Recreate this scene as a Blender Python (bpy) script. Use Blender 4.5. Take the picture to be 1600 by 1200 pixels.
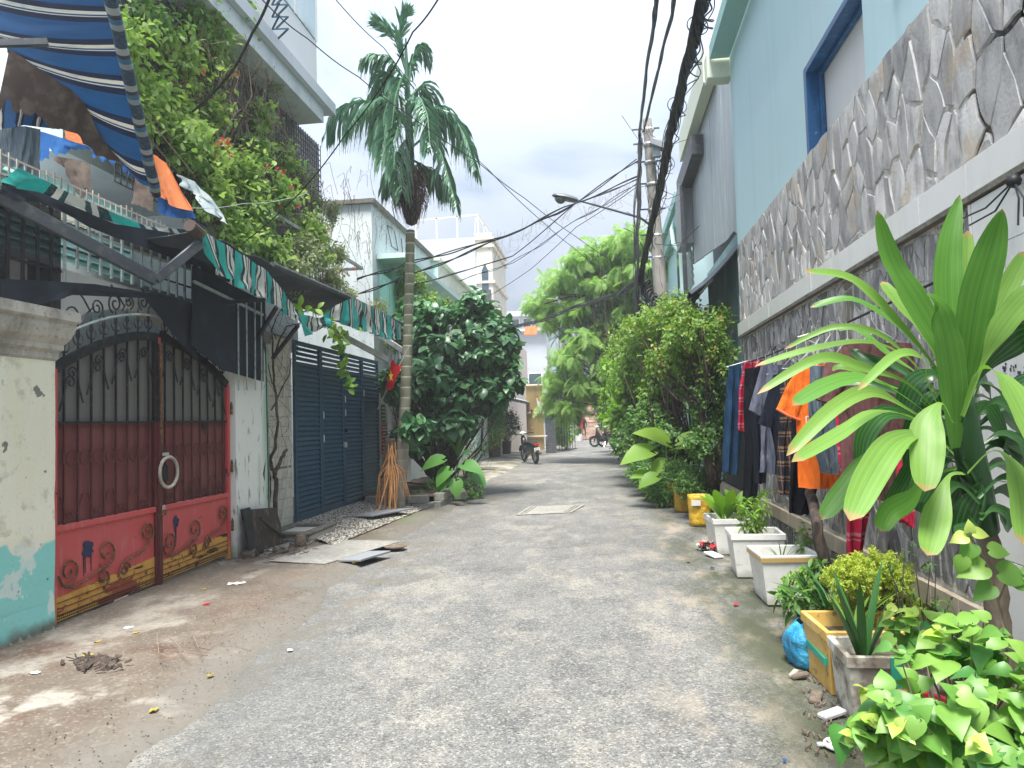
import bpy, bmesh, math, random
import numpy as np
from mathutils import Vector, Matrix, noise as mnoise

for o in list(bpy.data.objects):
    bpy.data.objects.remove(o)
sc = bpy.context.scene
COL = sc.collection
rad = math.radians

# ------------------------------------------------------------------ camera
FPX = 1150.0
EYE = Vector((0, 0, 1.6))
_yaw = math.atan(140 / FPX)
_pit = math.atan(59 / FPX)
_rol = rad(1.7)
fwd = Vector((-math.sin(_yaw) * math.cos(_pit), math.cos(_yaw) * math.cos(_pit), math.sin(_pit)))
_r0 = Vector((math.cos(_yaw), math.sin(_yaw), 0))
_u0 = _r0.cross(fwd)
RT = _r0 * math.cos(_rol) - _u0 * math.sin(_rol)
UP = _u0 * math.cos(_rol) + _r0 * math.sin(_rol)
cam_data = bpy.data.cameras.new('camera')
cam_data.sensor_width = 36
cam_data.lens = FPX / 1600 * 36
cam_data.clip_start = 0.05
cam_data.clip_end = 2000
cam = bpy.data.objects.new('camera', cam_data)
COL.objects.link(cam)
m3 = Matrix((RT, UP, -fwd)).transposed()
cam.matrix_world = Matrix.Translation(EYE) @ m3.to_4x4()
sc.camera = cam

# ------------------------------------------------------------------ light
SUN_DIR = Vector((-0.04, -0.36, 0.90)).normalized()
elev = math.asin(SUN_DIR.z)
azim = math.atan2(SUN_DIR.x, SUN_DIR.y)
world = bpy.data.worlds.new('World')
sc.world = world
world.use_nodes = True
wt = world.node_tree
wt.nodes.clear()
def wn(t, **k):
    n = wt.nodes.new(t)
    for a, b in k.items(): setattr(n, a, b)
    return n
out = wn('ShaderNodeOutputWorld'); bg = wn('ShaderNodeBackground')
sky = wn('ShaderNodeTexSky', sky_type='NISHITA', sun_disc=False)
sky.sun_elevation = elev; sky.sun_rotation = azim
tc = wn('ShaderNodeTexCoord'); sep = wn('ShaderNodeSeparateXYZ')
wt.links.new(tc.outputs['Generated'], sep.inputs[0])
za = wn('ShaderNodeMath', operation='ABSOLUTE'); wt.links.new(sep.outputs['Z'], za.inputs[0])
zb = wn('ShaderNodeMath', operation='ADD'); wt.links.new(za.outputs[0], zb.inputs[0]); zb.inputs[1].default_value = 0.28
dx = wn('ShaderNodeMath', operation='DIVIDE'); wt.links.new(sep.outputs['X'], dx.inputs[0]); wt.links.new(zb.outputs[0], dx.inputs[1])
dy = wn('ShaderNodeMath', operation='DIVIDE'); wt.links.new(sep.outputs['Y'], dy.inputs[0]); wt.links.new(zb.outputs[0], dy.inputs[1])
cb = wn('ShaderNodeCombineXYZ'); wt.links.new(dx.outputs[0], cb.inputs[0]); wt.links.new(dy.outputs[0], cb.inputs[1])
n1 = wn('ShaderNodeTexNoise'); n1.inputs['Scale'].default_value = 1.5; n1.inputs['Detail'].default_value = 7; n1.inputs['Roughness'].default_value = .52; n1.inputs['Distortion'].default_value = .35
wt.links.new(cb.outputs[0], n1.inputs['Vector'])
rp = wn('ShaderNodeValToRGB')
e = rp.color_ramp.elements
e[0].position = .36; e[0].color = (1.35, 1.6, 2.0, 1)
e[1].position = .70; e[1].color = (2.75, 2.85, 3.1, 1)
q = e.new(.47); q.color = (2.05, 2.3, 2.68, 1)
q = e.new(.58); q.color = (2.3, 2.46, 2.8, 1)
wt.links.new(n1.outputs['Fac'], rp.inputs[0])
mx = wn('ShaderNodeMixRGB'); mx.inputs[0].default_value = .93
wt.links.new(sky.outputs[0], mx.inputs[1]); wt.links.new(rp.outputs[0], mx.inputs[2])
# overcast sky: luminance rises from the horizon to the zenith as (1 + 2 sin) / 3
ga = wn('ShaderNodeMath', operation='MULTIPLY_ADD'); wt.links.new(za.outputs[0], ga.inputs[0]); ga.inputs[1].default_value = 2.3; ga.inputs[2].default_value = .50
gm = wn('ShaderNodeVectorMath', operation='SCALE'); wt.links.new(mx.outputs[0], gm.inputs[0]); wt.links.new(ga.outputs[0], gm.inputs['Scale'])
wt.links.new(gm.outputs[0], bg.inputs['Color'])
bg.inputs['Strength'].default_value = 0.10
wt.links.new(bg.outputs[0], out.inputs[0])
sl = bpy.data.lights.new('sun', 'SUN'); sl.energy = 3.0; sl.angle = rad(22); sl.color = (1, .955, .89)
sun = bpy.data.objects.new('sun', sl); COL.objects.link(sun)
sun.rotation_euler = (-SUN_DIR).to_track_quat('-Z', 'Y').to_euler()
sun.location = (0, 0, 30)
sc.view_settings.view_transform = 'Standard'
sc.view_settings.look = 'None'
sc.view_settings.gamma = 1
sc.view_settings.exposure = 1.70
sc.view_settings.use_curve_mapping = False
try:
    sc.cycles.max_bounces = 8; sc.cycles.transparent_max_bounces = 24; sc.cycles.diffuse_bounces = 4
except Exception: pass

# ------------------------------------------------------------------ surveying helpers: meet a line of sight with a known plane
def _ray(px, py): return fwd * FPX + RT * (px - 800) - UP * (py - 600)
def GR(px, py, z=0.0):
    d = _ray(px, py); return EYE + d * ((z - EYE.z) / d.z)
def PX(px, py, x):
    d = _ray(px, py); return EYE + d * (x / d.x)
def PY(px, py, y):
    d = _ray(px, py); return EYE + d * (y / d.y)

# ------------------------------------------------------------------ materials
MATS = {}
def M(name, base, layers=(), rough=.8, bump=None, metal=0.0, spec=.4, rand=0.0, coord='pos', transl=0.0, alpha=1.0, sheen=0, coat=0, disp=None):
    m = bpy.data.materials.new(name); m.use_nodes = True
    t = m.node_tree; N = t.nodes; L = t.links
    bs = N['Principled BSDF']; outp = N['Material Output']
    if coord == 'pos':
        g = N.new('ShaderNodeNewGeometry'); co = g.outputs['Position']
    elif coord == 'uv':
        g = N.new('ShaderNodeTexCoord'); co = g.outputs['UV']
    else:
        g = N.new('ShaderNodeTexCoord'); co = g.outputs['Object']
    def mapping(s):
        mp = N.new('ShaderNodeMapping'); L.new(co, mp.inputs[0])
        if isinstance(s, (int, float)): s = (s, s, s)
        mp.inputs['Scale'].default_value = s
        return mp.outputs[0]
    def rgb(c):
        n = N.new('ShaderNodeRGB'); n.outputs[0].default_value = (c[0], c[1], c[2], 1); return n.outputs[0]
    cur = rgb(base)
    for l in layers:
        kind = l.get('type', 'noise')
        if kind == 'ramp':      # banded colours along one axis
            sp = N.new('ShaderNodeSeparateXYZ'); L.new(mapping(l.get('s', 1)), sp.inputs[0])
            src = sp.outputs[l.get('axis', 'X')]
            if l.get('wob'):
                nz = N.new('ShaderNodeTexNoise'); nz.inputs['Scale'].default_value = l.get('wobs', 2); L.new(co, nz.inputs['Vector'])
                ma = N.new('ShaderNodeMath'); ma.operation = 'MULTIPLY_ADD'; L.new(nz.outputs['Fac'], ma.inputs[0]); ma.inputs[1].default_value = l['wob']; L.new(src, ma.inputs[2]); src = ma.outputs[0]
            fr = N.new('ShaderNodeMath'); fr.operation = 'FRACT'; L.new(src, fr.inputs[0])
            r = N.new('ShaderNodeValToRGB'); r.color_ramp.interpolation = l.get('interp', 'CONSTANT')
            els = l['stops']
            r.color_ramp.elements[0].position = els[0][0]; r.color_ramp.elements[0].color = (*els[0][1], 1)
            r.color_ramp.elements[1].position = els[1][0]; r.color_ramp.elements[1].color = (*els[1][1], 1)
            for p_, c_ in els[2:]:
                x = r.color_ramp.elements.new(p_); x.color = (*c_, 1)
            L.new(fr.outputs[0], r.inputs[0])
            mixn = N.new('ShaderNodeMixRGB'); mixn.inputs[0].default_value = l.get('amt', 1)
            L.new(cur, mixn.inputs[1]); L.new(r.outputs[0], mixn.inputs[2]); cur = mixn.outputs[0]
            continue
        if kind == 'uvaxis':
            tcn = N.new('ShaderNodeTexCoord'); sp = N.new('ShaderNodeSeparateXYZ'); L.new(tcn.outputs['UV'], sp.inputs[0]); f = sp.outputs['X']
            nz = N.new('ShaderNodeTexNoise'); nz.inputs['Detail'].default_value = 8; nz.inputs['Roughness'].default_value = .7; nz.inputs['Scale'].default_value = 1; L.new(mapping(l.get('wobs', 3)), nz.inputs['Vector'])
            ma = N.new('ShaderNodeMath'); ma.operation = 'MULTIPLY_ADD'; L.new(nz.outputs['Fac'], ma.inputs[0]); ma.inputs[1].default_value = l['wob']; L.new(f, ma.inputs[2]); f = ma.outputs[0]
        if kind == 'noise':
            tx = N.new('ShaderNodeTexNoise'); tx.inputs['Scale'].default_value = 1
            tx.inputs['Detail'].default_value = l.get('detail', 5); tx.inputs['Roughness'].default_value = l.get('r', .6)
            tx.inputs['Distortion'].default_value = l.get('dist', 0)
            L.new(mapping(l.get('s', 1)), tx.inputs['Vector']); f = tx.outputs['Fac']
        elif kind == 'voronoi':
            tx = N.new('ShaderNodeTexVoronoi'); tx.inputs['Scale'].default_value = 1
            tx.feature = l.get('feature', 'F1')
            L.new(mapping(l.get('s', 1)), tx.inputs['Vector']); f = tx.outputs['Distance']
        elif kind == 'cell':
            tx = N.new('ShaderNodeTexVoronoi'); tx.inputs['Scale'].default_value = 1
            L.new(mapping(l.get('s', 1)), tx.inputs['Vector'])
            sp = N.new('ShaderNodeSeparateColor'); L.new(tx.outputs['Color'], sp.inputs[0]); f = sp.outputs[0]
        elif kind == 'wave':
            tx = N.new('ShaderNodeTexWave'); tx.inputs['Scale'].default_value = 1; tx.inputs['Distortion'].default_value = l.get('dist', 0)
            tx.bands_direction = l.get('dir', 'X'); tx.inputs['Detail'].default_value = l.get('detail', 2)
            L.new(mapping(l.get('s', 1)), tx.inputs['Vector']); f = tx.outputs['Fac']
        elif kind == 'axis':
            sp = N.new('ShaderNodeSeparateXYZ'); L.new(co, sp.inputs[0]); f = sp.outputs[l.get('axis', 'Z')]
            if l.get('wob'):
                nz = N.new('ShaderNodeTexNoise'); nz.inputs['Detail'].default_value = 6; nz.inputs['Scale'].default_value = 1; L.new(mapping(l.get('wobs', 3)), nz.inputs['Vector'])
                ma = N.new('ShaderNodeMath'); ma.operation = 'MULTIPLY_ADD'; L.new(nz.outputs['Fac'], ma.inputs[0]); ma.inputs[1].default_value = l['wob']; L.new(f, ma.inputs[2]); f = ma.outputs[0]
        elif kind == 'rand':
            oi = N.new('ShaderNodeObjectInfo'); gi = N.new('ShaderNodeNewGeometry')
            ad = N.new('ShaderNodeMath'); L.new(oi.outputs['Random'], ad.inputs[0]); L.new(gi.outputs['Random Per Island'], ad.inputs[1])
            fr = N.new('ShaderNodeMath'); fr.operation = 'FRACT'; L.new(ad.outputs[0], fr.inputs[0]); f = fr.outputs[0]
        mr = N.new('ShaderNodeMapRange'); L.new(f, mr.inputs[0])
        mr.inputs[1].default_value = l['lo']; mr.inputs[2].default_value = l['hi']
        mr.inputs[3].default_value = 0; mr.inputs[4].default_value = l.get('amt', 1)
        f = mr.outputs[0]
        if 'axm' in l:          # mask by position along an axis (a, b)
            ax, a, b = l['axm']
            sp = N.new('ShaderNodeSeparateXYZ'); L.new(co, sp.inputs[0])
            m2 = N.new('ShaderNodeMapRange'); L.new(sp.outputs[ax], m2.inputs[0]); m2.inputs[1].default_value = a; m2.inputs[2].default_value = b
            mm = N.new('ShaderNodeMath'); mm.operation = 'MULTIPLY'; L.new(f, mm.inputs[0]); L.new(m2.outputs[0], mm.inputs[1]); f = mm.outputs[0]
        mixn = N.new('ShaderNodeMixRGB'); L.new(f, mixn.inputs[0]); L.new(cur, mixn.inputs[1])
        mixn.inputs[2].default_value = (*l['c'], 1)
        if l.get('mode'): mixn.blend_type = l['mode']
        cur = mixn.outputs[0]
    if rand:
        oi = N.new('ShaderNodeObjectInfo'); gi = N.new('ShaderNodeNewGeometry')
        ad = N.new('ShaderNodeMath'); L.new(oi.outputs['Random'], ad.inputs[0]); L.new(gi.outputs['Random Per Island'], ad.inputs[1])
        fr = N.new('ShaderNodeMath'); fr.operation = 'FRACT'; L.new(ad.outputs[0], fr.inputs[0])
        mr = N.new('ShaderNodeMapRange'); L.new(fr.outputs[0], mr.inputs[0]); mr.inputs[3].default_value = 1 - rand; mr.inputs[4].default_value = 1 + rand
        hs = N.new('ShaderNodeHueSaturation'); L.new(mr.outputs[0], hs.inputs['Value']); L.new(cur, hs.inputs['Color']); cur = hs.outputs[0]
    L.new(cur, bs.inputs['Base Color'])
    bs.inputs['Roughness'].default_value = rough
    bs.inputs['Metallic'].default_value = metal
    bs.inputs['Specular IOR Level'].default_value = spec
    if coat: bs.inputs['Coat Weight'].default_value = coat
    if bump:
        prev = None
        bl = bump if isinstance(bump, list) else [bump]
        for b in bl:        # (scale, strength, kind)
            if len(b) > 2 and b[2] == 'voronoi':
                tx = N.new('ShaderNodeTexVoronoi'); tx.inputs['Scale'].default_value = 1; o_ = tx.outputs['Distance']
            elif len(b) > 2 and b[2] == 'waveX':
                tx = N.new('ShaderNodeTexWave'); tx.inputs['Scale'].default_value = 1; tx.bands_direction = 'X'; o_ = tx.outputs['Fac']
            elif len(b) > 2 and b[2] == 'waveY':
                tx = N.new('ShaderNodeTexWave'); tx.inputs['Scale'].default_value = 1; tx.bands_direction = 'Y'; o_ = tx.outputs['Fac']
            else:
                tx = N.new('ShaderNodeTexNoise'); tx.inputs['Scale'].default_value = 1; tx.inputs['Detail'].default_value = 6; o_ = tx.outputs['Fac']
            L.new(mapping(b[0]), tx.inputs['Vector'])
            bn = N.new('ShaderNodeBump'); bn.inputs['Strength'].default_value = b[1]; bn.inputs['Distance'].default_value = b[3] if len(b) > 3 else .02
            L.new(o_, bn.inputs['Height'])
            if prev: L.new(prev, bn.inputs['Normal'])
            prev = bn.outputs[0]
        L.new(prev, bs.inputs['Normal'])
    sh = bs.outputs[0]
    if transl:
        tr = N.new('ShaderNodeBsdfTranslucent'); L.new(cur, tr.inputs['Color'])
        hs = N.new('ShaderNodeHueSaturation'); hs.inputs['Saturation'].default_value = 1.15; hs.inputs['Value'].default_value = 1.5; L.new(cur, hs.inputs['Color']); L.new(hs.outputs[0], tr.inputs['Color'])
        ms = N.new('ShaderNodeMixShader'); ms.inputs[0].default_value = transl; L.new(sh, ms.inputs[1]); L.new(tr.outputs[0], ms.inputs[2]); sh = ms.outputs[0]
    if alpha < 1:
        tp = N.new('ShaderNodeBsdfTransparent')
        ms = N.new('ShaderNodeMixShader'); ms.inputs[0].default_value = 1 - alpha; L.new(sh, ms.inputs[1]); L.new(tp.outputs[0], ms.inputs[2]); sh = ms.outputs[0]
    L.new(sh, outp.inputs['Surface'])
    MATS[name] = m
    return m

# ------------------------------------------------------------------ mesh builder
class MB:
    def __init__(s): s.v = []; s.f = []; s.uv = None; s.fuv = []
    def add(s, vs, fs):
        n = len(s.v); s.v += [tuple(v) for v in vs]; s.f += [tuple(i + n for i in f) for f in fs]; return s
    def box(s, x0, x1, y0, y1, z0, z1):
        vs = [(x, y, z) for z in (z0, z1) for y in (y0, y1) for x in (x0, x1)]
        return s.add(vs, [(0, 2, 3, 1), (4, 5, 7, 6), (0, 1, 5, 4), (2, 6, 7, 3), (0, 4, 6, 2), (1, 3, 7, 5)])
    def obox(s, c, a, b, d):
        c, a, b, d = Vector(c), Vector(a), Vector(b), Vector(d)
        vs = [c + a * i + b * j + d * k for k in (-1, 1) for j in (-1, 1) for i in (-1, 1)]
        return s.add(vs, [(0, 2, 3, 1), (4, 5, 7, 6), (0, 1, 5, 4), (2, 6, 7, 3), (0, 4, 6, 2), (1, 3, 7, 5)])
    def bar(s, p0, p1, w, h, up=(0, 0, 1)):
        p0, p1 = Vector(p0), Vector(p1); d = p1 - p0; L_ = d.length
        if L_ < 1e-6: return s
        d /= L_; u = Vector(up)
        if abs(d.dot(u)) > .98: u = Vector((0, 1, 0))
        x = d.cross(u).normalized(); z = x.cross(d)
        return s.obox((p0 + p1) / 2, x * w / 2, d * L_ / 2, z * h / 2)
    def tube(s, pts, r, n=6, cap=True, closed=False):
        pts = [Vector(p) for p in pts]; k = len(pts)
        if isinstance(r, (int, float)): r = [r] * k
        tang = []
        for i in range(k):
            if closed: d = pts[(i + 1) % k] - pts[i - 1]
            else: d = pts[min(i + 1, k - 1)] - pts[max(i - 1, 0)]
            tang.append(d.normalized() if d.length > 1e-9 else Vector((0, 0, 1)))
        u = tang[0].orthogonal().normalized(); base = len(s.v)
        for i in range(k):
            u = (u - tang[i] * u.dot(tang[i]))
            u = u.normalized() if u.length > 1e-6 else tang[i].orthogonal().normalized()
            w = tang[i].cross(u)
            for j in range(n):
                a = 2 * math.pi * j / n
                s.v.append(tuple(pts[i] + (u * math.cos(a) + w * math.sin(a)) * r[i]))
        for i in range(k if closed else k - 1):
            i2 = (i + 1) % k
            for j in range(n):
                j2 = (j + 1) % n
                s.f.append((base + i * n + j, base + i * n + j2, base + i2 * n + j2, base + i2 * n + j))
        if cap and not closed:
            s.f.append(tuple(base + j for j in reversed(range(n))))
            s.f.append(tuple(base + (k - 1) * n + j for j in range(n)))
        return s
    def lathe(s, prof, c, n=16, sx=1, sy=1, rot=0):
        base = len(s.v); c = Vector(c)
        for r_, z in prof:
            for j in range(n):
                a = 2 * math.pi * j / n + rot
                s.v.append((c.x + r_ * math.cos(a) * sx, c.y + r_ * math.sin(a) * sy, c.z + z))
        for i in range(len(prof) - 1):
            for j in range(n):
                j2 = (j + 1) % n
                s.f.append((base + i * n + j, base + i * n + j2, base + (i + 1) * n + j2, base + (i + 1) * n + j))
        return s
    def prism(s, poly, n, th):      # poly: list of 3D points in a plane, extruded by n*th
        n = Vector(n); k = len(poly); P = [Vector(p) for p in poly]
        vs = P + [p + n * th for p in P]
        fs = [tuple(range(k - 1, -1, -1)), tuple(range(k, 2 * k))]
        for i in range(k):
            j = (i + 1) % k; fs.append((i, j, k + j, k + i))
        return s.add(vs, fs)
    def sheet(s, fn, nu, nv, uvfn=None, thick=0):
        base = len(s.v)
        for i in range(nu + 1):
            for j in range(nv + 1):
                s.v.append(tuple(fn(i / nu, j / nv)))
        for i in range(nu):
            for j in range(nv):
                a = base + i * (nv + 1) + j
                s.f.append((a, a + nv + 1, a + nv + 2, a + 1))
        if s.uv is None: s.uv = {}
        for i in range(nu + 1):
            for j in range(nv + 1):
                s.uv[base + i * (nv + 1) + j] = (i / nu, j / nv) if uvfn is None else uvfn(i / nu, j / nv)
        return s
    def build(s, name, mat, parent=None, smooth=False, solid=0, bevel=0, weld=False):
        off = Vector((0, 0, 0))
        if parent is not None:
            off = Vector(parent['_o']) if '_o' in parent else Vector((0, 0, 0))
        me = bpy.data.meshes.new(name)
        if off.length: vv = [(v[0] - off.x, v[1] - off.y, v[2] - off.z) for v in s.v]
        else: vv = s.v
        me.from_pydata(vv, [], s.f)
        if s.uv:
            ul = me.uv_layers.new(name='UVMap')
            for lp in me.loops: ul.data[lp.index].uv = s.uv.get(lp.vertex_index, (0, 0))
        o = bpy.data.objects.new(name, me)
        COL.objects.link(o)
        if mat: me.materials.append(mat if not isinstance(mat, str) else MATS[mat])
        if parent is not None:
            o.parent = parent; o['_o'] = tuple(off)
        if weld:
            b = bmesh.new(); b.from_mesh(me); bmesh.ops.remove_doubles(b, verts=b.verts, dist=1e-4); b.to_mesh(me); b.free()
        if smooth:
            me.shade_smooth()
            try: me.set_sharp_from_angle(angle=rad(50))
            except Exception: pass
        if solid:
            md = o.modifiers.new('solid', 'SOLIDIFY'); md.thickness = solid; md.offset = 0
        if bevel:
            md = o.modifiers.new('bevel', 'BEVEL'); md.width = bevel; md.segments = 1; md.limit_method = 'ANGLE'
        return o
LABELS = []
def tag(o, label, cat, group=None, kind=None):
    if label: o['label'] = label
    if cat: o['category'] = cat
    if group: o['group'] = group
    if kind: o['kind'] = kind
    return o
def thing(name, label, cat, loc, group=None):
    o = bpy.data.objects.new(name, None); COL.objects.link(o)
    o.empty_display_size = .1
    o.location = loc; o['_o'] = tuple(loc)
    return tag(o, label, cat, group)
def struct(mb, name, mat, **k):
    o = mb.build(name, mat, **k); o['kind'] = 'structure'; return o
def piece(name, me, parent, loc, rot=(0, 0, 0), scale=(1, 1, 1)):
    """an object on shared mesh data; loc in world space, parent root not rotated"""
    o = bpy.data.objects.new(name, me); COL.objects.link(o)
    off = Vector(parent['_o']); o.parent = parent; o['_o'] = tuple(off)
    o.location = Vector(loc) - off; o.rotation_euler = rot; o.scale = scale
    return o
def mesh_of(mb, name, mat):
    me = bpy.data.meshes.new(name); me.from_pydata(mb.v, [], mb.f); me.materials.append(MATS[mat] if isinstance(mat, str) else mat)
    if mb.uv:
        ul = me.uv_layers.new(name='UVMap')
        for lp in me.loops: ul.data[lp.index].uv = mb.uv.get(lp.vertex_index, (0, 0))
    return me

# ------------------------------------------------------------------ foliage helpers
def leaf_template(prof, fold=.12, droop=.25, wave=0):
    """prof: (t, halfwidth) along unit length; x across, y along, z normal"""
    V = []; F = []
    for t, w in prof:
        z = -droop * t * t; y = t * (1 - .25 * droop * t)
        V += [(-w, y, z + fold * w * 2 + wave * math.sin(t * 20)), (0, y, z), (w, y, z + fold * w * 2 - wave * math.sin(t * 20))]
    for i in range(len(prof) - 1):
        a = i * 3
        F += [(a, a + 1, a + 4, a + 3), (a + 1, a + 2, a + 5, a + 4)]
    return np.array(V, dtype=np.float64), F
T_OVAL = leaf_template([(0, .02), (.25, .2), (.55, .25), (.82, .14), (1, .005)])
T_THIN = leaf_template([(0, .01), (.3, .08), (.65, .08), (1, .003)], droop=.35)
T_TINY = (np.array([(0, 0, 0), (-.22, .5, .05), (0, 1, -.1), (.22, .5, .05)], dtype=np.float64), [(0, 3, 2, 1)])
T_HEART = leaf_template([(-.08, .12), (-.04, .26), (.06, .37), (.2, .43), (.38, .41), (.56, .32), (.74, .19), (.88, .08), (1, .004)], fold=.10, droop=.35)
T_BROAD = leaf_template([(0, .02), (.15, .18), (.4, .3), (.65, .28), (.87, .13), (1, .004)], fold=.16, droop=.35)
T_HEART[0][1] = (0, .04, 0); T_HEART[0][4] = (0, .06, 0)

def _norm(a): return a / np.maximum(np.linalg.norm(a, axis=1, keepdims=True), 1e-9)
def frames(d, n):
    d = _norm(d); x = _norm(np.cross(d, n)); n = np.cross(x, d); return x, d, n
def leaf_mesh(name, tmpl, pos, d, n, size, mat, wscale=1.0):
    V, F = tmpl; N_ = len(pos)
    x, d, n = frames(d, n)
    size = np.asarray(size).reshape(-1, 1, 1)
    verts = (pos[:, None, :] + size * (V[None, :, 0:1] * wscale * x[:, None, :] + V[None, :, 1:2] * d[:, None, :] + V[None, :, 2:3] * n[:, None, :])).reshape(-1, 3)
    nv = len(V)
    fl = np.array([len(f) for f in F]); li = np.concatenate([np.array(f) for f in F])
    loops = (li[None, :] + (np.arange(N_) * nv)[:, None]).reshape(-1)
    tot = np.tile(fl, N_); st = np.concatenate([[0], np.cumsum(tot)[:-1]])
    me = bpy.data.meshes.new(name)
    me.vertices.add(len(verts)); me.vertices.foreach_set('co', verts.astype(np.float32).ravel())
    me.loops.add(len(loops)); me.loops.foreach_set('vertex_index', loops.astype(np.int32))
    me.polygons.add(len(tot)); me.polygons.foreach_set('loop_start', st.astype(np.int32))
    me.update(calc_edges=True); me.shade_smooth()
    me.materials.append(MATS[mat] if isinstance(mat, str) else mat)
    return me
def put_mesh(name, me, parent=None):
    o = bpy.data.objects.new(name, me); COL.objects.link(o)
    if parent is not None:
        off = Vector(parent['_o']); me.transform(Matrix.Translation(-off)); o.parent = parent; o['_o'] = tuple(off)
    return o
def one_leaf_mesh(name, tmpl, mat):
    V, F = tmpl
    me = bpy.data.meshes.new(name); me.from_pydata([tuple(v) for v in V], [], F)
    me.materials.append(MATS[mat]); me.shade_smooth(); return me
def leaf_objs(name, me, parent, pos, d, n, size):
    x, d, n = frames(d, n)
    off = np.array(parent['_o'])
    for i in range(len(pos)):
        o = bpy.data.objects.new(name, me); COL.objects.link(o); o.parent = parent
        s = float(size[i])
        m = Matrix(((x[i][0] * s, d[i][0] * s, n[i][0] * s, pos[i][0] - off[0]), (x[i][1] * s, d[i][1] * s, n[i][1] * s, pos[i][1] - off[1]), (x[i][2] * s, d[i][2] * s, n[i][2] * s, pos[i][2] - off[2]), (0, 0, 0, 1)))
        o.matrix_local = m
def blob_tips(rg, blobs, n, lo=.55, zup=.0):
    """tips inside ellipsoids [(centre, radii, weight)] biased to the shell, and outward axes"""
    w = np.array([b[2] for b in blobs], float); w /= w.sum()
    idx = rg.choice(len(blobs), n, p=w)
    u = _norm(rg.normal(size=(n, 3)))
    r = lo + (1 - lo) * rg.random((n, 1)) ** .6
    C = np.array([tuple(b[0]) for b in blobs], float)[idx]; R_ = np.array([b[1] for b in blobs], float)[idx]
    p = C + u * r * R_
    ax = _norm(_norm(u * R_) + np.array([0, 0, zup]) + rg.normal(size=(n, 3)) * .35)
    return p, ax
def rosettes(rg, tips, axes, k, twig, size, spread=1.0, droop=.3, jit=.3, upn=.6):
    """k leaves spiralling along each twig ending at the tip"""
    n = len(tips)
    P = np.repeat(tips, k, 0); A = np.repeat(axes, k, 0)
    t = np.tile(np.arange(k) / k, n)[:, None]
    ang = (np.tile(np.arange(k) * 2.4, n) + np.repeat(rg.random(n) * 6.28, k))
    ref = np.cross(A, np.array([[.13, .2, 1.]])); X_ = _norm(ref); Y_ = np.cross(A, X_)
    rd = X_ * np.cos(ang)[:, None] + Y_ * np.sin(ang)[:, None]
    pos = P - A * twig * t + rg.normal(size=P.shape) * twig * .06
    d = rd * spread + A * (1 - t * .8) * .8 + rg.normal(size=P.shape) * jit - np.array([0, 0, droop])
    nn = A * .5 + np.array([0, 0, upn]) + rg.normal(size=P.shape) * .3
    s = size * (.65 + .5 * rg.random(len(P))) * (.75 + .35 * t[:, 0])
    return pos, d, nn, s
def twigs(mb, rg, tips, axes, hub, r0=.012, every=4, trunkpts=None):
    for i in range(0, len(tips), every):
        a = Vector(tips[i]); h = Vector(hub if trunkpts is None else min(trunkpts, key=lambda q: (Vector(q) - a).length))
        mid = (a + h) / 2 + Vector(tuple(rg.normal(size=3) * .08 * (a - h).length)) - Vector((0, 0, .05 * (a - h).length))
        mb.tube([h, mid, a], [r0, r0 * .6, r0 * .25], n=4, cap=False)
def trunk_mb(pts, radii, n=8, seed=0):
    rr = random.Random(seed); mb = MB(); P = []; R_ = []
    for i in range(len(pts) - 1):
        a, b = Vector(pts[i]), Vector(pts[i + 1])
        for k in range(4):
            t = k / 4; P.append(a.lerp(b, t) + Vector((rr.uniform(-1, 1), rr.uniform(-1, 1), 0)) * radii[i] * .18); R_.append((radii[i] * (1 - t) + radii[i + 1] * t) * rr.uniform(.93, 1.07))
    P.append(Vector(pts[-1])); R_.append(radii[-1])
    return mb.tube(P, R_, n=n)
def spiral(c, ax, ay, r0, turns, start, n=22, shrink=.22):
    """curl points: spiral in the plane ax, ay"""
    c = Vector(c); ax = Vector(ax); ay = Vector(ay); out_ = []
    for i in range(n + 1):
        t = i / n; a = start + turns * 2 * math.pi * t; r = r0 * (1 - t * (1 - shrink))
        out_.append(c + ax * math.cos(a) * r + ay * math.sin(a) * r)
    return out_
def fbm(x, y, z=0, o=3):
    return mnoise.fractal(Vector((x, y, z)), 1.0, 2.0, o)
# ------------------------------------------------------------------ palette
N_ = dict
M('asphalt', (.135, .137, .133), [
    N_(s=.55, lo=.42, hi=.66, c=(.20, .20, .19), amt=.8, detail=8, r=.65),
    N_(s=(1.6, .9, 1), lo=.52, hi=.64, c=(.31, .295, .255), amt=.65, detail=9, r=.7),
    N_(s=7, lo=.5, hi=.70, c=(.27, .26, .235), amt=.55, detail=8, r=.75),
    N_(s=(.9, .5, 1), lo=.52, hi=.60, c=(.31, .29, .245), amt=.6, detail=10, r=.72), N_(s=(2.2, 1.4, 1), lo=.52, hi=.60, c=(.085, .088, .085), amt=.6, detail=10, r=.75),
    N_(type='cell', s=85, lo=.6, hi=1, c=(.40, .395, .37), amt=.6),
    N_(type='cell', s=110, lo=.4, hi=0, c=(.035, .036, .034), amt=.7),
    N_(s=22, lo=.5, hi=.66, c=(.06, .06, .055), amt=.55, detail=8, r=.8),
    N_(s=(2.5, 1.3, 1), lo=.50, hi=.6, c=(.40, .34, .26), amt=.6, axm=('X', .1, .8)),
    N_(s=(1.3, .6, 1), lo=.40, hi=.56, c=(.055, .062, .032), amt=.95, axm=('X', .5, 1.05), detail=9, r=.7),
    N_(s=2.3, lo=.48, hi=.6, c=(.15, .13, .10), amt=.7, axm=('X', -1.7, -2.4), detail=9),
    N_(s=(.25, .09, 1), lo=.5, hi=.62, c=(.10, .105, .10), amt=.5),

], rough=.9, bump=[(85, .75, 'voronoi', .007), (14, .6, 'noise', .015)])
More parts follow.
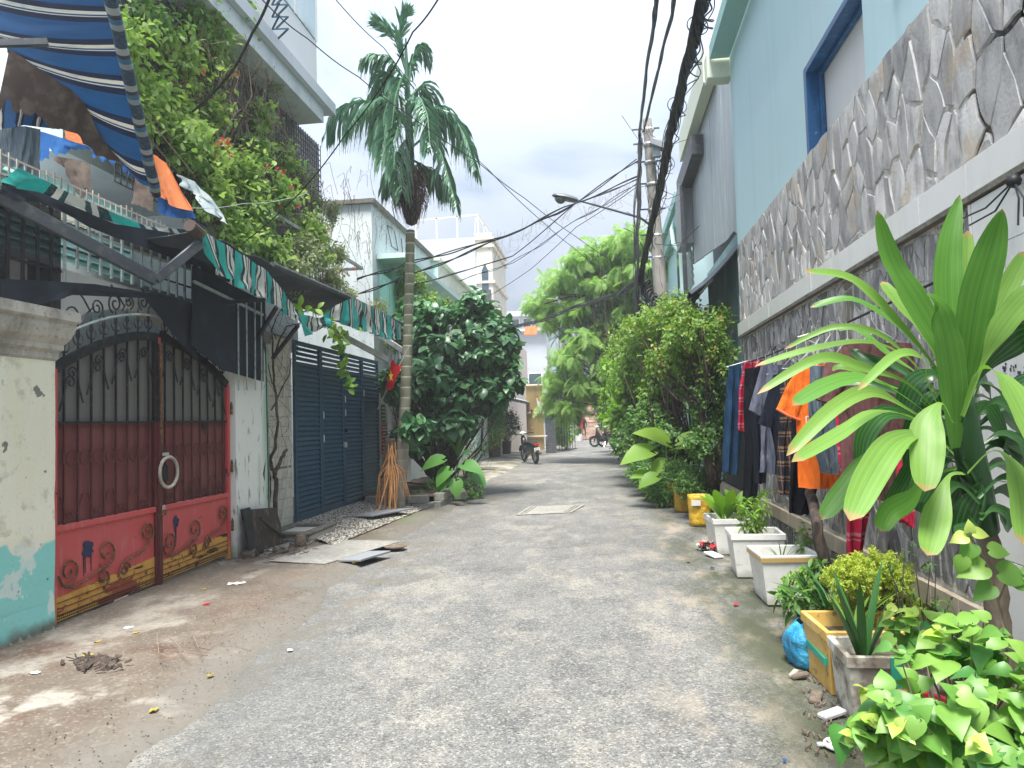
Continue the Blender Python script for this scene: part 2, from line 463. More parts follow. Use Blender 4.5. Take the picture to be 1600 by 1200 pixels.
M('apron', (.115, .09, .068), [
    N_(s=.8, lo=.42, hi=.6, c=(.185, .155, .12), amt=.9, detail=8),
    N_(s=(1.1, .6, 1), lo=.53, hi=.60, c=(.33, .31, .265), amt=.6, detail=9, r=.65),
    N_(s=1.3, lo=.52, hi=.63, c=(.095, .048, .032), amt=.85, detail=8, r=.7, axm=('Y', 7.2, 5.2)),
    N_(s=.9, lo=.5, hi=.6, c=(.10, .085, .07), amt=.7, detail=9, r=.75),
    N_(s=1.6, lo=.56, hi=.62, c=(.42, .40, .35), amt=.7, detail=7, r=.6, axm=('Y', 5.2, 3.8)),
    N_(s=28, lo=.5, hi=.75, c=(.06, .05, .04), amt=.6, detail=8),
    N_(type='cell', s=70, lo=.8, hi=1, c=(.33, .30, .26), amt=.4),
    N_(s=1.1, lo=.45, hi=.6, c=(.13, .15, .08), amt=.8, axm=('Y', 9.5, 11.5)),
    N_(s=.6, lo=.45, hi=.55, c=(.36, .34, .29), amt=.9, axm=('Y', 14, 18)),
    N_(type='uvaxis', wob=.5, wobs=2.6, lo=1.02, hi=1.16, c=(.15, .14, .12), amt=.85), N_(type='uvaxis', wob=.3, wobs=5, lo=1.08, hi=1.12, c=(.10, .10, .085), amt=.2),
], rough=.85, bump=[(30, .5, 'noise', .012), (4, .35, 'noise', .03)])
M('soil', (.06, .045, .033), [N_(s=20, lo=.45, hi=.7, c=(.14, .11, .08))], rough=1, bump=(40, 1, 'noise', .02))
M('concrete', (.26, .25, .225), [N_(s=2, lo=.45, hi=.65, c=(.2, .2, .18), amt=.8), N_(s=14, lo=.5, hi=.7, c=(.42, .41, .37), amt=.6)], rough=.9, bump=(40, .4, 'noise', .01))
M('dark_concrete', (.16, .15, .13), [N_(s=4, lo=.45, hi=.65, c=(.08, .08, .06), amt=.8), N_(s=14, lo=.5, hi=.7, c=(.25, .24, .2), amt=.6)], rough=.9, bump=(30, .5, 'noise', .02))
M('cream_plaster', (.80, .77, .58), [
    N_(s=(3, 3, .6), lo=.45, hi=.7, c=(.84, .83, .72), amt=.8),
    N_(s=6, lo=.56, hi=.66, c=(.42, .41, .30), amt=.5),
    N_(type='axis', axis='Z', wob=.55, wobs=3.2, lo=1.03, hi=1.0, c=(.26, .64, .60), amt=1),
    N_(s=3.2, lo=.56, hi=.59, c=(.66, .74, .70), amt=.8, axm=('Z', .95, .75)),
    N_(s=(7, 7, 5), lo=.66, hi=.69, c=(.25, .45, .44), amt=.6),
    N_(s=5, lo=.645, hi=.66, c=(.06, .07, .07), amt=.8),
    N_(type='axis', axis='Z', wob=.35, wobs=4, lo=.34, hi=.24, c=(.16, .16, .12), amt=.9),
    N_(s=30, lo=.6, hi=.75, c=(.3, .3, .24), amt=.5),
], rough=.85, bump=[(9, .3, 'noise', .012), (60, .2, 'noise', .004)])
M('cap_stone', (.48, .46, .40), [N_(s=(5, 5, 2), lo=.45, hi=.65, c=(.28, .26, .22)), N_(s=30, lo=.55, hi=.7, c=(.12, .11, .09), amt=.6)], rough=.9, bump=(50, .3, 'noise', .005))
M('white_green_plaster', (.78, .79, .73), [
    N_(type='axis', axis='Y', wob=.5, wobs=(2, 2, .5), lo=9.45, hi=9.65, c=(.14, .34, .24), amt=.85),
    N_(s=(9, 9, 1.2), lo=.48, hi=.56, c=(.55, .58, .46), amt=.75, axm=('Y', 9.3, 9.6)),
    N_(s=(5, 5, 1), lo=.56, hi=.66, c=(.4, .46, .38), amt=.5),
    N_(s=(14, 14, 3), lo=.6, hi=.64, c=(.1, .13, .1), amt=.7),
    N_(type='axis', axis='Z', wob=.4, wobs=5, lo=.55, hi=.3, c=(.2, .22, .16), amt=.8),
], rough=.85, bump=(12, .5, 'noise', .02))
M('pale_tile', (.60, .57, .50), [N_(s=8, lo=.45, hi=.65, c=(.5, .46, .38), amt=.6), N_(s=3, lo=.55, hi=.65, c=(.34, .32, .26), amt=.5)], rough=.6, bump=(30, .2, 'noise', .005), rand=.09)
M('grout', (.30, .28, .25), [N_(s=10, lo=.4, hi=.7, c=(.18, .17, .14))], rough=.95, bump=(60, .5, 'noise', .01))
M('mortar', (.66, .64, .58), [N_(s=9, lo=.42, hi=.62, c=(.45, .43, .39), amt=.8), N_(s=3, lo=.58, hi=.66, c=(.16, .155, .14), amt=.5)], rough=.95, bump=[(22, 1, 'noise', .04), (90, .5, 'noise', .01)])
M('slate', (.42, .415, .405), [
    N_(type='rand', lo=.0, hi=1, c=(.60, .59, .565), amt=.8),
    N_(s=(9, 9, 3), lo=.45, hi=.65, c=(.20, .20, .21), amt=.75, detail=8),
    N_(s=(18, 18, 5), lo=.52, hi=.68, c=(.48, .47, .45), amt=.6, detail=8),
    N_(s=2.2, lo=.57, hi=.66, c=(.44, .35, .25), amt=.6),
    N_(s=40, lo=.55, hi=.7, c=(.6, .58, .54), amt=.35),
], rough=.75, bump=[((10, 10, 3), .8, 'noise', .016), (45, .6, 'noise', .006)], rand=.2)
M('slate_dark', (.19, .19, .195), [
    N_(type='rand', lo=.2, hi=1, c=(.38, .38, .375), amt=.75),
    N_(s=(9, 9, 3), lo=.45, hi=.65, c=(.07, .07, .08), amt=.6, detail=8),
    N_(s=(14, 14, 4), lo=.52, hi=.62, c=(.58, .57, .53), amt=.75, detail=9),
    N_(s=1.7, lo=.6, hi=.7, c=(.26, .2, .13), amt=.5),
], rough=.7, bump=[((10, 10, 3), .9, 'noise', .03), (45, .6, 'noise', .01)], rand=.2)
M('white_wall', (.68, .68, .65), [N_(s=(4, 4, .8), lo=.5, hi=.7, c=(.52, .52, .48), amt=.5), N_(s=12, lo=.62, hi=.7, c=(.4, .39, .35), amt=.4)], rough=.6, bump=(20, .1, 'noise', .004))
M('white_tile', (.72, .72, .69), [N_(s=(5, 5, 1.2), lo=.5, hi=.7, c=(.58, .57, .53), amt=.5), N_(s=20, lo=.66, hi=.7, c=(.2, .2, .2), amt=.4)], rough=.35, rand=.03, spec=.5)
M('beige_tile', (.45, .38, .29), [N_(s=(12, 6, 12), lo=.4, hi=.65, c=(.55, .49, .40), amt=.7), N_(s=5, lo=.55, hi=.7, c=(.28, .23, .17), amt=.6)], rough=.5, rand=.12)
M('blue_wall', (.50, .69, .73), [N_(s=(3, 3, .22), lo=.55, hi=.7, c=(.36, .54, .58), amt=.45), N_(s=.7, lo=.5, hi=.7, c=(.52, .70, .74), amt=.5), N_(s=(1, 1, .3), lo=.4, hi=.7, c=(.48, .69, .75), amt=.6), N_(s=(6, 6, .5), lo=.6, hi=.75, c=(.38, .58, .64), amt=.4), N_(s=40, lo=.68, hi=.72, c=(.25, .4, .45), amt=.3)], rough=.7, bump=(3, .05, 'noise', .01))
M('white_panel', (.72, .73, .72), [N_(s=(4, 4, 1), lo=.5, hi=.7, c=(.64, .65, .64), amt=.5)], rough=.6)
M('blue_frame', (.012, .085, .22), [N_(s=(9, 9, 2), lo=.5, hi=.7, c=(.03, .2, .42), amt=.6), N_(s=25, lo=.64, hi=.7, c=(.4, .45, .46), amt=.5)], rough=.4)
M('glass_dark', (.05, .09, .11), rough=.08, spec=.8)
M('window_glass', (.42, .55, .58), [N_(s=(2, 2, .6), lo=.4, hi=.7, c=(.62, .70, .70))], rough=.1, spec=.8)
M('pale_grey_wall', (.55, .60, .62), [N_(s=(2, 2, .5), lo=.5, hi=.7, c=(.42, .46, .48), amt=.6)], rough=.8)
M('pale_teal_wall', (.52, .70, .66), [N_(s=(2, 2, .5), lo=.45, hi=.65, c=(.60, .74, .72), amt=.8), N_(s=(6, 6, 1), lo=.58, hi=.7, c=(.38, .46, .45), amt=.6)], rough=.85, bump=(9, .2, 'noise', .01))
M('teal_wall', (.30, .62, .55), [N_(s=3, lo=.5, hi=.65, c=(.42, .66, .60), amt=.6)], rough=.8)
M('white_weathered', (.60, .66, .66), [N_(s=(3, 3, .5), lo=.48, hi=.68, c=(.44, .50, .51), amt=.8), N_(s=12, lo=.6, hi=.68, c=(.25, .27, .27), amt=.6)], rough=.9, bump=(8, .2, 'noise', .01))
M('peach_wall', (.62, .52, .45), [N_(s=2, lo=.45, hi=.65, c=(.64, .54, .46), amt=.7)], rough=.85)
M('cream_wall', (.66, .64, .56), [N_(s=3, lo=.5, hi=.65, c=(.54, .50, .40), amt=.7)], rough=.8)
M('far_white', (.48, .51, .54), [N_(s=1, lo=.5, hi=.7, c=(.42, .45, .48), amt=.7)], rough=.8)
M('orange_brick', (.52, .24, .13), [N_(s=4, lo=.45, hi=.65, c=(.6, .34, .22), amt=.7)], rough=.85)
M('brick', (.45, .24, .17), [N_(s=6, lo=.4, hi=.6, c=(.62, .5, .42), amt=.8)], rough=.9, rand=.25)
M('red_paint', (.56, .075, .075), [
    N_(s=(5, 5, 1.2), lo=.42, hi=.66, c=(.52, .10, .10), amt=.7),
    N_(s=(14, 14, 3), lo=.56, hi=.70, c=(.55, .24, .22), amt=.5),
    N_(s=9, lo=.66, hi=.70, c=(.05, .02, .015), amt=.9),
    N_(type='axis', axis='Z', wob=.22, wobs=7, lo=.40, hi=.33, c=(.55, .26, .05), amt=.8),
], rough=.45, bump=(40, .2, 'noise', .004))
M('rust_orange', (.66, .36, .08), [
    N_(s=6, lo=.45, hi=.6, c=(.55, .26, .05), amt=.8), N_(s=12, lo=.60, hi=.65, c=(.05, .025, .015), amt=.95, detail=9),
    N_(s=(2, 1.2, 3), lo=.60, hi=.62, c=(.30, .045, .035), amt=.9),
    N_(s=(1.2, 1.2, 9), lo=.62, hi=.64, c=(.02, .015, .015), amt=.95),
], rough=.7, bump=(40, .4, 'noise', .006))
M('rust_iron', (.13, .06, .03), [N_(s=25, lo=.45, hi=.65, c=(.30, .14, .05), amt=.9), N_(s=40, lo=.5, hi=.6, c=(.04, .02, .015), amt=.8)], rough=.7)
M('black_iron', (.013, .015, .019), [N_(s=14, lo=.5, hi=.7, c=(.05, .045, .045), amt=.8)], rough=.5)
M('dark_red_iron', (.10, .018, .02), [N_(s=14, lo=.5, hi=.7, c=(.05, .012, .012), amt=.8)], rough=.55)
M('mesh_red', (.20, .055, .052), [N_(s=(3, 3, 1), lo=.45, hi=.7, c=(.27, .10, .09), amt=.8), N_(s=(2.0, 1.1, .9), lo=.54, hi=.64, c=(.015, .012, .012), amt=.9, axm=('Y', 7.3, 7.6)),
    N_(type='wave', dir='Z', s=(0, 0, 60), lo=.7, hi=1, c=(.06, .015, .015), amt=.5)], rough=.6, bump=[((0, 130, 130), .4, 'voronoi', .004)], alpha=.93)
M('mesh_grey', (.26, .25, .24), [N_(type='wave', dir='Z', s=(0, 0, 14), lo=.4, hi=.9, c=(.38, .37, .35), amt=.7), N_(s=3, lo=.5, hi=.65, c=(.12, .12, .11), amt=.7)], rough=.8, alpha=.7)
M('mesh_dark', (.19, .18, .16), [N_(type='wave', dir='Z', s=(0, 0, 26), lo=.4, hi=.9, c=(.27, .26, .23), amt=.7), N_(type='wave', dir='Y', s=(0, 26, 0), lo=.6, hi=.9, c=(.05, .05, .05), amt=.6)], rough=.7, alpha=.80)
M('mesh_black', (.014, .016, .02), rough=.7, alpha=.75)
M('black_cloth', (.014, .019, .028), [N_(s=3, lo=.5, hi=.7, c=(.03, .045, .06), amt=.6)], rough=.9)
M('dark_sheet', (.045, .06, .075), [N_(s=(4, 4, 1), lo=.5, hi=.7, c=(.07, .085, .09), amt=.7), N_(s=12, lo=.62, hi=.68, c=(.13, .12, .1), amt=.5)], rough=.7, bump=(6, .2, 'noise', .02))
M('steel_bar', (.42, .50, .50), [N_(s=12, lo=.5, hi=.65, c=(.2, .16, .12), amt=.7)], rough=.5, metal=.3)
M('alu', (.62, .63, .62), [N_(s=(6, 6, 6), lo=.5, hi=.7, c=(.36, .36, .35), amt=.7)], rough=.45, metal=.4)
M('arm_metal', (.075, .085, .095), [N_(s=9, lo=.5, hi=.7, c=(.18, .17, .16), amt=.7)], rough=.5, metal=.3)
M('blue_gate', (.022, .075, .13), [N_(s=(4, 4, 9), lo=.45, hi=.7, c=(.04, .11, .17), amt=.75), N_(s=22, lo=.66, hi=.7, c=(.3, .34, .35), amt=.5), N_(type='axis', axis='Z', wob=.5, wobs=3, lo=.75, hi=.2, c=(.07, .10, .115), amt=.5)], rough=.42, spec=.5)
M('teal_louvre', (.34, .62, .60), [N_(s=(4, 4, 2), lo=.5, hi=.7, c=(.46, .68, .66), amt=.7)], rough=.6)
M('pebble', (.22, .20, .165), [N_(type='rand', lo=0, hi=1, c=(.46, .43, .37), amt=1)], rough=.8, rand=.3)
M('pebble_bed', (.10, .095, .08), rough=1)
M('paper_white', (.72, .71, .67), rough=.8)
M('paper_red', (.50, .03, .05), rough=.8)
M('print_red', (.60, .07, .10), rough=.7)
M('print_ink', (.02, .03, .08), rough=.7)
M('flag_red', (.62, .012, .02), [N_(s=6, lo=.5, hi=.7, c=(.45, .01, .02), amt=.6)], rough=.7, transl=.2)
M('flag_yellow', (.85, .62, .03), rough=.7)
GRN = (.02, .30, .26)
M('awning_green', GRN, [N_(type='ramp', axis='X', s=(1, 1, 1), stops=[(0, (.02, .33, .28)), (.34, (.01, .035, .04)), (.42, (.56, .54, .47)), (.50, (.02, .07, .07)), (.56, (.50, .50, .44)), (.74, (.02, .06, .06)), (.80, (.56, .54, .47)), (.87, (.01, .035, .04))]),
    N_(s=(14, 5, 1), lo=.5, hi=.7, c=(.35, .42, .38), amt=.22)], coord='uv', rough=.8, transl=.25)
M('awning_blue', (.01, .09, .30), [N_(type='ramp', axis='X', s=(1, 1, 1), stops=[(0, (.018, .075, .19)), (.40, (.010, .016, .04)), (.56, (.56, .54, .45)), (.66, (.010, .05, .15)), (.70, (.5, .49, .42)), (.73, (.010, .016, .04)), (.88, (.018, .075, .19))]),
    N_(s=(9, 4, 1), lo=.5, hi=.72, c=(.02, .05, .12), amt=.5)], coord='uv', rough=.75, transl=.15)
M('tube_blue', (.02, .06, .12), [N_(type='ramp', axis='X', s=(1, 1, 1), stops=[(0, (.02, .05, .09)), (.45, (.30, .33, .33)), (.62, (.02, .03, .05)), (.72, (.03, .12, .22)), (.85, (.22, .26, .27))]), N_(s=(30, 6, 1), lo=.5, hi=.7, c=(.25, .25, .23), amt=.4)], coord='uv', rough=.6)
M('rag_brown', (.08, .06, .052), [N_(s=5, lo=.45, hi=.65, c=(.20, .16, .13), amt=.8)], rough=.9, transl=.1)
M('rag_orange', (.78, .24, .09), [N_(s=8, lo=.5, hi=.7, c=(.8, .42, .28), amt=.6)], rough=.8, transl=.3)
M('rag_blue', (.015, .10, .32), [N_(s=9, lo=.5, hi=.7, c=(.05, .22, .45), amt=.6)], rough=.8, transl=.2)
M('rag_white', (.42, .52, .55), [N_(s=7, lo=.45, hi=.6, c=(.62, .66, .64), amt=.8), N_(s=12, lo=.6, hi=.65, c=(.04, .2, .25), amt=.7)], rough=.8, transl=.25)
M('bark', (.13, .10, .075), [N_(s=(20, 20, 5), lo=.45, hi=.65, c=(.22, .18, .14), amt=.8)], rough=.95, bump=((30, 30, 9), .8, 'noise', .02))
M('bark_dark', (.055, .042, .035), [N_(s=(20, 20, 5), lo=.5, hi=.65, c=(.15, .11, .085), amt=.8)], rough=.95, bump=((30, 30, 9), .8, 'noise', .02))
M('vine_stem', (.22, .17, .12), [N_(s=9, lo=.5, hi=.7, c=(.12, .09, .06), amt=.7)], rough=.95)
M('palm_trunk', (.24, .26, .19), [N_(type='ramp', axis='Z', s=(1, 1, 5.2), wob=.1, interp='LINEAR', stops=[(0, (.52, .50, .40)), (.06, (.13, .135, .085)), (.90, (.19, .20, .13)), (.97, (.52, .50, .40))]), N_(s=(8, 8, 3), lo=.5, hi=.7, c=(.36, .35, .29), amt=.6), N_(type='axis', axis='Z', wob=.5, wobs=2, lo=2.6, hi=1.2, c=(.36, .33, .29), amt=.7)], rough=.85, bump=((20, 20, 5), .3, 'noise', .01))
M('palm_fiber', (.035, .028, .028), [N_(s=(30, 30, 3), lo=.5, hi=.62, c=(.24, .17, .13), amt=.8)], rough=1)
M('dead_leaf', (.42, .20, .08), [N_(s=(20, 20, 4), lo=.45, hi=.65, c=(.55, .32, .14), amt=.8)], rough=.9, transl=.15, rand=.15)
def LEAF(name, a, b, rough=.5, tr=.28, extra=()):
    M(name, a, [N_(type='rand', lo=0, hi=1, c=b)] + list(extra), rough=rough, transl=tr, spec=.45)
LEAF('leaf_noni', (.045, .135, .06), (.11, .24, .10), rough=.32, tr=.18, extra=[N_(s=.8, lo=.52, hi=.66, c=(.10, .22, .06), amt=.5)])
LEAF('leaf_creeper', (.20, .34, .08), (.42, .54, .17), rough=.5, tr=.38, extra=[N_(s=1.2, lo=.5, hi=.62, c=(.09, .23, .07), amt=.6)])
LEAF('leaf_creeper_pale', (.24, .30, .15), (.38, .42, .22), rough=.6, tr=.3)
LEAF('leaf_bright', (.11, .26, .03), (.26, .42, .06), rough=.45, tr=.35)
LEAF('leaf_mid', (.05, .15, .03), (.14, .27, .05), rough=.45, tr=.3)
LEAF('leaf_yellowish', (.11, .24, .04), (.26, .38, .07), rough=.5, tr=.35, extra=[N_(type='rand', lo=.975, hi=.98, c=(.5, .24, .07), amt=.7)])
LEAF('leaf_dark', (.018, .055, .022), (.05, .12, .035), rough=.45, tr=.2)
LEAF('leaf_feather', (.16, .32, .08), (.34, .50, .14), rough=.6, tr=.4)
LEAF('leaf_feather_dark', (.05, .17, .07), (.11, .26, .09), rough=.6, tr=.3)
LEAF('leaf_palm', (.06, .16, .10), (.14, .27, .15), rough=.35, tr=.2)
LEAF('leaf_taro', (.05, .19, .04), (.12, .30, .06), rough=.4, tr=.3)
LEAF('leaf_heart', (.11, .27, .045), (.24, .42, .08), rough=.42, tr=.3, extra=[N_(s=9, lo=.5, hi=.7, c=(.10, .24, .035), amt=.5)])
LEAF('leaf_heart_young', (.36, .52, .09), (.50, .60, .16), rough=.4, tr=.35)
LEAF('leaf_fluffy', (.32, .44, .06), (.50, .56, .10), rough=.6, tr=.35)
M('leaf_corn', (.045, .16, .02), [N_(type='rand', lo=0, hi=1, c=(.085, .24, .03)), N_(type='ramp', axis='X', s=(1, 1, 1), interp='LINEAR', stops=[(0, (.10, .25, .035)), (.40, (.10, .25, .035)), (.455, (.10, .25, .035)), (.5, (.03, .11, .015)), (.545, (.10, .25, .035)), (.60, (.10, .25, .035))], amt=.45),
    N_(type='wave', dir='X', s=(1.7, .15, 0), dist=1.0, lo=.35, hi=.95, c=(.15, .30, .045), amt=.3), N_(type='axis', axis='Y', wob=.05, wobs=20, lo=.985, hi=1.0, c=(.30, .20, .09), amt=.9), N_(s=(5, 9, 1), lo=.68, hi=.71, c=(.28, .30, .08), amt=.6),
    N_(type='wave', dir='X', s=(4.5, .3, 0), dist=1.5, lo=.5, hi=1, c=(.045, .14, .025), amt=.4)], coord='uv', rough=.46, transl=.25, spec=.4)
M('leaf_corn_pale', (.085, .22, .035), [N_(type='rand', lo=0, hi=1, c=(.14, .29, .05)), N_(type='ramp', axis='X', s=(1, 1, 1), interp='LINEAR', stops=[(0, (.20, .36, .07)), (.40, (.20, .36, .07)), (.455, (.20, .36, .07)), (.5, (.07, .19, .03)), (.545, (.20, .36, .07)), (.60, (.20, .36, .07))], amt=.45),
    N_(type='wave', dir='X', s=(1.7, .15, 0), dist=1.0, lo=.35, hi=.95, c=(.24, .37, .09), amt=.35), N_(type='axis', axis='Y', wob=.08, wobs=14, lo=.97, hi=.99, c=(.36, .24, .11), amt=.9), N_(s=(5, 9, 1), lo=.66, hi=.70, c=(.40, .40, .12), amt=.6),
    N_(type='wave', dir='X', s=(4.5, .3, 0), dist=1.5, lo=.5, hi=1, c=(.15, .28, .05), amt=.4)], coord='uv', rough=.46, transl=.3, spec=.4)
M('leaf_corn_dark', (.012, .06, .018), [N_(type='rand', lo=0, hi=1, c=(.03, .11, .025)),
    N_(type='wave', dir='X', s=(1.7, .15, 0), dist=1.0, lo=.5, hi=.95, c=(.09, .22, .05), amt=.5)], coord='uv', rough=.3, transl=.15, spec=.5)
M('flower_red', (.62, .03, .06), [N_(type='rand', lo=0, hi=1, c=(.75, .25, .22))], rough=.6, transl=.3)
M('leaf_yellow', (.42, .33, .05), rough=.6, transl=.2)
M('foam', (.74, .74, .70), [N_(s=6, lo=.5, hi=.7, c=(.58, .57, .50), amt=.6), N_(s=20, lo=.6, hi=.7, c=(.4, .38, .32), amt=.5), N_(type='axis', axis='Z', wob=.15, wobs=8, lo=.16, hi=.06, c=(.28, .25, .19), amt=.7)], rough=.7, bump=(120, .15, 'voronoi', .003))
M('foam_dirty', (.52, .50, .43), [N_(s=5, lo=.45, hi=.58, c=(.20, .17, .13), amt=.9), N_(s=14, lo=.54, hi=.66, c=(.11, .09, .07), amt=.8), N_(s=3, lo=.55, hi=.6, c=(.66, .65, .6), amt=.7)], rough=.85, bump=(30, .3, 'noise', .006))
M('yellow_box', (.58, .36, .09), [N_(s=5, lo=.45, hi=.62, c=(.62, .44, .16), amt=.8), N_(s=14, lo=.58, hi=.66, c=(.2, .14, .07), amt=.8)], rough=.65, bump=(14, .3, 'noise', .01))
M('yellow_bag', (.62, .40, .03), [N_(s=8, lo=.45, hi=.62, c=(.50, .28, .03), amt=.7), N_(s=16, lo=.6, hi=.66, c=(.3, .2, .1), amt=.6)], rough=.45, bump=(14, .8, 'noise', .03))
M('green_tape', (.03, .30, .20), rough=.4)
M('brown_tape', (.42, .28, .10), rough=.4)
M('blue_bag', (.02, .22, .42), [N_(s=9, lo=.45, hi=.62, c=(.08, .42, .62), amt=.7)], rough=.35, bump=(22, .9, 'noise', .03))
M('black_plastic', (.02, .024, .026), [N_(s=9, lo=.5, hi=.7, c=(.07, .075, .075), amt=.6)], rough=.4)
M('grey_plastic', (.09, .10, .105), [N_(s=9, lo=.5, hi=.7, c=(.16, .16, .15), amt=.6)], rough=.5)
M('red_pot', (.52, .03, .04), [N_(s=6, lo=.5, hi=.7, c=(.4, .06, .06), amt=.6)], rough=.4)
M('brown_pot', (.10, .055, .045), rough=.6)
M('cable', (.012, .014, .018), [N_(s=8, lo=.55, hi=.7, c=(.05, .055, .06), amt=.6)], rough=.5)
M('pole_concrete', (.30, .285, .26), [N_(s=(6, 6, 2), lo=.45, hi=.65, c=(.42, .40, .36), amt=.7), N_(s=(9, 9, 1), lo=.55, hi=.7, c=(.15, .14, .13), amt=.6)], rough=.9, bump=(20, .3, 'noise', .01))
M('lamp_grey', (.10, .12, .13), rough=.45)
M('lamp_glass', (.12, .13, .13), rough=.15, spec=.8)
M('galv', (.36, .41, .43), [N_(s=(7, 7, 1.2), lo=.45, hi=.66, c=(.48, .52, .53), amt=.8), N_(s=(14, 14, 2), lo=.58, hi=.7, c=(.25, .24, .24), amt=.6)], rough=.5, metal=.25)
M('corrugated_blue', (.16, .27, .30), [N_(s=(7, 7, 1.2), lo=.45, hi=.66, c=(.26, .38, .40), amt=.8)], rough=.5, metal=.2, bump=((0, 0, 0), 0))
M('teal_roof', (.28, .50, .47), [N_(s=3, lo=.5, hi=.7, c=(.40, .60, .57), amt=.6)], rough=.6)
M('pale_fascia', (.66, .70, .56), [N_(s=(9, 9, 3), lo=.58, hi=.7, c=(.5, .5, .38), amt=.6)], rough=.6)
M('ac_grey', (.24, .26, .28), [N_(s=4, lo=.5, hi=.7, c=(.28, .3, .32), amt=.5)], rough=.5)
M('yellow_corrugated', (.52, .42, .22), [N_(s=(5, 5, 1), lo=.5, hi=.7, c=(.42, .33, .17), amt=.7)], rough=.6)
M('orange_awning', (.75, .17, .06), rough=.7)
M('white_cloth', (.75, .75, .73), rough=.9)
M('skin', (.45, .27, .18), rough=.6)
M('hair', (.02, .015, .012), rough=.7)
M('moto_black', (.012, .013, .015), rough=.3)
M('rubber', (.015, .015, .015), rough=.85)
M('chrome', (.5, .5, .5), rough=.25, metal=.9)
M('tail_red', (.45, .01, .01), rough=.2)
M('cream_rail', (.66, .60, .50), rough=.7)
# cloth
CB = [((11, 11, 2.4), 1.0, 'noise', .09), (60, .15, 'noise', .003)]
def CL(name, c, c2=None, layers=(), tr=.06): M(name, c, ([N_(s=(7, 7, 2), lo=.45, hi=.7, c=c2, amt=.6)] if c2 else []) + list(layers), rough=.95, bump=CB, transl=tr, spec=.15)
CL('cl_denim', (.012, .045, .10), (.03, .09, .17), [N_(s=(4, 4, 2), lo=.6, hi=.72, c=(.25, .38, .48), amt=.6)])
CL('cl_black', (.007, .009, .014), (.016, .018, .024))
CL('cl_navy', (.011, .015, .027), (.02, .026, .04))
CL('cl_grey', (.15, .165, .22), (.11, .12, .165))
CL('cl_orange', (.86, .19, .025), (.80, .15, .02), tr=.15)
CL('cl_maroon', (.13, .062, .06), (.10, .045, .045))
CL('cl_slate', (.10, .13, .16), (.17, .20, .22))
def plaid(name, base, c1, c2, s=9):
    st = [N_(type='ramp', axis='Z', s=(s, s, s), stops=[(0, base), (.42, c1), (.5, base), (.62, c1), (.78, base)], amt=.85),
          N_(type='ramp', axis='X', s=(s * 1.4, s, s), stops=[(0, base), (.40, c2), (.52, base), (.66, c2), (.70, base)], amt=.5)]
    CL(name, base, None, st)
plaid('cl_red_plaid', (.50, .02, .06), (.62, .40, .42), (.10, .03, .05), 6.5)
plaid('cl_dark_plaid', (.02, .022, .03), (.40, .24, .12), (.30, .16, .09), 7.5)

M('grit_dark', (.10, .09, .075), rough=1, rand=.5)
# ================================================================== ground, road, apron
R = random.Random(7)
g = MB(); g.box(-60, 60, -12, 160, -.6, -.03)
struct(g, 'ground', 'dark_concrete')
def road_left(y): return .08 + (-2.35 if y < 4 else -2.35 - (y - 4) * .125 if y < 8.5 else -2.92) + .10 * fbm(0, y * .9) + .05 * fbm(3, y * 3)
ys = [i * .25 - 8 for i in range(0, 280)] + [62, 64, 68, 72]
rd = MB(); nx = 40
for i, y in enumerate(ys):
    xl = -3.1 if y < 16 else -4.6
    for k in range(nx + 1):
        x = xl + (2.35 - xl) * k / nx
        rd.v.append((x, y, .012 * fbm(x * .35, y * .3) + .004 * fbm(x * 2, y * 2) - .012))
for i in range(len(ys) - 1):
    for k in range(nx):
        a = i * (nx + 1) + k; rd.f.append((a, a + 1, a + nx + 2, a + nx + 1))
struct(rd, 'road', 'asphalt', smooth=True)
def apron_z(x, y):
    xr = road_left(y); t = (x + 4.9) / (xr + 4.9); return (.035 + .02 * fbm(x * .8, y * .8, 5) + .055 * max(0, 1 - t) ** 2) if t < 1 else 0.0
ap = MB(); ny = [i * .12 - 6 for i in range(0, 200)]
na = 14
for y in ny:
    xr = road_left(y)
    for k in range(na + 1):
        t = k / na; x = -4.9 + (xr + 4.9) * t
        z = .035 + .02 * fbm(x * .8, y * .8, 5) + .055 * (1 - t) ** 2
        if k == na: z = -.028
        if k == na - 1: x = xr - .09 - .03 * fbm(7, y * 5); z = .006 + .010 * fbm(1, y * 4)
        ap.uv = ap.uv or {}; ap.uv[len(ap.v)] = (t, y); ap.v.append((x, y, z))
for i in range(len(ny) - 1):
    for k in range(na):
        a = i * (na + 1) + k; ap.f.append((a, a + 1, a + na + 2, a + na + 1))
struct(ap, 'pavement', 'apron', smooth=True)
# far side forecourts beyond the big shrub
fc = MB()
for (y0, y1, x0, x1, z) in ((17.7, 24, -6.5, -3.0, .02), (24, 33, -7.5, -3.1, .05), (33, 45, -7.5, -3.0, .035)):
    n = 10
    vs = []
    for i in range(n + 1):
        y = y0 + (y1 - y0) * i / n
        vs += [(x0, y, z + .15), (x1 - .5 + .12 * fbm(y, 2), y, z + .01), (x1 + .15 * fbm(y, 5), y, -.03)]
    b0 = len(fc.v); fc.v += vs
    for i in range(n):
        for k in range(2): a = b0 + i * 3 + k; fc.f.append((a, a + 1, a + 4, a + 3))
struct(fc, 'forecourt', 'apron')
# soil strip along the right wall
so = MB(); n = 90
for i in range(n + 1):
    y = 2 + i * .25; xe = 1.62 + .10 * fbm(9, y * 1.3) + .05 * fbm(4, y * 5)
    so.v += [(2.06, y, .05), (xe + .2, y, .025 + .02 * fbm(y * 3, 1)), (xe, y, -.02)]
for i in range(n):
    for k in range(2): a = i * 3 + k; so.f.append((a, a + 1, a + 4, a + 3))
struct(so, 'soil_strip', 'soil')

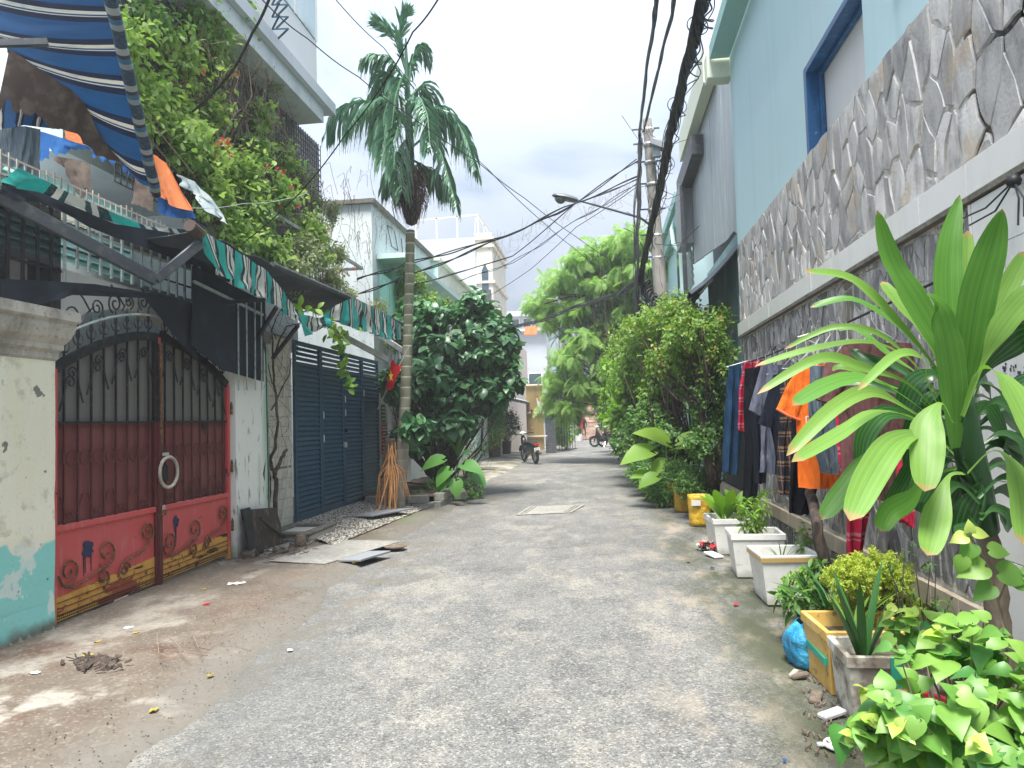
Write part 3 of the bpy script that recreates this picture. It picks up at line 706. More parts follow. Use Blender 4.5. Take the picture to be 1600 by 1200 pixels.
# pebbled ramp in front of the blue gate
pb = MB(); c0, c1, c2, c3 = GR(505, 872), GR(452, 838), GR(600, 785), GR(668, 795)
c0 = Vector((-3.55, 9.35, 0)); c1 = Vector((-4.72, 10.5, 0)); c2 = Vector((-4.72, 15.1, 0)); c3 = Vector((-3.25, 14.2, 0))
def prow(u, v):
    a = c0.lerp(c3, u); b = c1.lerp(c2, u); p = a.lerp(b, v); p.z = .06 + .10 * v; return p
pb.sheet(prow, 10, 4); pb.v += [tuple(c0 + Vector((.02, 0, -.03))), tuple(c3 + Vector((.02, 0, -.03)))]
ramp = pb.build('pebble_ramp', 'pebble_bed'); ramp['kind'] = 'structure'
rg = np.random.default_rng(3); peb = MB()
for i in range(5200):
    u, v = rg.random(), rg.random(); p = prow(u, v); s = rg.uniform(.014, .026); a = rg.uniform(0, 3.14)
    ca, sa = math.cos(a) * s, math.sin(a) * s
    b0 = len(peb.v)
    peb.v += [(p.x + ca, p.y + sa, p.z), (p.x - sa * .7, p.y + ca * .7, p.z), (p.x - ca, p.y - sa, p.z), (p.x + sa * .7, p.y - ca * .7, p.z), (p.x, p.y, p.z + s * .6)]
    peb.f += [(b0, b0 + 1, b0 + 4), (b0 + 1, b0 + 2, b0 + 4), (b0 + 2, b0 + 3, b0 + 4), (b0 + 3, b0, b0 + 4)]
o = peb.build('pebble', 'pebble', parent=ramp, smooth=False); o['kind'] = 'stuff'

# loose grit and crumbs on the apron and gutter line
gt = MB(); rg = np.random.default_rng(5)
for i in range(2200):
    if i < 1500:
        y = rg.uniform(2.5, 13); x = road_left(y) - abs(rg.normal()) * .55; z = .04
    else:
        y = rg.uniform(2.5, 14); x = 1.45 + rg.normal() * .14; z = .0
    s = rg.uniform(.002, .008)
    gt.add([(x - s, y, z), (x + s * .6, y - s, z), (x + s * .5, y + s, z), (x, y, z + s)], [(0, 1, 3), (1, 2, 3), (2, 0, 3)])
o = gt.build('grit', 'grit_dark'); tag(o, 'loose grit and crumbs scattered along both edges of the lane', 'grit', kind='stuff')

# ================================================================== voronoi stone cladding
def voronoi(pts, bounds):
    u0, u1, v0, v1 = bounds; cells = []
    P = np.array(pts)
    for i, p in enumerate(P):
        d = np.hypot(*(P - p).T); near = np.argsort(d)[1:26]
        poly = [(u0, v0), (u1, v0), (u1, v1), (u0, v1)]
        for j in near:
            q = P[j]; mx_, my_ = (p + q) / 2; nx_, ny_ = q - p
            new = []
            for k in range(len(poly)):
                a = poly[k]; b = poly[(k + 1) % len(poly)]
                da = (a[0] - mx_) * nx_ + (a[1] - my_) * ny_; db = (b[0] - mx_) * nx_ + (b[1] - my_) * ny_
                if da <= 0: new.append(a)
                if da * db < 0:
                    t = da / (da - db); new.append((a[0] + (b[0] - a[0]) * t, a[1] + (b[1] - a[1]) * t))
            poly = new
            if len(poly) < 3: break
        cells.append(poly)
    return cells
def stone_field(seed, y0, y1, z0, z1, cell, asp, gap, drop=.22, lean=.18):
    rr = random.Random(seed); H = (z1 - z0) / asp; pts = []
    nu = int((y1 - y0) / cell); nv = max(1, int(H / cell))
    for i in range(-1, nu + 1):
        for j in range(-1, nv + 1):
            if rr.random() < drop: continue
            pts.append((y0 + (i + .5 + rr.uniform(-.42, .42)) * cell, (j + .5 + rr.uniform(-.42, .42)) * cell))
    out_ = []
    for poly in voronoi(pts, (y0, y1, 0, H)):
        if len(poly) < 3: continue
        pp = [(u, z0 + v * asp) for u, v in poly]
        cx = sum(p[0] for p in pp) / len(pp); cz = sum(p[1] for p in pp) / len(pp)
        # clean: drop short edges, jitter midpoints, inset
        q = []
        for k in range(len(pp)):
            a = pp[k]; b = pp[(k + 1) % len(pp)]; L_ = math.hypot(b[0] - a[0], b[1] - a[1])
            if L_ < .018: continue
            q.append(a)
            if L_ > .07:
                t = rr.uniform(.35, .65); w = rr.uniform(-.07, .07) * L_
                q.append((a[0] + (b[0] - a[0]) * t - (b[1] - a[1]) * w / L_, a[1] + (b[1] - a[1]) * t + (b[0] - a[0]) * w / L_))
        if len(q) < 3: continue
        g_ = gap * rr.uniform(.5, 1.7)
        ins = []
        for (a, b) in q:
            dx_, dz_ = cx - a, cz - b; L_ = math.hypot(dx_, dz_) or 1; k_ = min(g_ / L_, .45); ins.append((a + dx_ * k_, b + dz_ * k_))
        area = abs(sum(ins[k][0] * ins[(k + 1) % len(ins)][1] - ins[(k + 1) % len(ins)][0] * ins[k][1] for k in range(len(ins)))) / 2
        if area < .0012: continue
        out_.append((area, cx, cz, ins))
    return out_, rr
def stone_mb(mb, st, X0, rr, th=.013):
    area, cx, cz, ins = st; n = len(ins)
    h = rr.uniform(.4, 1.3) * th; ty, tz = rr.uniform(-.08, .08), rr.uniform(-.05, .05)
    lim = h * .8
    def top(y, z, k=1): return X0 - max(.008, h + max(-lim, min(lim, (y - cy) * ty + (z - cz) * tz)) + rr.uniform(-.003, .003)) * k
    cy = cx
    r0 = [(X0 + .004, y, z) for y, z in ins]
    r1 = []; r2 = []
    for y, z in ins:
        k1, k2 = rr.uniform(.02, .06), rr.uniform(.35, .55)
        y1, z1 = y + (cy - y) * k1, z + (cz - z) * k1; y2, z2 = y + (cy - y) * k2, z + (cz - z) * k2
        r1.append((top(y1, z1, rr.uniform(.72, .9)), y1, z1)); r2.append((top(y2, z2, rr.uniform(.92, 1.15)), y2, z2))
    b = len(mb.v); mb.v += r0 + r1 + r2 + [(top(cy, cz, 1.05), cy, cz)]
    for ring in range(2):
        for k in range(n):
            k2 = (k + 1) % n; mb.f.append((b + ring * n + k, b + ring * n + k2, b + ring * n + n + k2, b + ring * n + n + k))
    for k in range(n): mb.f.append((b + 2 * n + k, b + 2 * n + (k + 1) % n, b + 3 * n))
def build_stones(parent, fields, X0, mats, limit):
    """fields: list of (stones, rr, mat)"""
    allst = [(st[0] / max(st[1] - .5, .6) ** 2, st, rr_, mt) for sts, rr_, mt in fields for st in sts]
    allst.sort(key=lambda q: -q[0]); rest = {}
    for i, (_, st, rr_, mt) in enumerate(allst):
        if i < limit:
            mb = MB(); stone_mb(mb, st, X0, rr_); mb.build('stone', mt, parent=parent, smooth=True)
        else: stone_mb(rest.setdefault(mt, MB()), st, X0, rr_)
    for mt, mb in rest.items():
        o = mb.build('small_stones', mt, parent=parent); o['kind'] = 'stuff'

WX = 2.05
sw = thing('stone_wall', 'grey slate clad garden wall with white and beige tile bands below the light blue house wall', 'wall', (WX, 7, 0))
b = MB(); b.box(WX, WX + .3, 4.24, 11.0, -.05, 4.07); b.build('wall_core', 'mortar', parent=sw)
up_f, rru = stone_field(11, 3.0, 11.0, 2.94, 4.08, .165, 1.75, .016)
lo_f, rrl = stone_field(12, 4.25, 11.0, .52, 2.70, .155, 1.7, .014)
ba_f, rrb = stone_field(13, 4.25, 11.0, .02, .34, .15, 1.6, .012)
build_stones(sw, [(up_f, rru, 'slate'), (lo_f, rrl, 'slate_dark'), (ba_f, rrb, 'slate_dark')], WX, None, 298)
# tile bands
def tile_run(parent, y0, y1, z0, z1, X0, step, mat, name='tile', th=.022, seed=1, mn=0):
    rr = random.Random(seed); y = y0
    while y < y1 - .02:
        e = min(y + step * (1 if mn == 0 else rr.uniform(.7, 1.15)), y1)
        b = MB(); p = rr.uniform(0, .004); b.box(X0 - th - p, X0 - .001, y + .003, e - .003, z0, z1); b.build(name, mat, parent=parent, bevel=.002); y = e
tile_run(sw, 3.0, 11.0, 2.745, 2.925, WX, .6, 'white_tile', 'band_tile', th=.05, seed=3)
tile_run(sw, 4.26, 11.0, .36, .50, WX, .42, 'beige_tile', 'band_tile', th=.045, seed=4, mn=1)
b = MB(); b.box(WX - .055, WX + .05, 3.0, 11.0, 2.712, 2.742); b.build('shadow_ledge', 'dark_concrete', parent=sw)  # dark strip below the tile band, its colour standing in for shadow

tw = thing('tiled_pier', 'white tiled wall pier behind the corn plant, with a pasted red advert', 'wall', (WX, 3, 0))
b = MB(); b.box(2.03, 2.3, -6, 4.235, -.05, 2.705); b.build('pier_core', 'grout', parent=tw)
b = MB(); b.box(2.052, 2.3, -6, 3.0, 2.706, 4.07); b.build('upper_core', 'mortar', parent=tw)
for r_, (za, zb_) in enumerate(((.02, .42), (.424, .82), (.824, 1.22), (1.224, 1.62), (1.624, 2.02), (2.024, 2.42), (2.424, 2.70))):
    tile_run(tw, 1.2 + (.3 if r_ % 2 else 0), 4.23, za, zb_, 2.03, .6, 'white_tile', 'tile', th=.018, seed=20 + r_)

bh = thing('blue_house', 'light blue painted house wall rising above the slate cladding with blue framed window', 'house', (2.1, 5, 4))
b = MB(); HT = 7.15
b.box(2.10, 2.6, 7.39, 11.25, 4.06, HT); b.box(2.10, 2.6, -6, 5.83, 4.06, HT); b.box(2.10, 2.6, 5.83, 7.39, 4.97, HT)
b.box(2.6, 9, -6, 11.25, 0, HT)
b.build('wall', 'blue_wall', parent=bh)
b = MB(); b.box(2.24, 2.4, 5.83, 7.39, 4.0, 4.97); b.build('white_panel', 'white_panel', parent=bh)
f = MB(); f.box(2.075, 2.30, 7.30, 7.387, 4.06, 4.967); f.box(2.075, 2.30, 5.835, 7.30, 4.90, 4.967)
f.box(2.19, 2.235, 7.26, 7.298, 4.06, 4.898); f.box(2.19, 2.235, 5.835, 7.26, 4.86, 4.896)
f.build('window_frame', 'blue_frame', parent=bh, bevel=.006)
b = MB(); b.box(2.07, 2.098, 4.55, 5.20, 4.5, 5.4); b.build('white_board', 'white_panel', parent=bh, bevel=.004)
b = MB(); b.box(1.83, 2.09, 11.0 - 17, 11.2, 7.0, 7.03); b.box(1.80, 1.83, -6, 11.2, 7.0, 7.2); b.build('gutter', 'teal_roof', parent=bh)
b = MB(); b.box(1.76, 2.12, 11.22, 11.5, 6.72, 7.12); b.build('gutter_end_box', 'pale_fascia', parent=bh, bevel=.01)
b = MB(); b.tube([(2.5, 11.36, 6.7), (2.5, 11.36, 3.2)], .05, n=8); b.tube([(2.5, 11.3, 4.4), (2.2, 11.3, 4.4)], .03, n=8); b.build('drain_pipe', 'galv', parent=bh)

# metal clad house behind the gap
mh = thing('metal_clad_house', 'narrow house clad in grey metal sheet, just past the slate wall', 'house', (2.4, 14, 0))
b = MB(); b.box(2.9, 9, 11.26, 18.8, 0, 8.0); b.build('wall', 'dark_sheet', parent=mh)
def sheetpanel(y0, y1, x0, zt, n=1):
    m_ = MB(); pts = []
    k = 10
    for i in range(k + 1):
        y = y0 + (y1 - y0) * i / k
        zb_ = 4.62 + .0 * y + .55 * max(0, (y - 13.0) / 4.5) - .25 * max(0, (12.3 - y) / .6)
        pts.append((x0, y, zb_))
    poly = pts + [(x0, y1, zt), (x0, y0, zt)]
    return m_.prism(poly, (1, 0, 0), .03)
for (a, c) in ((11.75, 12.9), (12.905, 14.2), (14.205, 15.9), (15.905, 17.6)):
    sheetpanel(a, c, 2.22 + .01 * (a % 2), 8.0).build('metal_sheet', 'galv', parent=mh)
b = MB(); b.box(2.0, 2.2, 13.2, 17.3, 7.55, 8.15); b.build('fascia_board', 'pale_fascia', parent=mh)
b = MB(); b.box(1.98, 2.25, 15.0, 18.0, 6.9, 7.3); b.build('dark_fascia', 'arm_metal', parent=mh)
b = MB(); b.box(1.95, 2.24, 17.2, 18.2, 5.6, 7.0); b.build('duct_box', 'ac_grey', parent=mh, bevel=.01)
cn = MB()
def canopy(u, v):
    y = 11.7 + 7.2 * u; x = 1.45 + .95 * v ** .8
    return Vector((x, y, 3.55 + .95 * v + .25 * u * (1 - v) + .04 * math.sin(y * 9)))
cn.sheet(canopy, 60, 6)
cn.build('canopy', 'dark_sheet', parent=mh, solid=.02)
b = MB()
for i in range(34):
    y = 11.6 + i * .11; b.add([(2.28, y, 1.4), (2.28, y + .055, 1.4), (2.28, y + .055, 4.5), (2.28, y, 4.5), (2.23, y + .0, 1.4), (2.23, y, 4.5)], [(0, 1, 2, 3)])
    b.prism([(2.26, y, 1.4), (2.22, y + .03, 1.4), (2.26, y + .07, 1.4)], (0, 0, 1), 3.1)
b.build('corrugated_side', 'corrugated_blue', parent=mh)
b = MB(); b.bar((1.98, 17.0, 3.6), (1.98, 17.0, 6.9), .09, .09); b.build('steel_post', 'arm_metal', parent=mh)
b = MB(); b.bar((1.9, 12.6, 3.9), (1.9, 12.6 + 1.6, 3.95), .05, .05); b.build('canopy_light', 'white_panel', parent=mh)
for i in range(5):
    b = MB(); b.obox((2.2, 17.95 + i * .02, 4.75 + i * .17), (.02, 0, .03), (0, .55, 0), (-.02, 0, .09)); b.build('slat', 'galv', parent=mh)

# pale blue house farther on
ph = thing('pale_blue_house', 'pale blue two storey house with teal gutter and narrow windows behind the utility pole', 'house', (2.3, 23, 0))
b = MB(); b.box(2.32, 9, 18.9, 27.5, 0, 7.2); b.build('wall', 'blue_wall', parent=ph)
b = MB(); b.box(2.02, 2.32, 18.9, 27.8, 7.1, 7.35); b.box(2.12, 2.315, 18.9, 27.6, 6.7, 7.1); b.build('gutter', 'teal_roof', parent=ph)
b = MB(); b.box(2.26, 2.316, 18.9, 27.6, 4.5, 4.75); b.box(2.28, 2.316, 18.9, 27.6, 4.3, 4.48); b.build('cornice', 'teal_roof', parent=ph)
for (y0, y1, z0, z1) in ((20.6, 21.3, 5.2, 6.3), (24.9, 25.8, 5.0, 6.0), (22.6, 23.2, 2.2, 3.4)):
    w = MB(); w.box(2.27, 2.318, y0 - .08, y1 + .08, z0 - .08, z1 + .08); wo = w.build('window', 'white_panel', parent=ph)
    w = MB(); w.box(2.262, 2.268, y0, y1, z0, z1); w.build('pane', 'glass_dark', parent=wo)
b = MB(); b.tube([(2.2, 20.2, 7.1), (2.05, 20.2, 6.7), (2.05, 19.9, 6.2), (2.22, 19.8, 5.9), (2.22, 19.8, .2)], .06, n=8); b.build('downpipe', 'pale_teal_wall', parent=ph)

# right side continues behind the planting
rb = thing('grey_garden_wall', 'low grey rendered wall behind the bushes beyond the utility pole', 'wall', (2.4, 35, 0))
b = MB(); b.box(2.4, 2.7, 27.6, 52, 0, 2.6); b.build('wall_body', 'pale_grey_wall', parent=rb)
b = MB(); b.box(2.36, 2.74, 27.6, 52, 2.6, 2.72); b.build('coping', 'concrete', parent=rb)

# ================================================================== left side masonry
gp = thing('gate_pillar', 'cream plaster gate pillar with flaking turquoise foot and moulded cap at left edge', 'pillar', (-4.5, 4.6, 0))
b = MB(); n = 16
for i in range(n + 1):
    z = 2.22 * i / n
    b.v += [(-4.40 + .008 * fbm(z * 4, 0), 5.47 + .012 * fbm(z * 5, 3), z), (-4.40 + .01 * fbm(z * 3, 9), 3.2, z), (-5.2, 3.2, z), (-5.2, 5.47, z)]
for i in range(n):
    for k in range(4): a = i * 4 + k; a2 = i * 4 + (k + 1) % 4; b.f.append((a, a2, a2 + 4, a + 4))
b.build('shaft', 'cream_plaster', parent=gp)
cap = [(0, 2.20), (.02, 2.22), (.02, 2.27), (.05, 2.29), (.05, 2.33), (.09, 2.38), (.12, 2.46), (.12, 2.50), (.15, 2.52), (.15, 2.60)]
b = MB()
for o_, z in cap: b.v += [(-4.40 + o_, 5.47 + o_ * .7, z), (-4.40 + o_, 3.2, z), (-5.2, 3.2, z), (-5.2, 5.47 + o_ * .7, z)]
for i in range(len(cap) - 1):
    for k in range(4): a = i * 4 + k; a2 = i * 4 + (k + 1) % 4; b.f.append((a, a2, a2 + 4, a + 4))
a = (len(cap) - 1) * 4; b.f.append((a, a + 1, a + 2, a + 3))
b.build('cap', 'cap_stone', parent=gp)
b = MB()
for i in range(14):
    y = 4.3 + i * .085; b.add([(-4.40, y, .0), (-4.30 - .02 * fbm(y, 2), y + .04, 0), (-4.40, y + .09, 0), (-4.40, y + .045, .08 + .05 * abs(fbm(y * 3, 0)))], [(0, 1, 3), (1, 2, 3)])
b.build('rubble_skirt', 'dark_concrete', parent=gp)

wg = thing('green_stained_pier', 'white plaster pier with green run stains between red gate and old vine', 'pillar', (-4.6, 8.9, 0))
b = MB(); b.box(-5.2, -4.44, 8.50, 9.40, -.02, 2.75); b.build('pier', 'white_green_plaster', parent=wg)
b = MB(); b.box(-5.2, -4.40, 8.46, 9.43, 2.75, 2.9); b.build('pier_top', 'dark_concrete', parent=wg)

tl = thing('tiled_side_wall', 'off white small tile wall behind the dead vine, left of the blue gate', 'wall', (-4.8, 10.1, 0))
b = MB(); b.box(-5.3, -4.745, 9.40, 10.80, -.02, 3.0); b.build('wall_core', 'grout', parent=tl)
rr = random.Random(5); z = .12; tm = {}
row = 0
while z < 2.95:
    h = .148
    y = 9.41 - (.1 if row % 2 else 0)
    while y < 10.79:
        e = min(y + .2, 10.79); s_ = max(y, 9.41)
        if e - s_ > .03:
            key = round(e - s_, 2)
            if key not in tm:
                q_ = MB(); q_.box(-.012, .012, .003, key - .003, .003, h - .003); tm[key] = mesh_of(q_, 'tile', 'pale_tile')
            piece('tile', tm[key], tl, (-4.74 + rr.uniform(0, .008), s_, z))
        y += .2
    z += h + (.03 if row == 5 else 0); row += 1

tp = thing('tiled_gate_post', 'narrow off white tiled post right of the blue gate with pasted notices', 'pillar', (-4.75, 15.5, 0))
b = MB(); b.box(-5.2, -4.72, 15.22, 15.78, -.02, 2.75); b.build('post_core', 'grout', parent=tp)
q_ = MB(); q_.box(-.01, .01, .003, .267, .003, .177); pm = mesh_of(q_, 'tile', 'pale_tile')
for i in range(15):
    for k in range(2): piece('tile', pm, tp, (-4.715, 15.235 + k * .27, .02 + i * .18))
q_ = MB(); q_.box(.003, .477, -.01, .01, .003, .177); pm2 = mesh_of(q_, 'tile', 'pale_tile')
for i in range(15): piece('tile', pm2, tp, (-5.2, 15.215, .02 + i * .18))
b = MB(); b.box(-4.70, -4.695, 15.28, 15.72, 1.30, 1.62); b.build('red_notice', 'paper_red', parent=tp)
b = MB(); b.box(-4.70, -4.695, 15.28, 15.72, .98, 1.26); b.build('red_notice', 'paper_red', parent=tp)
b = MB()
for zz, w_ in ((1.56, .34), (1.50, .38), (1.43, .30), (1.36, .36), (1.20, .36), (1.12, .3), (1.04, .36)): b.box(-4.694, -4.692, 15.5 - w_ / 2, 15.5 + w_ / 2, zz - .014, zz + .014)
b.build('notice_print', 'paper_white', parent=tp)
b = MB(); b.box(-4.70, -4.695, 15.3, 15.6, 1.68, 2.05); b.build('black_notice', 'black_iron', parent=tp)
b = MB()
for zz in (1.74, 1.82, 1.90, 1.98): b.box(-4.694, -4.692, 15.34, 15.56, zz - .012, zz + .012)
b.build('notice_print', 'paper_white', parent=tp)

# house behind the red gate
hs = thing('gate_house', 'shaded old house front behind the red gate with white arch and teal louvres', 'house', (-6, 7, 0))
b = MB(); b.box(-9, -6.0, -3, 9.4, 0, 3.2); b.box(-9, -6.3, -3, 9.4, 3.2, 3.9); b.build('wall', 'pale_grey_wall', parent=hs)
b = MB(); pts = []
for i in range(17):
    t = i / 16; pts.append((-4.66, 5.48 + 3.0 * t, 2.36 + .48 * math.sin(math.pi * t) ** .8))
b.prism(pts + [(-4.66, 8.48, 3.06), (-4.66, 5.48, 3.06)], (-1, 0, 0), .2)
b.build('arch_panel', 'white_wall', parent=hs)
b = MB(); b.box(-5.4, -4.96, 3.0, 9.3, 3.03, 3.22); b.build('porch_slab', 'white_weathered', parent=hs)
lm = MB(); lm.obox((0, 0, 0), (.02, 0, -.035), (0, 2.4, 0), (.006, 0, .004)); lmm = mesh_of(lm, 'louvre', 'teal_louvre')
for i in range(9): piece('louvre', lmm, hs, (-5.3, 5.4, 3.36 + i * .085))
b = MB(); b.box(-5.36, -5.33, 3.0, 7.8, 3.3, 4.15); b.build('louvre_backing', 'teal_louvre', parent=hs)
b = MB(); b.box(-5.34, -5.3, 3.0, 7.8, 3.22, 3.34); b.build('sill', 'peach_wall', parent=hs)
b = MB(); b.box(-9, -5.2, 9.42, 10.8, 0, 3.0); b.build('side_room', 'dark_sheet', parent=hs)

# creeper covered building with the overhanging balcony
cb_ = thing('balcony_house', 'tall grey house with overhanging white balcony and glazed upper floor behind the creeper', 'house', (-5.6, 10, 3))
b = MB(); b.box(-11, -5.55, 7.0, 13.0, 4.6, 11.4); b.box(-11, -5.55, 9.43, 13.0, 3.0, 4.6); b.build('wall', 'pale_grey_wall', parent=cb_)
b = MB(); b.box(-5.5, -4.66, 6.5, 12.15, 6.92, 7.18); b.build('balcony_slab', 'white_weathered', parent=cb_)
b = MB(); b.box(-5.5, -4.56, 6.5, 12.48, 7.185, 7.38); b.build('balcony_edge', 'pale_grey_wall', parent=cb_)
b = MB(); b.box(-5.5, -4.72, 6.5, 12.02, 7.39, 8.3); b.build('upper_wall', 'white_panel', parent=cb_)
for i in range(7):
    w = MB(); w.box(-4.73, -4.705, 5.7 + i * .9, 5.7 + i * .9 + .86, 8.32, 11.5); wo = w.build('window', 'window_glass', parent=cb_)
    w = MB(); w.box(-4.72, -4.69, 5.7 + i * .9 + .86, 5.7 + (i + 1) * .9, 8.3, 11.5); w.build('mullion', 'white_panel', parent=wo)
b = MB(); b.box(-5.5, -4.74, 5.6, 12.0, 8.31, 11.5); b.build('upper_floor', 'pale_grey_wall', parent=cb_)
b = MB()
for i in range(60): y = 7.2 + i * .1; b.bar((-5.1, y, 4.3), (-5.1, y, 6.9), .012, .012)
for i in range(26): z = 4.3 + i * .1; b.bar((-5.1, 7.2, z), (-5.1, 13.1, z), .012, .012)
o = b.build('wire_grille', 'arm_metal', parent=cb_)
b = MB(); b.box(-5.14, -5.12, 7.5, 13.05, 4.6, 6.9); b.build('insect_screen', 'mesh_grey', parent=cb_)
b = MB(); b.bar((-4.6, 8.8, 4.7), (-4.6, 13.9, 4.7), .05, .05); b.bar((-5.5, 13.9, 4.7), (-4.6, 13.9, 4.7), .05, .05)
for y in (9, 10.6, 12.2, 13.9): b.bar((-5.5, y, 4.72), (-4.6, y, 4.7), .03, .03)
b.build('wire_shelf', 'steel_bar', parent=cb_)
ir = MB()
for i in range(4): ir.tube([(-4.6, 10.15, 7.35 + i * .18), (-4.35, 10.0, 7.42 + i * .18), (-4.5, 9.8, 7.32 + i * .18), (-4.3, 9.6, 7.4 + i * .18)], .015, n=4)
ir.build('iron_bracket', 'blue_gate', parent=cb_)
# ================================================================== helpers for cloth and lettering
def lerp_list(L_, t):
    n = len(L_) - 1; i = min(int(t * n), n - 1); f_ = t * n - i
    a, b = L_[i], L_[i + 1]; return tuple(a[k] + (b[k] - a[k]) * f_ for k in range(len(a)))
def drape(name, top, bot, plane, mat, parent=None, nu=30, nv=8, rip=.03, rf=20, reps=1, seed=0, smooth=True, sag=0, jag=0):
    """cloth hung between two surveyed edges; plane: ('x', X) or ('y', Y) or None when points carry a depth"""
    rj = random.Random(seed); jz = [rj.uniform(-1, 1) for _ in range(nu + 2)]
    def P(q):
        if plane is None: return PY(q[0], q[1], q[2])
        return PX(q[0], q[1], plane[1]) if plane[0] == 'x' else PY(q[0], q[1], plane[1])
    T = [P(q) for q in top]; B = [P(q) for q in bot]
    def f_(u, v):
        a = Vector(lerp_list([tuple(p) for p in T], u)); b = Vector(lerp_list([tuple(p) for p in B], u))
        p = a.lerp(b, v + (jag * jz[int(u * nu)] * v if jag else 0))
        ph = fbm(u * 3 + seed, v * 1.2, seed) * 2.5
        w = rip * (.25 + .75 * v) * (math.sin(u * rf + ph) + .5 * math.sin(u * rf * 2.3 + ph * 2 + seed))
        p.x += w * .8; p.y += w * .5; p.z -= sag * math.sin(math.pi * v) * 1.0
        return p
    mb = MB(); mb.sheet(f_, nu, nv, uvfn=lambda u, v: (u * reps, v))
    return mb.build(name, mat, parent=parent, smooth=smooth)
def text_part(parent, s, origin, xd, yd, h, mat, name='lettering', depth=.001, squeeze=1):
    cu = bpy.data.curves.new('t', 'FONT'); cu.body = s; cu.size = h; cu.extrude = depth; cu.align_x = 'CENTER'
    ob = bpy.data.objects.new('t', cu); me = bpy.data.meshes.new_from_object(ob); bpy.data.objects.remove(ob)
    me.materials.clear(); me.materials.append(MATS[mat])
    xd = Vector(xd).normalized() * squeeze; yd = Vector(yd).normalized(); n = Vector(xd).cross(yd).normalized()
    M_ = Matrix(((xd.x, yd.x, n.x, origin[0]), (xd.y, yd.y, n.y, origin[1]), (xd.z, yd.z, n.z, origin[2]), (0, 0, 0, 1)))
    me.transform(M_)
    return put_mesh(name, me, parent)

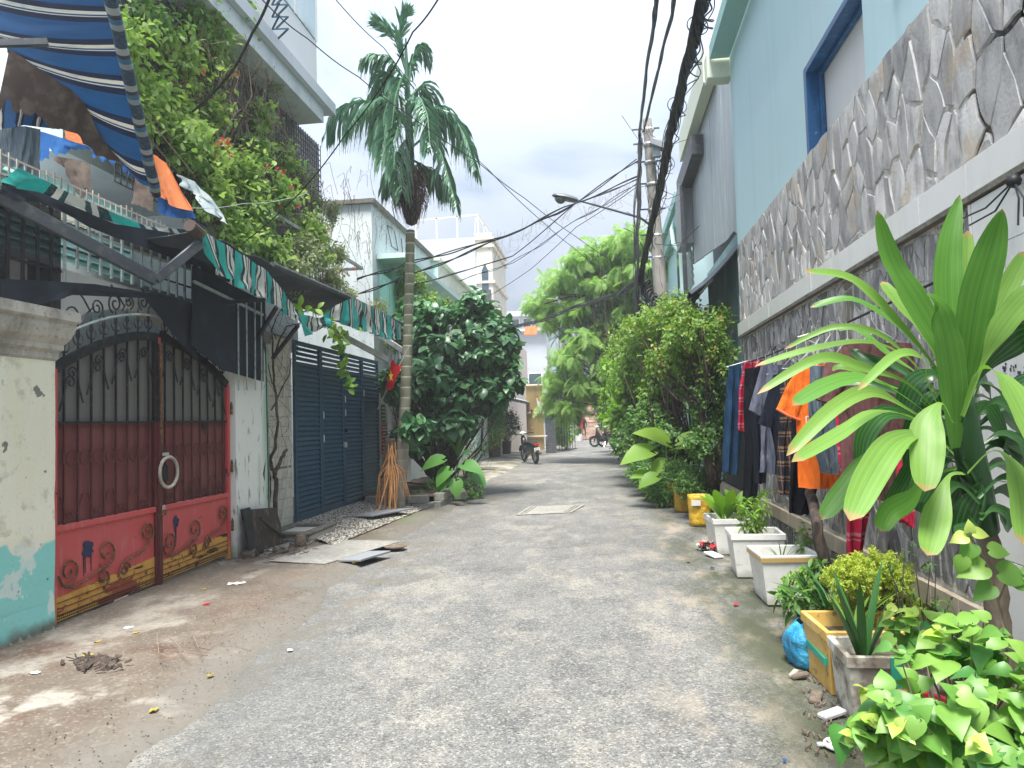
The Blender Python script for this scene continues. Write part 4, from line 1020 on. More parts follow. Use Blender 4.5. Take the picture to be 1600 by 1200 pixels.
# ================================================================== red gate
GX = -4.50; GY0, GYM, GY1 = 5.54, 6.99, 8.44
def gtop(y): return 2.13 + .44 * math.sin(math.pi * (y - GY0) / (GY1 - GY0)) ** .9
def gbase(y): return .07 + .02 * (y - GY0)
rgt = thing('red_gate', 'rusty double gate with red sheet panels, dark mesh, scrollwork and a round ring handle', 'gate', (GX, GYM, 0))
M('gate_bar', (.012, .012, .015), [N_(type='axis', axis='Z', lo=1.71, hi=1.70, c=(.10, .02, .022)), N_(s=20, lo=.55, hi=.7, c=(.09, .05, .04), amt=.7)], rough=.55)
for (ya, yb) in ((GY0 + .03, GYM - .02), (GYM + .025, GY1 - .03)):
    b = MB(); b.add([(GX, ya, gbase(ya) + .0), (GX, yb, gbase(yb)), (GX, yb, gbase(yb) + .26), (GX, ya, gbase(ya) + .19)], [(0, 1, 2, 3)])
    o = b.build('kick_plate', 'rust_orange', parent=rgt, solid=.004)
    b = MB()
    for k in range(3): b.bar((GX + .008, ya, gbase(ya) + .05 + k * .05), (GX + .008, yb, gbase(yb) + .06 + k * .05), .006, .006)
    b.build('plate_rib', 'rust_iron', parent=rgt)
    b = MB()
    for k in range(int((yb - ya) / .022)):
        y = ya + .01 + k * .022
        for q_ in range(2): b.obox((GX + .004, y, gbase(y) + .018 + q_ * .022), (.002, 0, 0), (0, .0055, 0), (0, 0, .006))
    o = b.build('punched_holes', 'black_iron', parent=rgt); o['kind'] = 'stuff'
    b = MB(); b.add([(GX - .006, ya, gbase(ya) + .17), (GX - .006, yb, gbase(yb) + .24), (GX - .006, yb, .80), (GX - .006, ya, .80)], [(0, 1, 2, 3)])
    b.build('sheet_panel', 'red_paint', parent=rgt, solid=.004)
    b = MB(); b.box(GX - .02, GX + .018, ya, yb, .80, .852); b.build('mid_rail', 'red_paint', parent=rgt, bevel=.005)
    b = MB(); b.box(GX - .02, GX + .016, ya, yb, 1.695, 1.715); b.build('upper_rail', 'black_iron', parent=rgt)
    b = MB(); b.box(GX - .030, GX - .026, ya, yb, .853, 1.70); b.build('red_mesh', 'mesh_red', parent=rgt)
    b = MB(); pts = [(GX - .030, ya, 1.71), (GX - .030, yb, 1.71)] + [(GX - .030, yb + (ya - yb) * i / 8, gtop(yb + (ya - yb) * i / 8)) for i in range(9)]
    b.prism(pts, (1, 0, 0), .003); b.build('dark_mesh', 'mesh_dark', parent=rgt)
    for yy in (ya, yb):
        b = MB(); b.box(GX - .022, GX + .022, yy - .026, yy + .026, .05, gtop(yy)); b.build('stile', 'gate_bar' if yy in (yb,) and ya < 6 else 'red_paint', parent=rgt, bevel=.004)
    # arched head
    b = MB(); k = 12
    for i in range(k):
        y0, y1 = ya + (yb - ya) * i / k, ya + (yb - ya) * (i + 1) / k
        b.bar((GX, y0, gtop(y0)), (GX, y1 + .004, gtop(y1)), .03, .085)
    b.build('arched_head', 'black_iron', parent=rgt)
    nb = 8
    for i in range(nb):
        y = ya + (yb - ya) * (i + .75) / (nb + .4)
        b = MB(); b.bar((GX, y, .85), (GX, y, gtop(y)), .016, .016); b.build('bar', 'gate_bar', parent=rgt)
        b = MB(); zt = gtop(y) + .03
        b.tube([(GX, y, zt), (GX, y, zt + .10), (GX, y, zt + .13), (GX, y, zt + .26)], [.009, .009, .019, .001], n=6)
        for sgn in (-1, 1): b.tube([(GX, y, zt + .06), (GX, y + sgn * .03, zt + .05), (GX, y + sgn * .06, zt + .09), (GX, y + sgn * .055, zt + .14)], [.007, .007, .006, .002], n=5)
        b.build('spearhead', 'black_iron', parent=rgt)
        sg = 1 if i % 2 else -1
        b = MB(); b.tube(spiral((GX + .004, y - sg * .075, gtop(y) - .17), (0, sg, 0), (0, 0, 1), .062, 1.25, -.3, n=16), .0075, n=5)
        b.tube([(GX + .004, y - sg * .015, gtop(y) - .2), (GX + .004, y + sg * .02, gtop(y) - .32), (GX + .004, y + sg * .06, gtop(y) - .42)], .008, n=5)
        b.build('curl', 'black_iron', parent=rgt)
        b = MB(); b.tube(spiral((GX + .006, y - .08, 1.40), (0, 1, 0), (0, 0, 1), .068, 1, 0, n=16, shrink=1), .0055, n=4); b.build('ring', 'gate_bar', parent=rgt)
        b = MB(); b.tube(spiral((GX + .004, y - sg * .06, .93), (0, sg, 0), (0, 0, -1), .04, 1.1, -.3, n=12), .006, n=4)
        b.tube([(GX + .004, y, .97), (GX + .004, y + sg * .05, 1.09)], .006, n=4); b.build('small_curl', 'gate_bar', parent=rgt)
    # big running scroll on the sheet panel
    def sc_(pts, r=.0095): b_ = MB(); b_.tube(pts, r, n=6); b_.build('scroll', 'rust_iron', parent=rgt)
    W_ = yb - ya; zb = .33
    X_ = GX + .014
    sc_(spiral((X_, ya + .17, zb + .13), (0, -1, 0), (0, 0, 1), .12, -1.35, -1.2, n=24))
    sc_([(X_, ya + .05, zb + .11), (X_, ya + .10, zb + .02), (X_, ya + .22, zb - .02), (X_, ya + .42, zb + .02), (X_, ya + .62, zb + .09)])
    sc_(spiral((X_, ya + .64, zb + .20), (0, -1, 0), (0, 0, -1), .13, 1.3, 1.1, n=24))
    sc_(spiral((X_, ya + .60, zb - .02), (0, -1, 0), (0, 0, 1), .085, -1.25, -1.6, n=20))
    sc_([(X_, ya + .80, zb - .05), (X_, ya + .87, zb + .06), (X_, ya + 1.02, zb + .10), (X_, ya + 1.2, zb + .13), (X_, ya + 1.33, zb + .24)])
    sc_(spiral((X_, ya + 1.24, zb + .29), (0, 1, 0), (0, 0, 1), .10, 1.4, -.4, n=24))
    sc_(spiral((X_, ya + .90, zb - .0), (0, 1, 0), (0, 0, 1), .075, 1.25, 0, n=18))
b = MB(); b.box(GX + .018, GX + .045, GYM - .02, GYM + .03, .08, 2.5); b.build('meeting_strip', 'gate_bar', parent=rgt)
b = MB(); b.box(GX + .045, GX + .055, GYM - .012, GYM + .022, 1.5, 2.5); b.build('orange_strip', 'rust_iron', parent=rgt)
b = MB(); b.tube(spiral((GX + .075, GYM + .09, 1.19), (0, 1, 0), (0, 0, 1), .155, 1, 0, n=28, shrink=1)[:-1], .017, n=8, closed=True); b.build('ring_handle', 'cap_stone', parent=rgt)
b = MB(); b.box(GX + .05, GX + .085, GYM + .02, GYM + .08, 1.36, 1.39); b.build('ring_hinge', 'alu', parent=rgt)
b = MB(); b.box(GX + .01, GX + .03, GYM + .07, GYM + .16, 1.10, 1.26); b.build('hatch', 'black_iron', parent=rgt, bevel=.006)
b = MB(); b.box(GX + .05, GX + .08, GYM - .01, GYM + .04, .76, .82); lk = b.build('padlock', 'rust_iron', parent=rgt, bevel=.006)
b = MB(); b.tube([(GX + .065, GYM, .82), (GX + .065, GYM, .86), (GX + .065, GYM + .03, .86), (GX + .065, GYM + .03, .82)], .005, n=5); b.build('shackle', 'alu', parent=lk)
for (y, z, s, seed) in ((5.98, .60, .085, 1), (7.32, .66, .06, 2)):
    b = MB(); r_ = random.Random(seed); pts = []
    for i in range(18):
        a = 2 * math.pi * i / 18; q = s * r_.uniform(.65, 1.15); pts.append((GX + .0015, y + q * .9 * math.cos(a), z + q * math.sin(a)))
    b.prism(pts, (1, 0, 0), .0015)
    for k in range(5): yy = y + r_.uniform(-.6, .6) * s; b.box(GX + .0015, GX + .003, yy - .004, yy + .004, z - s - r_.uniform(.04, .22), z - s * .3)
    b.build('paint_splat', 'print_ink', parent=rgt)
for y in (GY0 - .015, GY1 + .015):
    for z in (.45, 1.15, 1.85):
        b = MB(); b.tube([(GX + .03, y, z - .06), (GX + .03, y, z + .06)], .016, n=8); b.tube([(GX + .03, y, z + .06), (GX + .03, y, z + .09)], .01, n=6); b.build('hinge', 'rust_iron', parent=rgt)
b = MB(); b.add([(GX + .004, 6.05, .035), (GX + .004, 7.0, .045), (GX + .004, 7.0, .085), (GX + .004, 6.05, .075)], [(0, 1, 2, 3)]); b.build('bottom_flap', 'black_plastic', parent=rgt, solid=.004)
b = MB(); b.add([(GX + .009, 6.32, .037), (GX + .009, 6.52, .041), (GX + .009, 6.52, .083), (GX + .009, 6.32, .079)], [(0, 1, 2, 3)]); b.build('sticker', 'paper_white', parent=rgt)
text_part(rgt, 'WOM', (GX + .0125, 6.42, .046), (0, 1, 0), (0, 0, 1), .045, 'paper_red', squeeze=1.5)

# arch rail with scrollwork over the gate
ar = thing('arch_scrollwork', 'thin arched iron rail with curling scrolls above the red gate', 'ironwork', (-4.47, 7, 2.3))
def arz(y): t = (y - 5.5) / 3.0; return 2.36 + .42 * math.sin(math.pi * max(0, min(1, t))) ** .85
b = MB(); b.tube([(-4.46, 5.5 + 3 * i / 20, arz(5.5 + 3 * i / 20)) for i in range(21)], .012, n=6); b.build('arch_rail', 'steel_bar', parent=ar)
for i, y in enumerate((5.75, 6.05, 6.3, 6.5, 6.72, 6.95, 7.25, 7.6, 7.95, 8.2)):
    sg = 1 if i % 2 else -1; r_ = (.10, .085, .10, .07, .085, .07, .10, .085, .1, .08)[i]
    b = MB(); b.tube(spiral((-4.46, y, arz(y) + .12), (0, sg, 0), (0, 0, 1), r_, 1.5, -1.2, n=22), .008, n=5)
    b.tube([(-4.46, y - sg * r_, arz(y) + .07), (-4.46, y - sg * .17, arz(y) + .17), (-4.46, y - sg * .26, arz(y) + .24)], .008, n=5)
    b.build('scroll', 'black_iron', parent=ar)

# window grille above the gate
wgz = thing('window_grille', 'grey steel bar grille above the red gate in front of the teal louvres', 'grille', (-4.55, 6.2, 2.9))
q_ = MB(); q_.box(-.009, .009, -.012, .012, 0, 1.0); vbm = mesh_of(q_, 'bar', 'steel_bar'); q_ = MB(); q_.box(-.009, .009, -.012, .012, 0, 1.0); vbd = mesh_of(q_, 'bar', 'black_iron')
for i in range(27):
    y = 3.9 + i * .152; z0 = 2.62 if y < 5.7 else 2.9
    if y > 5.75: z0 = 3.05
    piece('bar', vbd if y < 5.7 else vbm, wgz, (-4.52, y, z0), scale=(1, 1, 3.62 - z0))
for z in (2.78, 2.98, 3.2, 3.4, 3.6):
    b = MB(); b.box(-4.535, -4.522, 3.8, 5.7 if z < 3 else 7.86, z, z + .016); b.build('cross_bar', 'steel_bar' if z > 3.3 else 'black_iron', parent=wgz)
b = MB(); b.box(-4.56, -4.55, 3.2, 5.72, 2.62, 3.6); b.build('black_screen', 'mesh_black', parent=wgz)

# rusty rack over the grille
rk = thing('rusty_rack', 'rusty wire rack sagging under torn cloths above the window grille', 'rack', (-4.6, 6.6, 3.9))
b = MB()
for i in range(38): y = 5.0 + i * .08; b.bar((-4.55, y, 3.51), (-4.55, y, 3.80 + .03 * math.sin(i)), .011, .011)
for i in range(38): y = 5.0 + i * .08; b.bar((-4.55, y, 3.55), (-5.0, y, 3.63), .009, .009)
b.build('rods', 'cap_stone', parent=rk)
b = MB()
for z in (3.53, 3.58, 3.65, 3.72, 3.80): b.bar((-4.56, 4.9, z), (-4.56, 8.05, z - .02), .012, .012)
for x in (-4.7, -4.85, -5.0): b.bar((x, 4.9, 3.58), (x, 8.05, 3.58), .012, .012)
b.build('rails', 'cream_rail', parent=rk)

# ================================================================== awnings
a1 = thing('blue_striped_awning', 'faded blue and white striped awning with rolled tube at upper left', 'awning', (-4.4, 5.2, 4.2))
TB = PY(243, 298, 6.2); TA = PY(205, 130, 5.35); TA2 = TA + (TA - TB) * 2.2
tb = MB()
n = 30; m = 12; d_ = (TB - TA2).normalized(); ux = d_.orthogonal().normalized(); uy = d_.cross(ux)
def tubef(u, v):
    a = v * 2 * math.pi; r_ = .047 * (1 + .06 * math.sin(u * 60 + a)); c = TA2.lerp(TB, u); c = c + Vector((0, 0, -.05 * math.sin(math.pi * u)))
    return c + (ux * math.cos(a) + uy * math.sin(a)) * r_
tb.sheet(tubef, 60, m, uvfn=lambda u, v: (u * 11 + .12 * v, v)); tb.build('cloth_roll', 'tube_blue', parent=a1, smooth=True)
b = MB(); b.tube([TB, TB + (TB - TA).normalized() * .05], .04, n=10); b.build('tube_end', 'black_iron', parent=a1)
drape('awning_cloth', [(140, -60, 4.8), (172, 0, 4.95), (187, 60, 5.1), (205, 130, 5.35), (222, 215, 5.75), (240, 292, 6.15)], [(-90, -130, 5.2), (-60, -40, 5.3), (-30, 40, 5.4), (14, 84, 5.45), (100, 150, 5.7), (196, 262, 6.1)], None, 'awning_blue', parent=a1, nu=90, nv=12, rip=.02, rf=26, reps=6.0, seed=1, sag=.05)
b = MB(); p0, p1 = PY(-10, 68, 5.0), PY(75, 66, 5.2); b.bar(p0, p1, .05, .05); b.build('cross_tube', 'arm_metal', parent=a1)
drape('brown_flap', [(14, 76, 5.2), (110, 140, 5.5), (205, 232, 6.1)], [(-5, 160, 5.2), (80, 190, 5.5), (186, 262, 6.1)], None, 'rag_brown', parent=a1, rip=.02, rf=14, seed=2, jag=.15)

def cloth_thing(name, label, cat, top, bot, mat, **k):
    o = drape(name, top, bot, None, mat, **k); tag(o, label, cat, k.get('group')); return o
cloth_thing('hanging_cloth', 'dark blue striped cloth bunched at the left edge under the blue awning', 'cloth', [(-20, 143, 5.2), (45, 165, 5.4), (98, 196, 5.7)], [(-20, 205, 5.2), (40, 196, 5.4), (92, 202, 5.7)], 'awning_blue', reps=4, rip=.01, seed=3)
cloth_thing('hanging_cloth', 'dark green striped cloth hanging to a point at the left edge', 'cloth', [(-20, 196, 5.3), (40, 197, 5.4), (62, 202, 5.5)], [(-20, 262, 5.3), (30, 262, 5.4), (56, 300, 5.5)], 'cl_slate', reps=1, rip=.03, seed=4, jag=.1)
cloth_thing('torn_tarp', 'torn blue tarpaulin with frayed edge strung below the blue awning', 'tarpaulin', [(45, 200, 6.4), (120, 222, 6.4), (215, 236, 6.5)], [(50, 245, 6.4), (130, 232, 6.4), (205, 272, 6.5)], 'rag_blue', rip=.03, rf=16, seed=5, jag=.3)
cloth_thing('orange_scrap', 'pale orange scrap of tarpaulin above the torn blue one', 'tarpaulin', [(100, 204, 6.3), (130, 210, 6.3), (158, 226, 6.3)], [(104, 218, 6.3), (130, 226, 6.3), (158, 229, 6.3)], 'rag_orange', rip=.01, seed=6, nu=10)
cloth_thing('brown_rag', 'crumpled brown rag hanging to a point over the rusty rack', 'rag', [(84, 244, 6.2), (112, 248, 6.2), (142, 256, 6.2)], [(96, 262, 6.2), (128, 302, 6.2), (146, 300, 6.2)], 'rag_brown', rip=.035, rf=12, seed=7, jag=.2)
cloth_thing('brown_rag', 'small brown rag caught on the end of the awning tube', 'rag', [(212, 262, 6.4), (225, 272, 6.4), (240, 290, 6.4)], [(205, 318, 6.4), (222, 322, 6.4), (236, 330, 6.4)], 'rag_brown', rip=.02, seed=8, nu=10)
cloth_thing('blue_fold', 'folded bright blue cloth end behind the awning tube tip', 'tarpaulin', [(190, 196, 6.6), (204, 204, 6.6), (216, 214, 6.6)], [(216, 262, 6.6), (228, 262, 6.6), (236, 290, 6.6)], 'rag_blue', rip=.02, seed=9, nu=12)
of = cloth_thing('orange_tarp', 'bright orange tarpaulin flap hanging right of the awning tube', 'tarpaulin', [(228, 238, 6.9), (245, 243, 6.9), (262, 258, 6.9)], [(244, 300, 6.9), (270, 322, 6.9), (300, 330, 6.9)], 'rag_orange', rip=.03, rf=9, seed=10, nu=16)
cloth_thing('blue_flap', 'blue lower flap of tarpaulin hanging under the orange one', 'tarpaulin', [(246, 286, 6.95), (268, 280, 6.95), (292, 312, 6.95)], [(250, 334, 6.95), (275, 341, 6.95), (304, 341, 6.95)], 'rag_blue', rip=.03, rf=9, seed=11, nu=16)
cloth_thing('white_rag', 'long white and blue rag drooping over the creeper', 'rag', [(276, 272, 7.3), (305, 284, 7.3), (332, 312, 7.3), (358, 352, 7.3)], [(286, 295, 7.3), (312, 308, 7.3), (335, 338, 7.3), (352, 345, 7.3)], 'rag_white', rip=.04, rf=11, seed=12)

a2 = thing('green_striped_awning', 'torn turquoise, white and black striped awning valance over the wall', 'awning', (-3.8, 10, 3.6))
VX = -3.72
drape('valance', [(308, 357), (370, 392), (420, 425), (468, 490)], [(334, 420), (370, 448), (420, 470), (470, 508)], ('x', VX), 'awning_green', parent=a2, nu=70, rip=.035, rf=34, reps=6.2, seed=1)
drape('fallen_valance', [(466, 490), (500, 497), (530, 474), (550, 466)], [(474, 526), (500, 516), (526, 500), (550, 513)], ('x', VX + .02), 'awning_green', parent=a2, nu=40, rip=.04, rf=20, reps=2.6, seed=2)
drape('valance', [(548, 465), (580, 478), (604, 492), (627, 507)], [(550, 513), (580, 520), (604, 530), (628, 531)], ('x', VX), 'awning_green', parent=a2, nu=60, rip=.05, rf=44, reps=5.8, seed=3)
P = [PX(x, y, -3.78) for x, y in ((306, 360), (425, 413), (540, 462), (628, 506))]
b = MB(); b.tube([P[1], P[2], P[3]], .035, n=8); b.build('front_rail', 'arm_metal', parent=a2)
b = MB(); b.tube([PX(296, 352, -3.75), PX(312, 366, -3.75)], .06, n=12); b.build('roller_end', 'rag_brown', parent=a2)
def roofc(u, v):
    a = Vector(lerp_list([tuple(p) for p in P], u)); w = Vector((-5.1, a.y, a.z + .12)); p = a.lerp(w, v); p.z -= .10 * math.sin(math.pi * v) + .02 * math.sin(u * 40); return p
b = MB(); b.sheet(roofc, 40, 8); b.build('canopy_cloth', 'dark_sheet', parent=a2, smooth=True, solid=.006)
drape('rolled_strip', [(30, 262), (130, 312), (230, 354), (310, 360)], [(0, 284), (130, 332), (240, 370), (320, 371)], ('x', -4.3), 'awning_green', parent=a2, nu=50, rip=.02, rf=20, reps=2.2, seed=5, nv=6)
drape('black_underlay', [(0, 290), (60, 300), (180, 350), (320, 372)], [(0, 306), (60, 316), (180, 372), (320, 420)], ('x', -4.28), 'black_cloth', parent=a2, nu=30, rip=.02, seed=6, nv=4)
b = MB(); e0, e1, e2 = PX(-30, 292, -4.40), PX(243, 437, -3.98), PX(318, 376, -3.74); b.bar(e0, e1, .05, .11); b.build('folding_arm', 'arm_metal', parent=a2, bevel=.006)
b = MB(); b.bar(e1, e2, .05, .09); b.build('folding_arm', 'arm_metal', parent=a2, bevel=.006)
for (q0, q1, X0) in (((517, 515), (606, 562), -3.9), ((588, 520), (630, 548), -3.9)):
    b = MB(); b.bar(PX(q0[0], q0[1], -4.5), PX(q1[0], q1[1], X0), .05, .10); b.build('alu_arm', 'alu', parent=a2, bevel=.005)
for (q0, q1) in (((392, 545), (432, 480)), ((426, 560), (466, 508)), ((330, 474), (418, 468))):
    b = MB(); b.bar(PX(*q0, -4.5), PX(*q1, -3.9), .04, .04); b.build('strut', 'black_iron', parent=a2)

bs_ = drape('black_sheeting', [(0, 436), (60, 438), (150, 444), (250, 460), (305, 476)], [(0, 487), (70, 474), (115, 461), (225, 466), (308, 566)], ('x', -4.38), 'black_cloth', nu=40, rip=.01, rf=20, seed=8)
tag(bs_, 'black sheeting stretched between the window grille and the arch of the red gate', 'sheeting')
bp_ = thing('dark_side_panel', 'dark stained metal panel hanging beside the arch under the green awning', 'panel', (-4.35, 8.6, 2.9))
b = MB(); c_ = [PX(303, 415, -4.33), PX(412, 470, -4.33), PX(412, 596, -4.33), PX(350, 578, -4.33), PX(300, 540, -4.33)]; b.prism(c_, (-1, 0, 0), .02); b.build('panel_sheet', 'black_cloth', parent=bp_)
b = MB()
for x in (372, 385, 398, 408): b.tube([PX(x, 470, -4.3), PX(x + 1, 610, -4.3)], .010, n=5)
b.build('wires', 'steel_bar', parent=bp_)
b = MB(); b.bar(PX(303, 440, -4.32), PX(410, 492, -4.32), .03, .03); b.build('edge_bar', 'steel_bar', parent=bp_)

# ================================================================== blue louvred gate
bg_ = thing('blue_gate', 'closed dark blue folding gate of horizontal metal slats', 'gate', (-4.75, 13, 0))
BX = -4.72; Y0, Y1 = 10.86, 15.16; PW = (Y1 - Y0) / 4
q_ = MB(); q_.obox((0, 0, 0), (.011, 0, -.030), (0, PW / 2 - .075, 0), (.003, 0, .0012)); slm = mesh_of(q_, 'slat', 'blue_gate')
rr = random.Random(2)
for p in range(4):
    a = Y0 + p * PW
    for yy in (a + .035, a + PW - .035):
        b = MB(); b.box(BX - .02, BX + .022, yy - .034, yy + .034, .14, 2.97); b.build('stile', 'blue_gate', parent=bg_, bevel=.005)
    for z in (.14, 2.90):
        b = MB(); b.box(BX - .019, BX + .021, a + .07, a + PW - .07, z, z + .07); b.build('rail', 'blue_gate', parent=bg_, bevel=.005)
    for i in range(34):
        piece('slat', slm, bg_, (BX, a + PW / 2, .25 + i * .0788), rot=(rr.uniform(-.004, .004), rr.uniform(-.12, .06), 0))
b = MB(); b.box(BX - .02, BX - .016, Y0, Y1, .2, 2.62); b.build('backing', 'blue_gate', parent=bg_)
b = MB(); b.box(BX + .024, BX + .06, Y0 + 2 * PW - .05, Y0 + 2 * PW + .05, 1.22, 1.32); b.build('lock', 'alu', parent=bg_, bevel=.005)
b = MB(); b.box(BX + .024, BX + .05, Y0 + 2 * PW + .02, Y0 + 2 * PW + .10, 1.5, 1.56); b.build('latch', 'black_iron', parent=bg_)
for (p, z) in ((1, 1.75), (1, 1.35), (2, 1.8), (2, 2.05), (3, 2.2)):
    b = MB(); b.box(BX + .024, BX + .028, Y0 + p * PW + .06, Y0 + p * PW + .10, z, z + .12); b.build('sticker', 'paper_white', parent=bg_)
b = MB(); b.box(-5.1, -4.735, 10.82, 15.2, -.02, .13); o = b.build('gate_sill', 'dark_concrete'); o['kind'] = 'structure'
yw = thing('yard_wall', 'pale wall at the back of the yard behind the blue gate', 'wall', (-8.5, 13, 0))
b = MB(); b.box(-8.8, -8.5, 9.5, 17, 0, 2.6); b.build('wall_body', 'white_weathered', parent=yw)

# ================================================================== dead vine and junk
def vx(px, py, off=0): return PX(px, py, -4.55 + off)
vn = thing('dead_vine', 'leafless twisted vine climbing the tiled wall left of the blue gate', 'vine', (-4.4, 9.6, 0))
V_ = [
    ([(424, 862), (436, 835), (428, 790), (432, 750), (428, 735)], .035, .03), ([(430, 740), (440, 715), (447, 703)], .028, .022),
    ([(424, 860), (414, 820), (424, 770), (420, 735), (428, 700), (432, 660), (428, 600), (426, 560), (424, 520)], .03, .012),
    ([(428, 735), (416, 700), (412, 650), (414, 590), (411, 530)], .022, .018), ([(426, 640), (440, 610), (452, 585), (456, 560)], .012, .006),
    ([(411, 860), (408, 800), (412, 740), (411, 690)], .022, .02), ([(426, 560), (436, 530), (448, 510), (470, 505)], .014, .008),
    ([(424, 520), (432, 500), (440, 480)], .010, .004), ([(426, 600), (418, 570), (408, 545)], .008, .004), ([(432, 530), (420, 505), (412, 480)], .008, .003),
    ([(430, 860), (420, 830), (405, 815), (400, 850)], .016, .008), ([(424, 862), (450, 856), (440, 830)], .012, .005)]
for i, (pts, r0, r1) in enumerate(V_):
    rr = random.Random(i); pp = [vx(x + rr.uniform(-1.5, 1.5), y, .12 * math.sin(j * 1.3 + i)) for j, (x, y) in enumerate(pts)]
    pq = []
    for j in range(len(pp) - 1):
        for k in range(3): pq.append(pp[j].lerp(pp[j + 1], k / 3) + Vector((rr.uniform(-1, 1), rr.uniform(-1, 1), 0)) * r0 * .5)
    pq.append(pp[-1]); b = MB(); b.tube(pq, [r0 + (r1 - r0) * k / (len(pq) - 1) for k in range(len(pq))], n=7); b.build('stem', 'bark_dark', parent=vn, smooth=True)
b = MB(); rr = random.Random(4)
for i in range(46):
    s = vx(rr.uniform(404, 452), rr.uniform(480, 690), rr.uniform(0, .1)); e_ = s + Vector((rr.uniform(-.1, .2), rr.uniform(-.3, .3), rr.uniform(-.5, .4))); b.tube([s, (s + e_) / 2 + Vector((.04, .05, 0)), e_], .0035, n=3)
b.build('twigs', 'vine_stem', parent=vn)['kind'] = 'stuff'
cbk = MB(); cbk.tube([vx(412, 470, .1), vx(414, 560, .1), vx(417, 700, .1), vx(420, 850, .1)], .02, n=6)
tag(cbk.build('black_pipe', 'cable'), 'thick black pipe running down between the stained pier and tiled wall', 'pipe')
gc = MB(); gc.tube([PX(450, 560, -4.68), PX(452, 700, -4.68), PX(446, 780, -4.68), PX(436, 850, -4.6)], .009, n=5)
tag(gc.build('cord', 'alu'), 'thin grey cord hanging on the tiled wall beside the blue gate', 'cord')
tv = thing('broken_cabinet', 'broken black cabinet leaning at the foot of the green stained pier', 'cabinet', (-4.3, 8.8, 0))
b = MB(); b.obox((-4.33, 8.62, .34), (.02, 0, .004), (0, .10, 0), (-.06, 0, .30)); b.build('side_board', 'black_plastic', parent=tv, bevel=.008)
b = MB(); b.obox((-4.30, 9.0, .32), (.03, -.02, .0), (.05, .27, -.02), (-.05, 0, .27)); b.build('front_board', 'bark_dark', parent=tv, bevel=.008)
b = MB(); b.bar((-4.24, 8.72, .5), (-4.2, 9.3, .18), .03, .03); b.build('bar', 'black_plastic', parent=tv)
st = thing('concrete_step', 'low tile faced concrete step box at the near corner of the blue gate', 'step', (-4.2, 10, 0))
b = MB(); b.box(-4.6, -3.95, 9.55, 10.45, 0, .16); b.build('body', 'pale_tile', parent=st, bevel=.01)
b = MB(); b.box(-4.62, -4.5, 9.5, 10.5, .16, .2); b.box(-4.07, -3.93, 9.5, 10.5, .16, .2); b.box(-4.5, -4.07, 10.36, 10.5, .16, .2); b.box(-4.5, -4.07, 9.5, 9.66, .16, .2); b.build('rim', 'dark_concrete', parent=st, bevel=.008)
for (x0, x1, y0, y1, z, lab, mt) in ((-4.0, -3.5, 11.6, 12.6, .14, 'thin grey metal plate lying on the pebble ramp', 'ac_grey'), (-3.02, -2.7, 8.25, 8.85, .06, 'grey metal plate lying over the drain beside the lane', 'ac_grey')):
    b = MB(); a = rad(-24 if z > .1 else -18); c = Vector(((x0 + x1) / 2, (y0 + y1) / 2, z)); u = Vector((math.cos(a), math.sin(a), .06)) * (x1 - x0) / 2; v = Vector((-math.sin(a), math.cos(a), 0)) * (y1 - y0) / 2
    b.obox(c, u, v, (0, 0, .012)); tag(b.build('metal_plate', mt, bevel=.003), lab, 'plate')
b = MB(); c = [(-3.95, 8.3, .05), (-3.2, 8.15, .04), (-2.75, 9.7, .04), (-3.6, 9.75, .055)]; b.prism(c, (0, 0, 1), .012); tag(b.build('drain_slab', 'concrete', bevel=.006), 'pale concrete slab in the pavement before the pebble ramp', 'slab')
b = MB(); b.lathe([(.0, .0), (.13, 0), (.15, .01), (.15, .02), (.125, .018), (.115, .008), (0, .008)], (-2.72, 9.35, .025), 20, rot=0); tag(b.build('drain_ring', 'bark', smooth=True), 'round rusty drain ring at the road edge by the metal plate', 'drain')
b = MB(); b.lathe([(0, 0), (.07, 0), (.075, .12), (.06, .17), (0, .17)], (-4.0, 9.35, .03), 10); tag(b.build('tree_stump', 'bark', smooth=True), 'small sawn stump in front of the concrete step', 'stump')
rr = random.Random(9)
for i in range(5):
    x, y = -4.15 + rr.uniform(-.3, .25), 8.95 + rr.uniform(-.5, .5); s = rr.uniform(.04, .11); b = MB()
    b.obox((x, y, .06 + s * .4), (s, s * .3, s * .2), (-s * .3, s * .9, .1 * s), (0, .05 * s, s * rr.uniform(.3, .6)))
    tag(b.build('rubble_lump', ['cap_stone', 'foam', 'orange_brick', 'dark_concrete', 'bark'][i % 5], bevel=.006), ['pale broken stone in the rubble under the dead vine', 'white polystyrene lump in the rubble under the dead vine', 'orange brick piece in the rubble under the dead vine', 'dark concrete lump in the rubble under the dead vine', 'brown wood lump in the rubble under the dead vine'][i % 5], 'rubble', group='rubble heap lumps under the vine')
b = MB()
for i in range(160):
    x, y = -4.2 + rr.gauss(0, .22), 8.95 + rr.gauss(0, .45); a = rr.uniform(0, 3.14); l = rr.uniform(.05, .2); b.bar((x, y, .06 + rr.uniform(0, .08)), (x + math.cos(a) * l, y + math.sin(a) * l, .06 + rr.uniform(0, .1)), .008, .006)
tag(b.build('twig_litter', 'bark_dark'), 'dry twigs and leaf litter heaped at the foot of the vine', 'litter', kind='stuff')
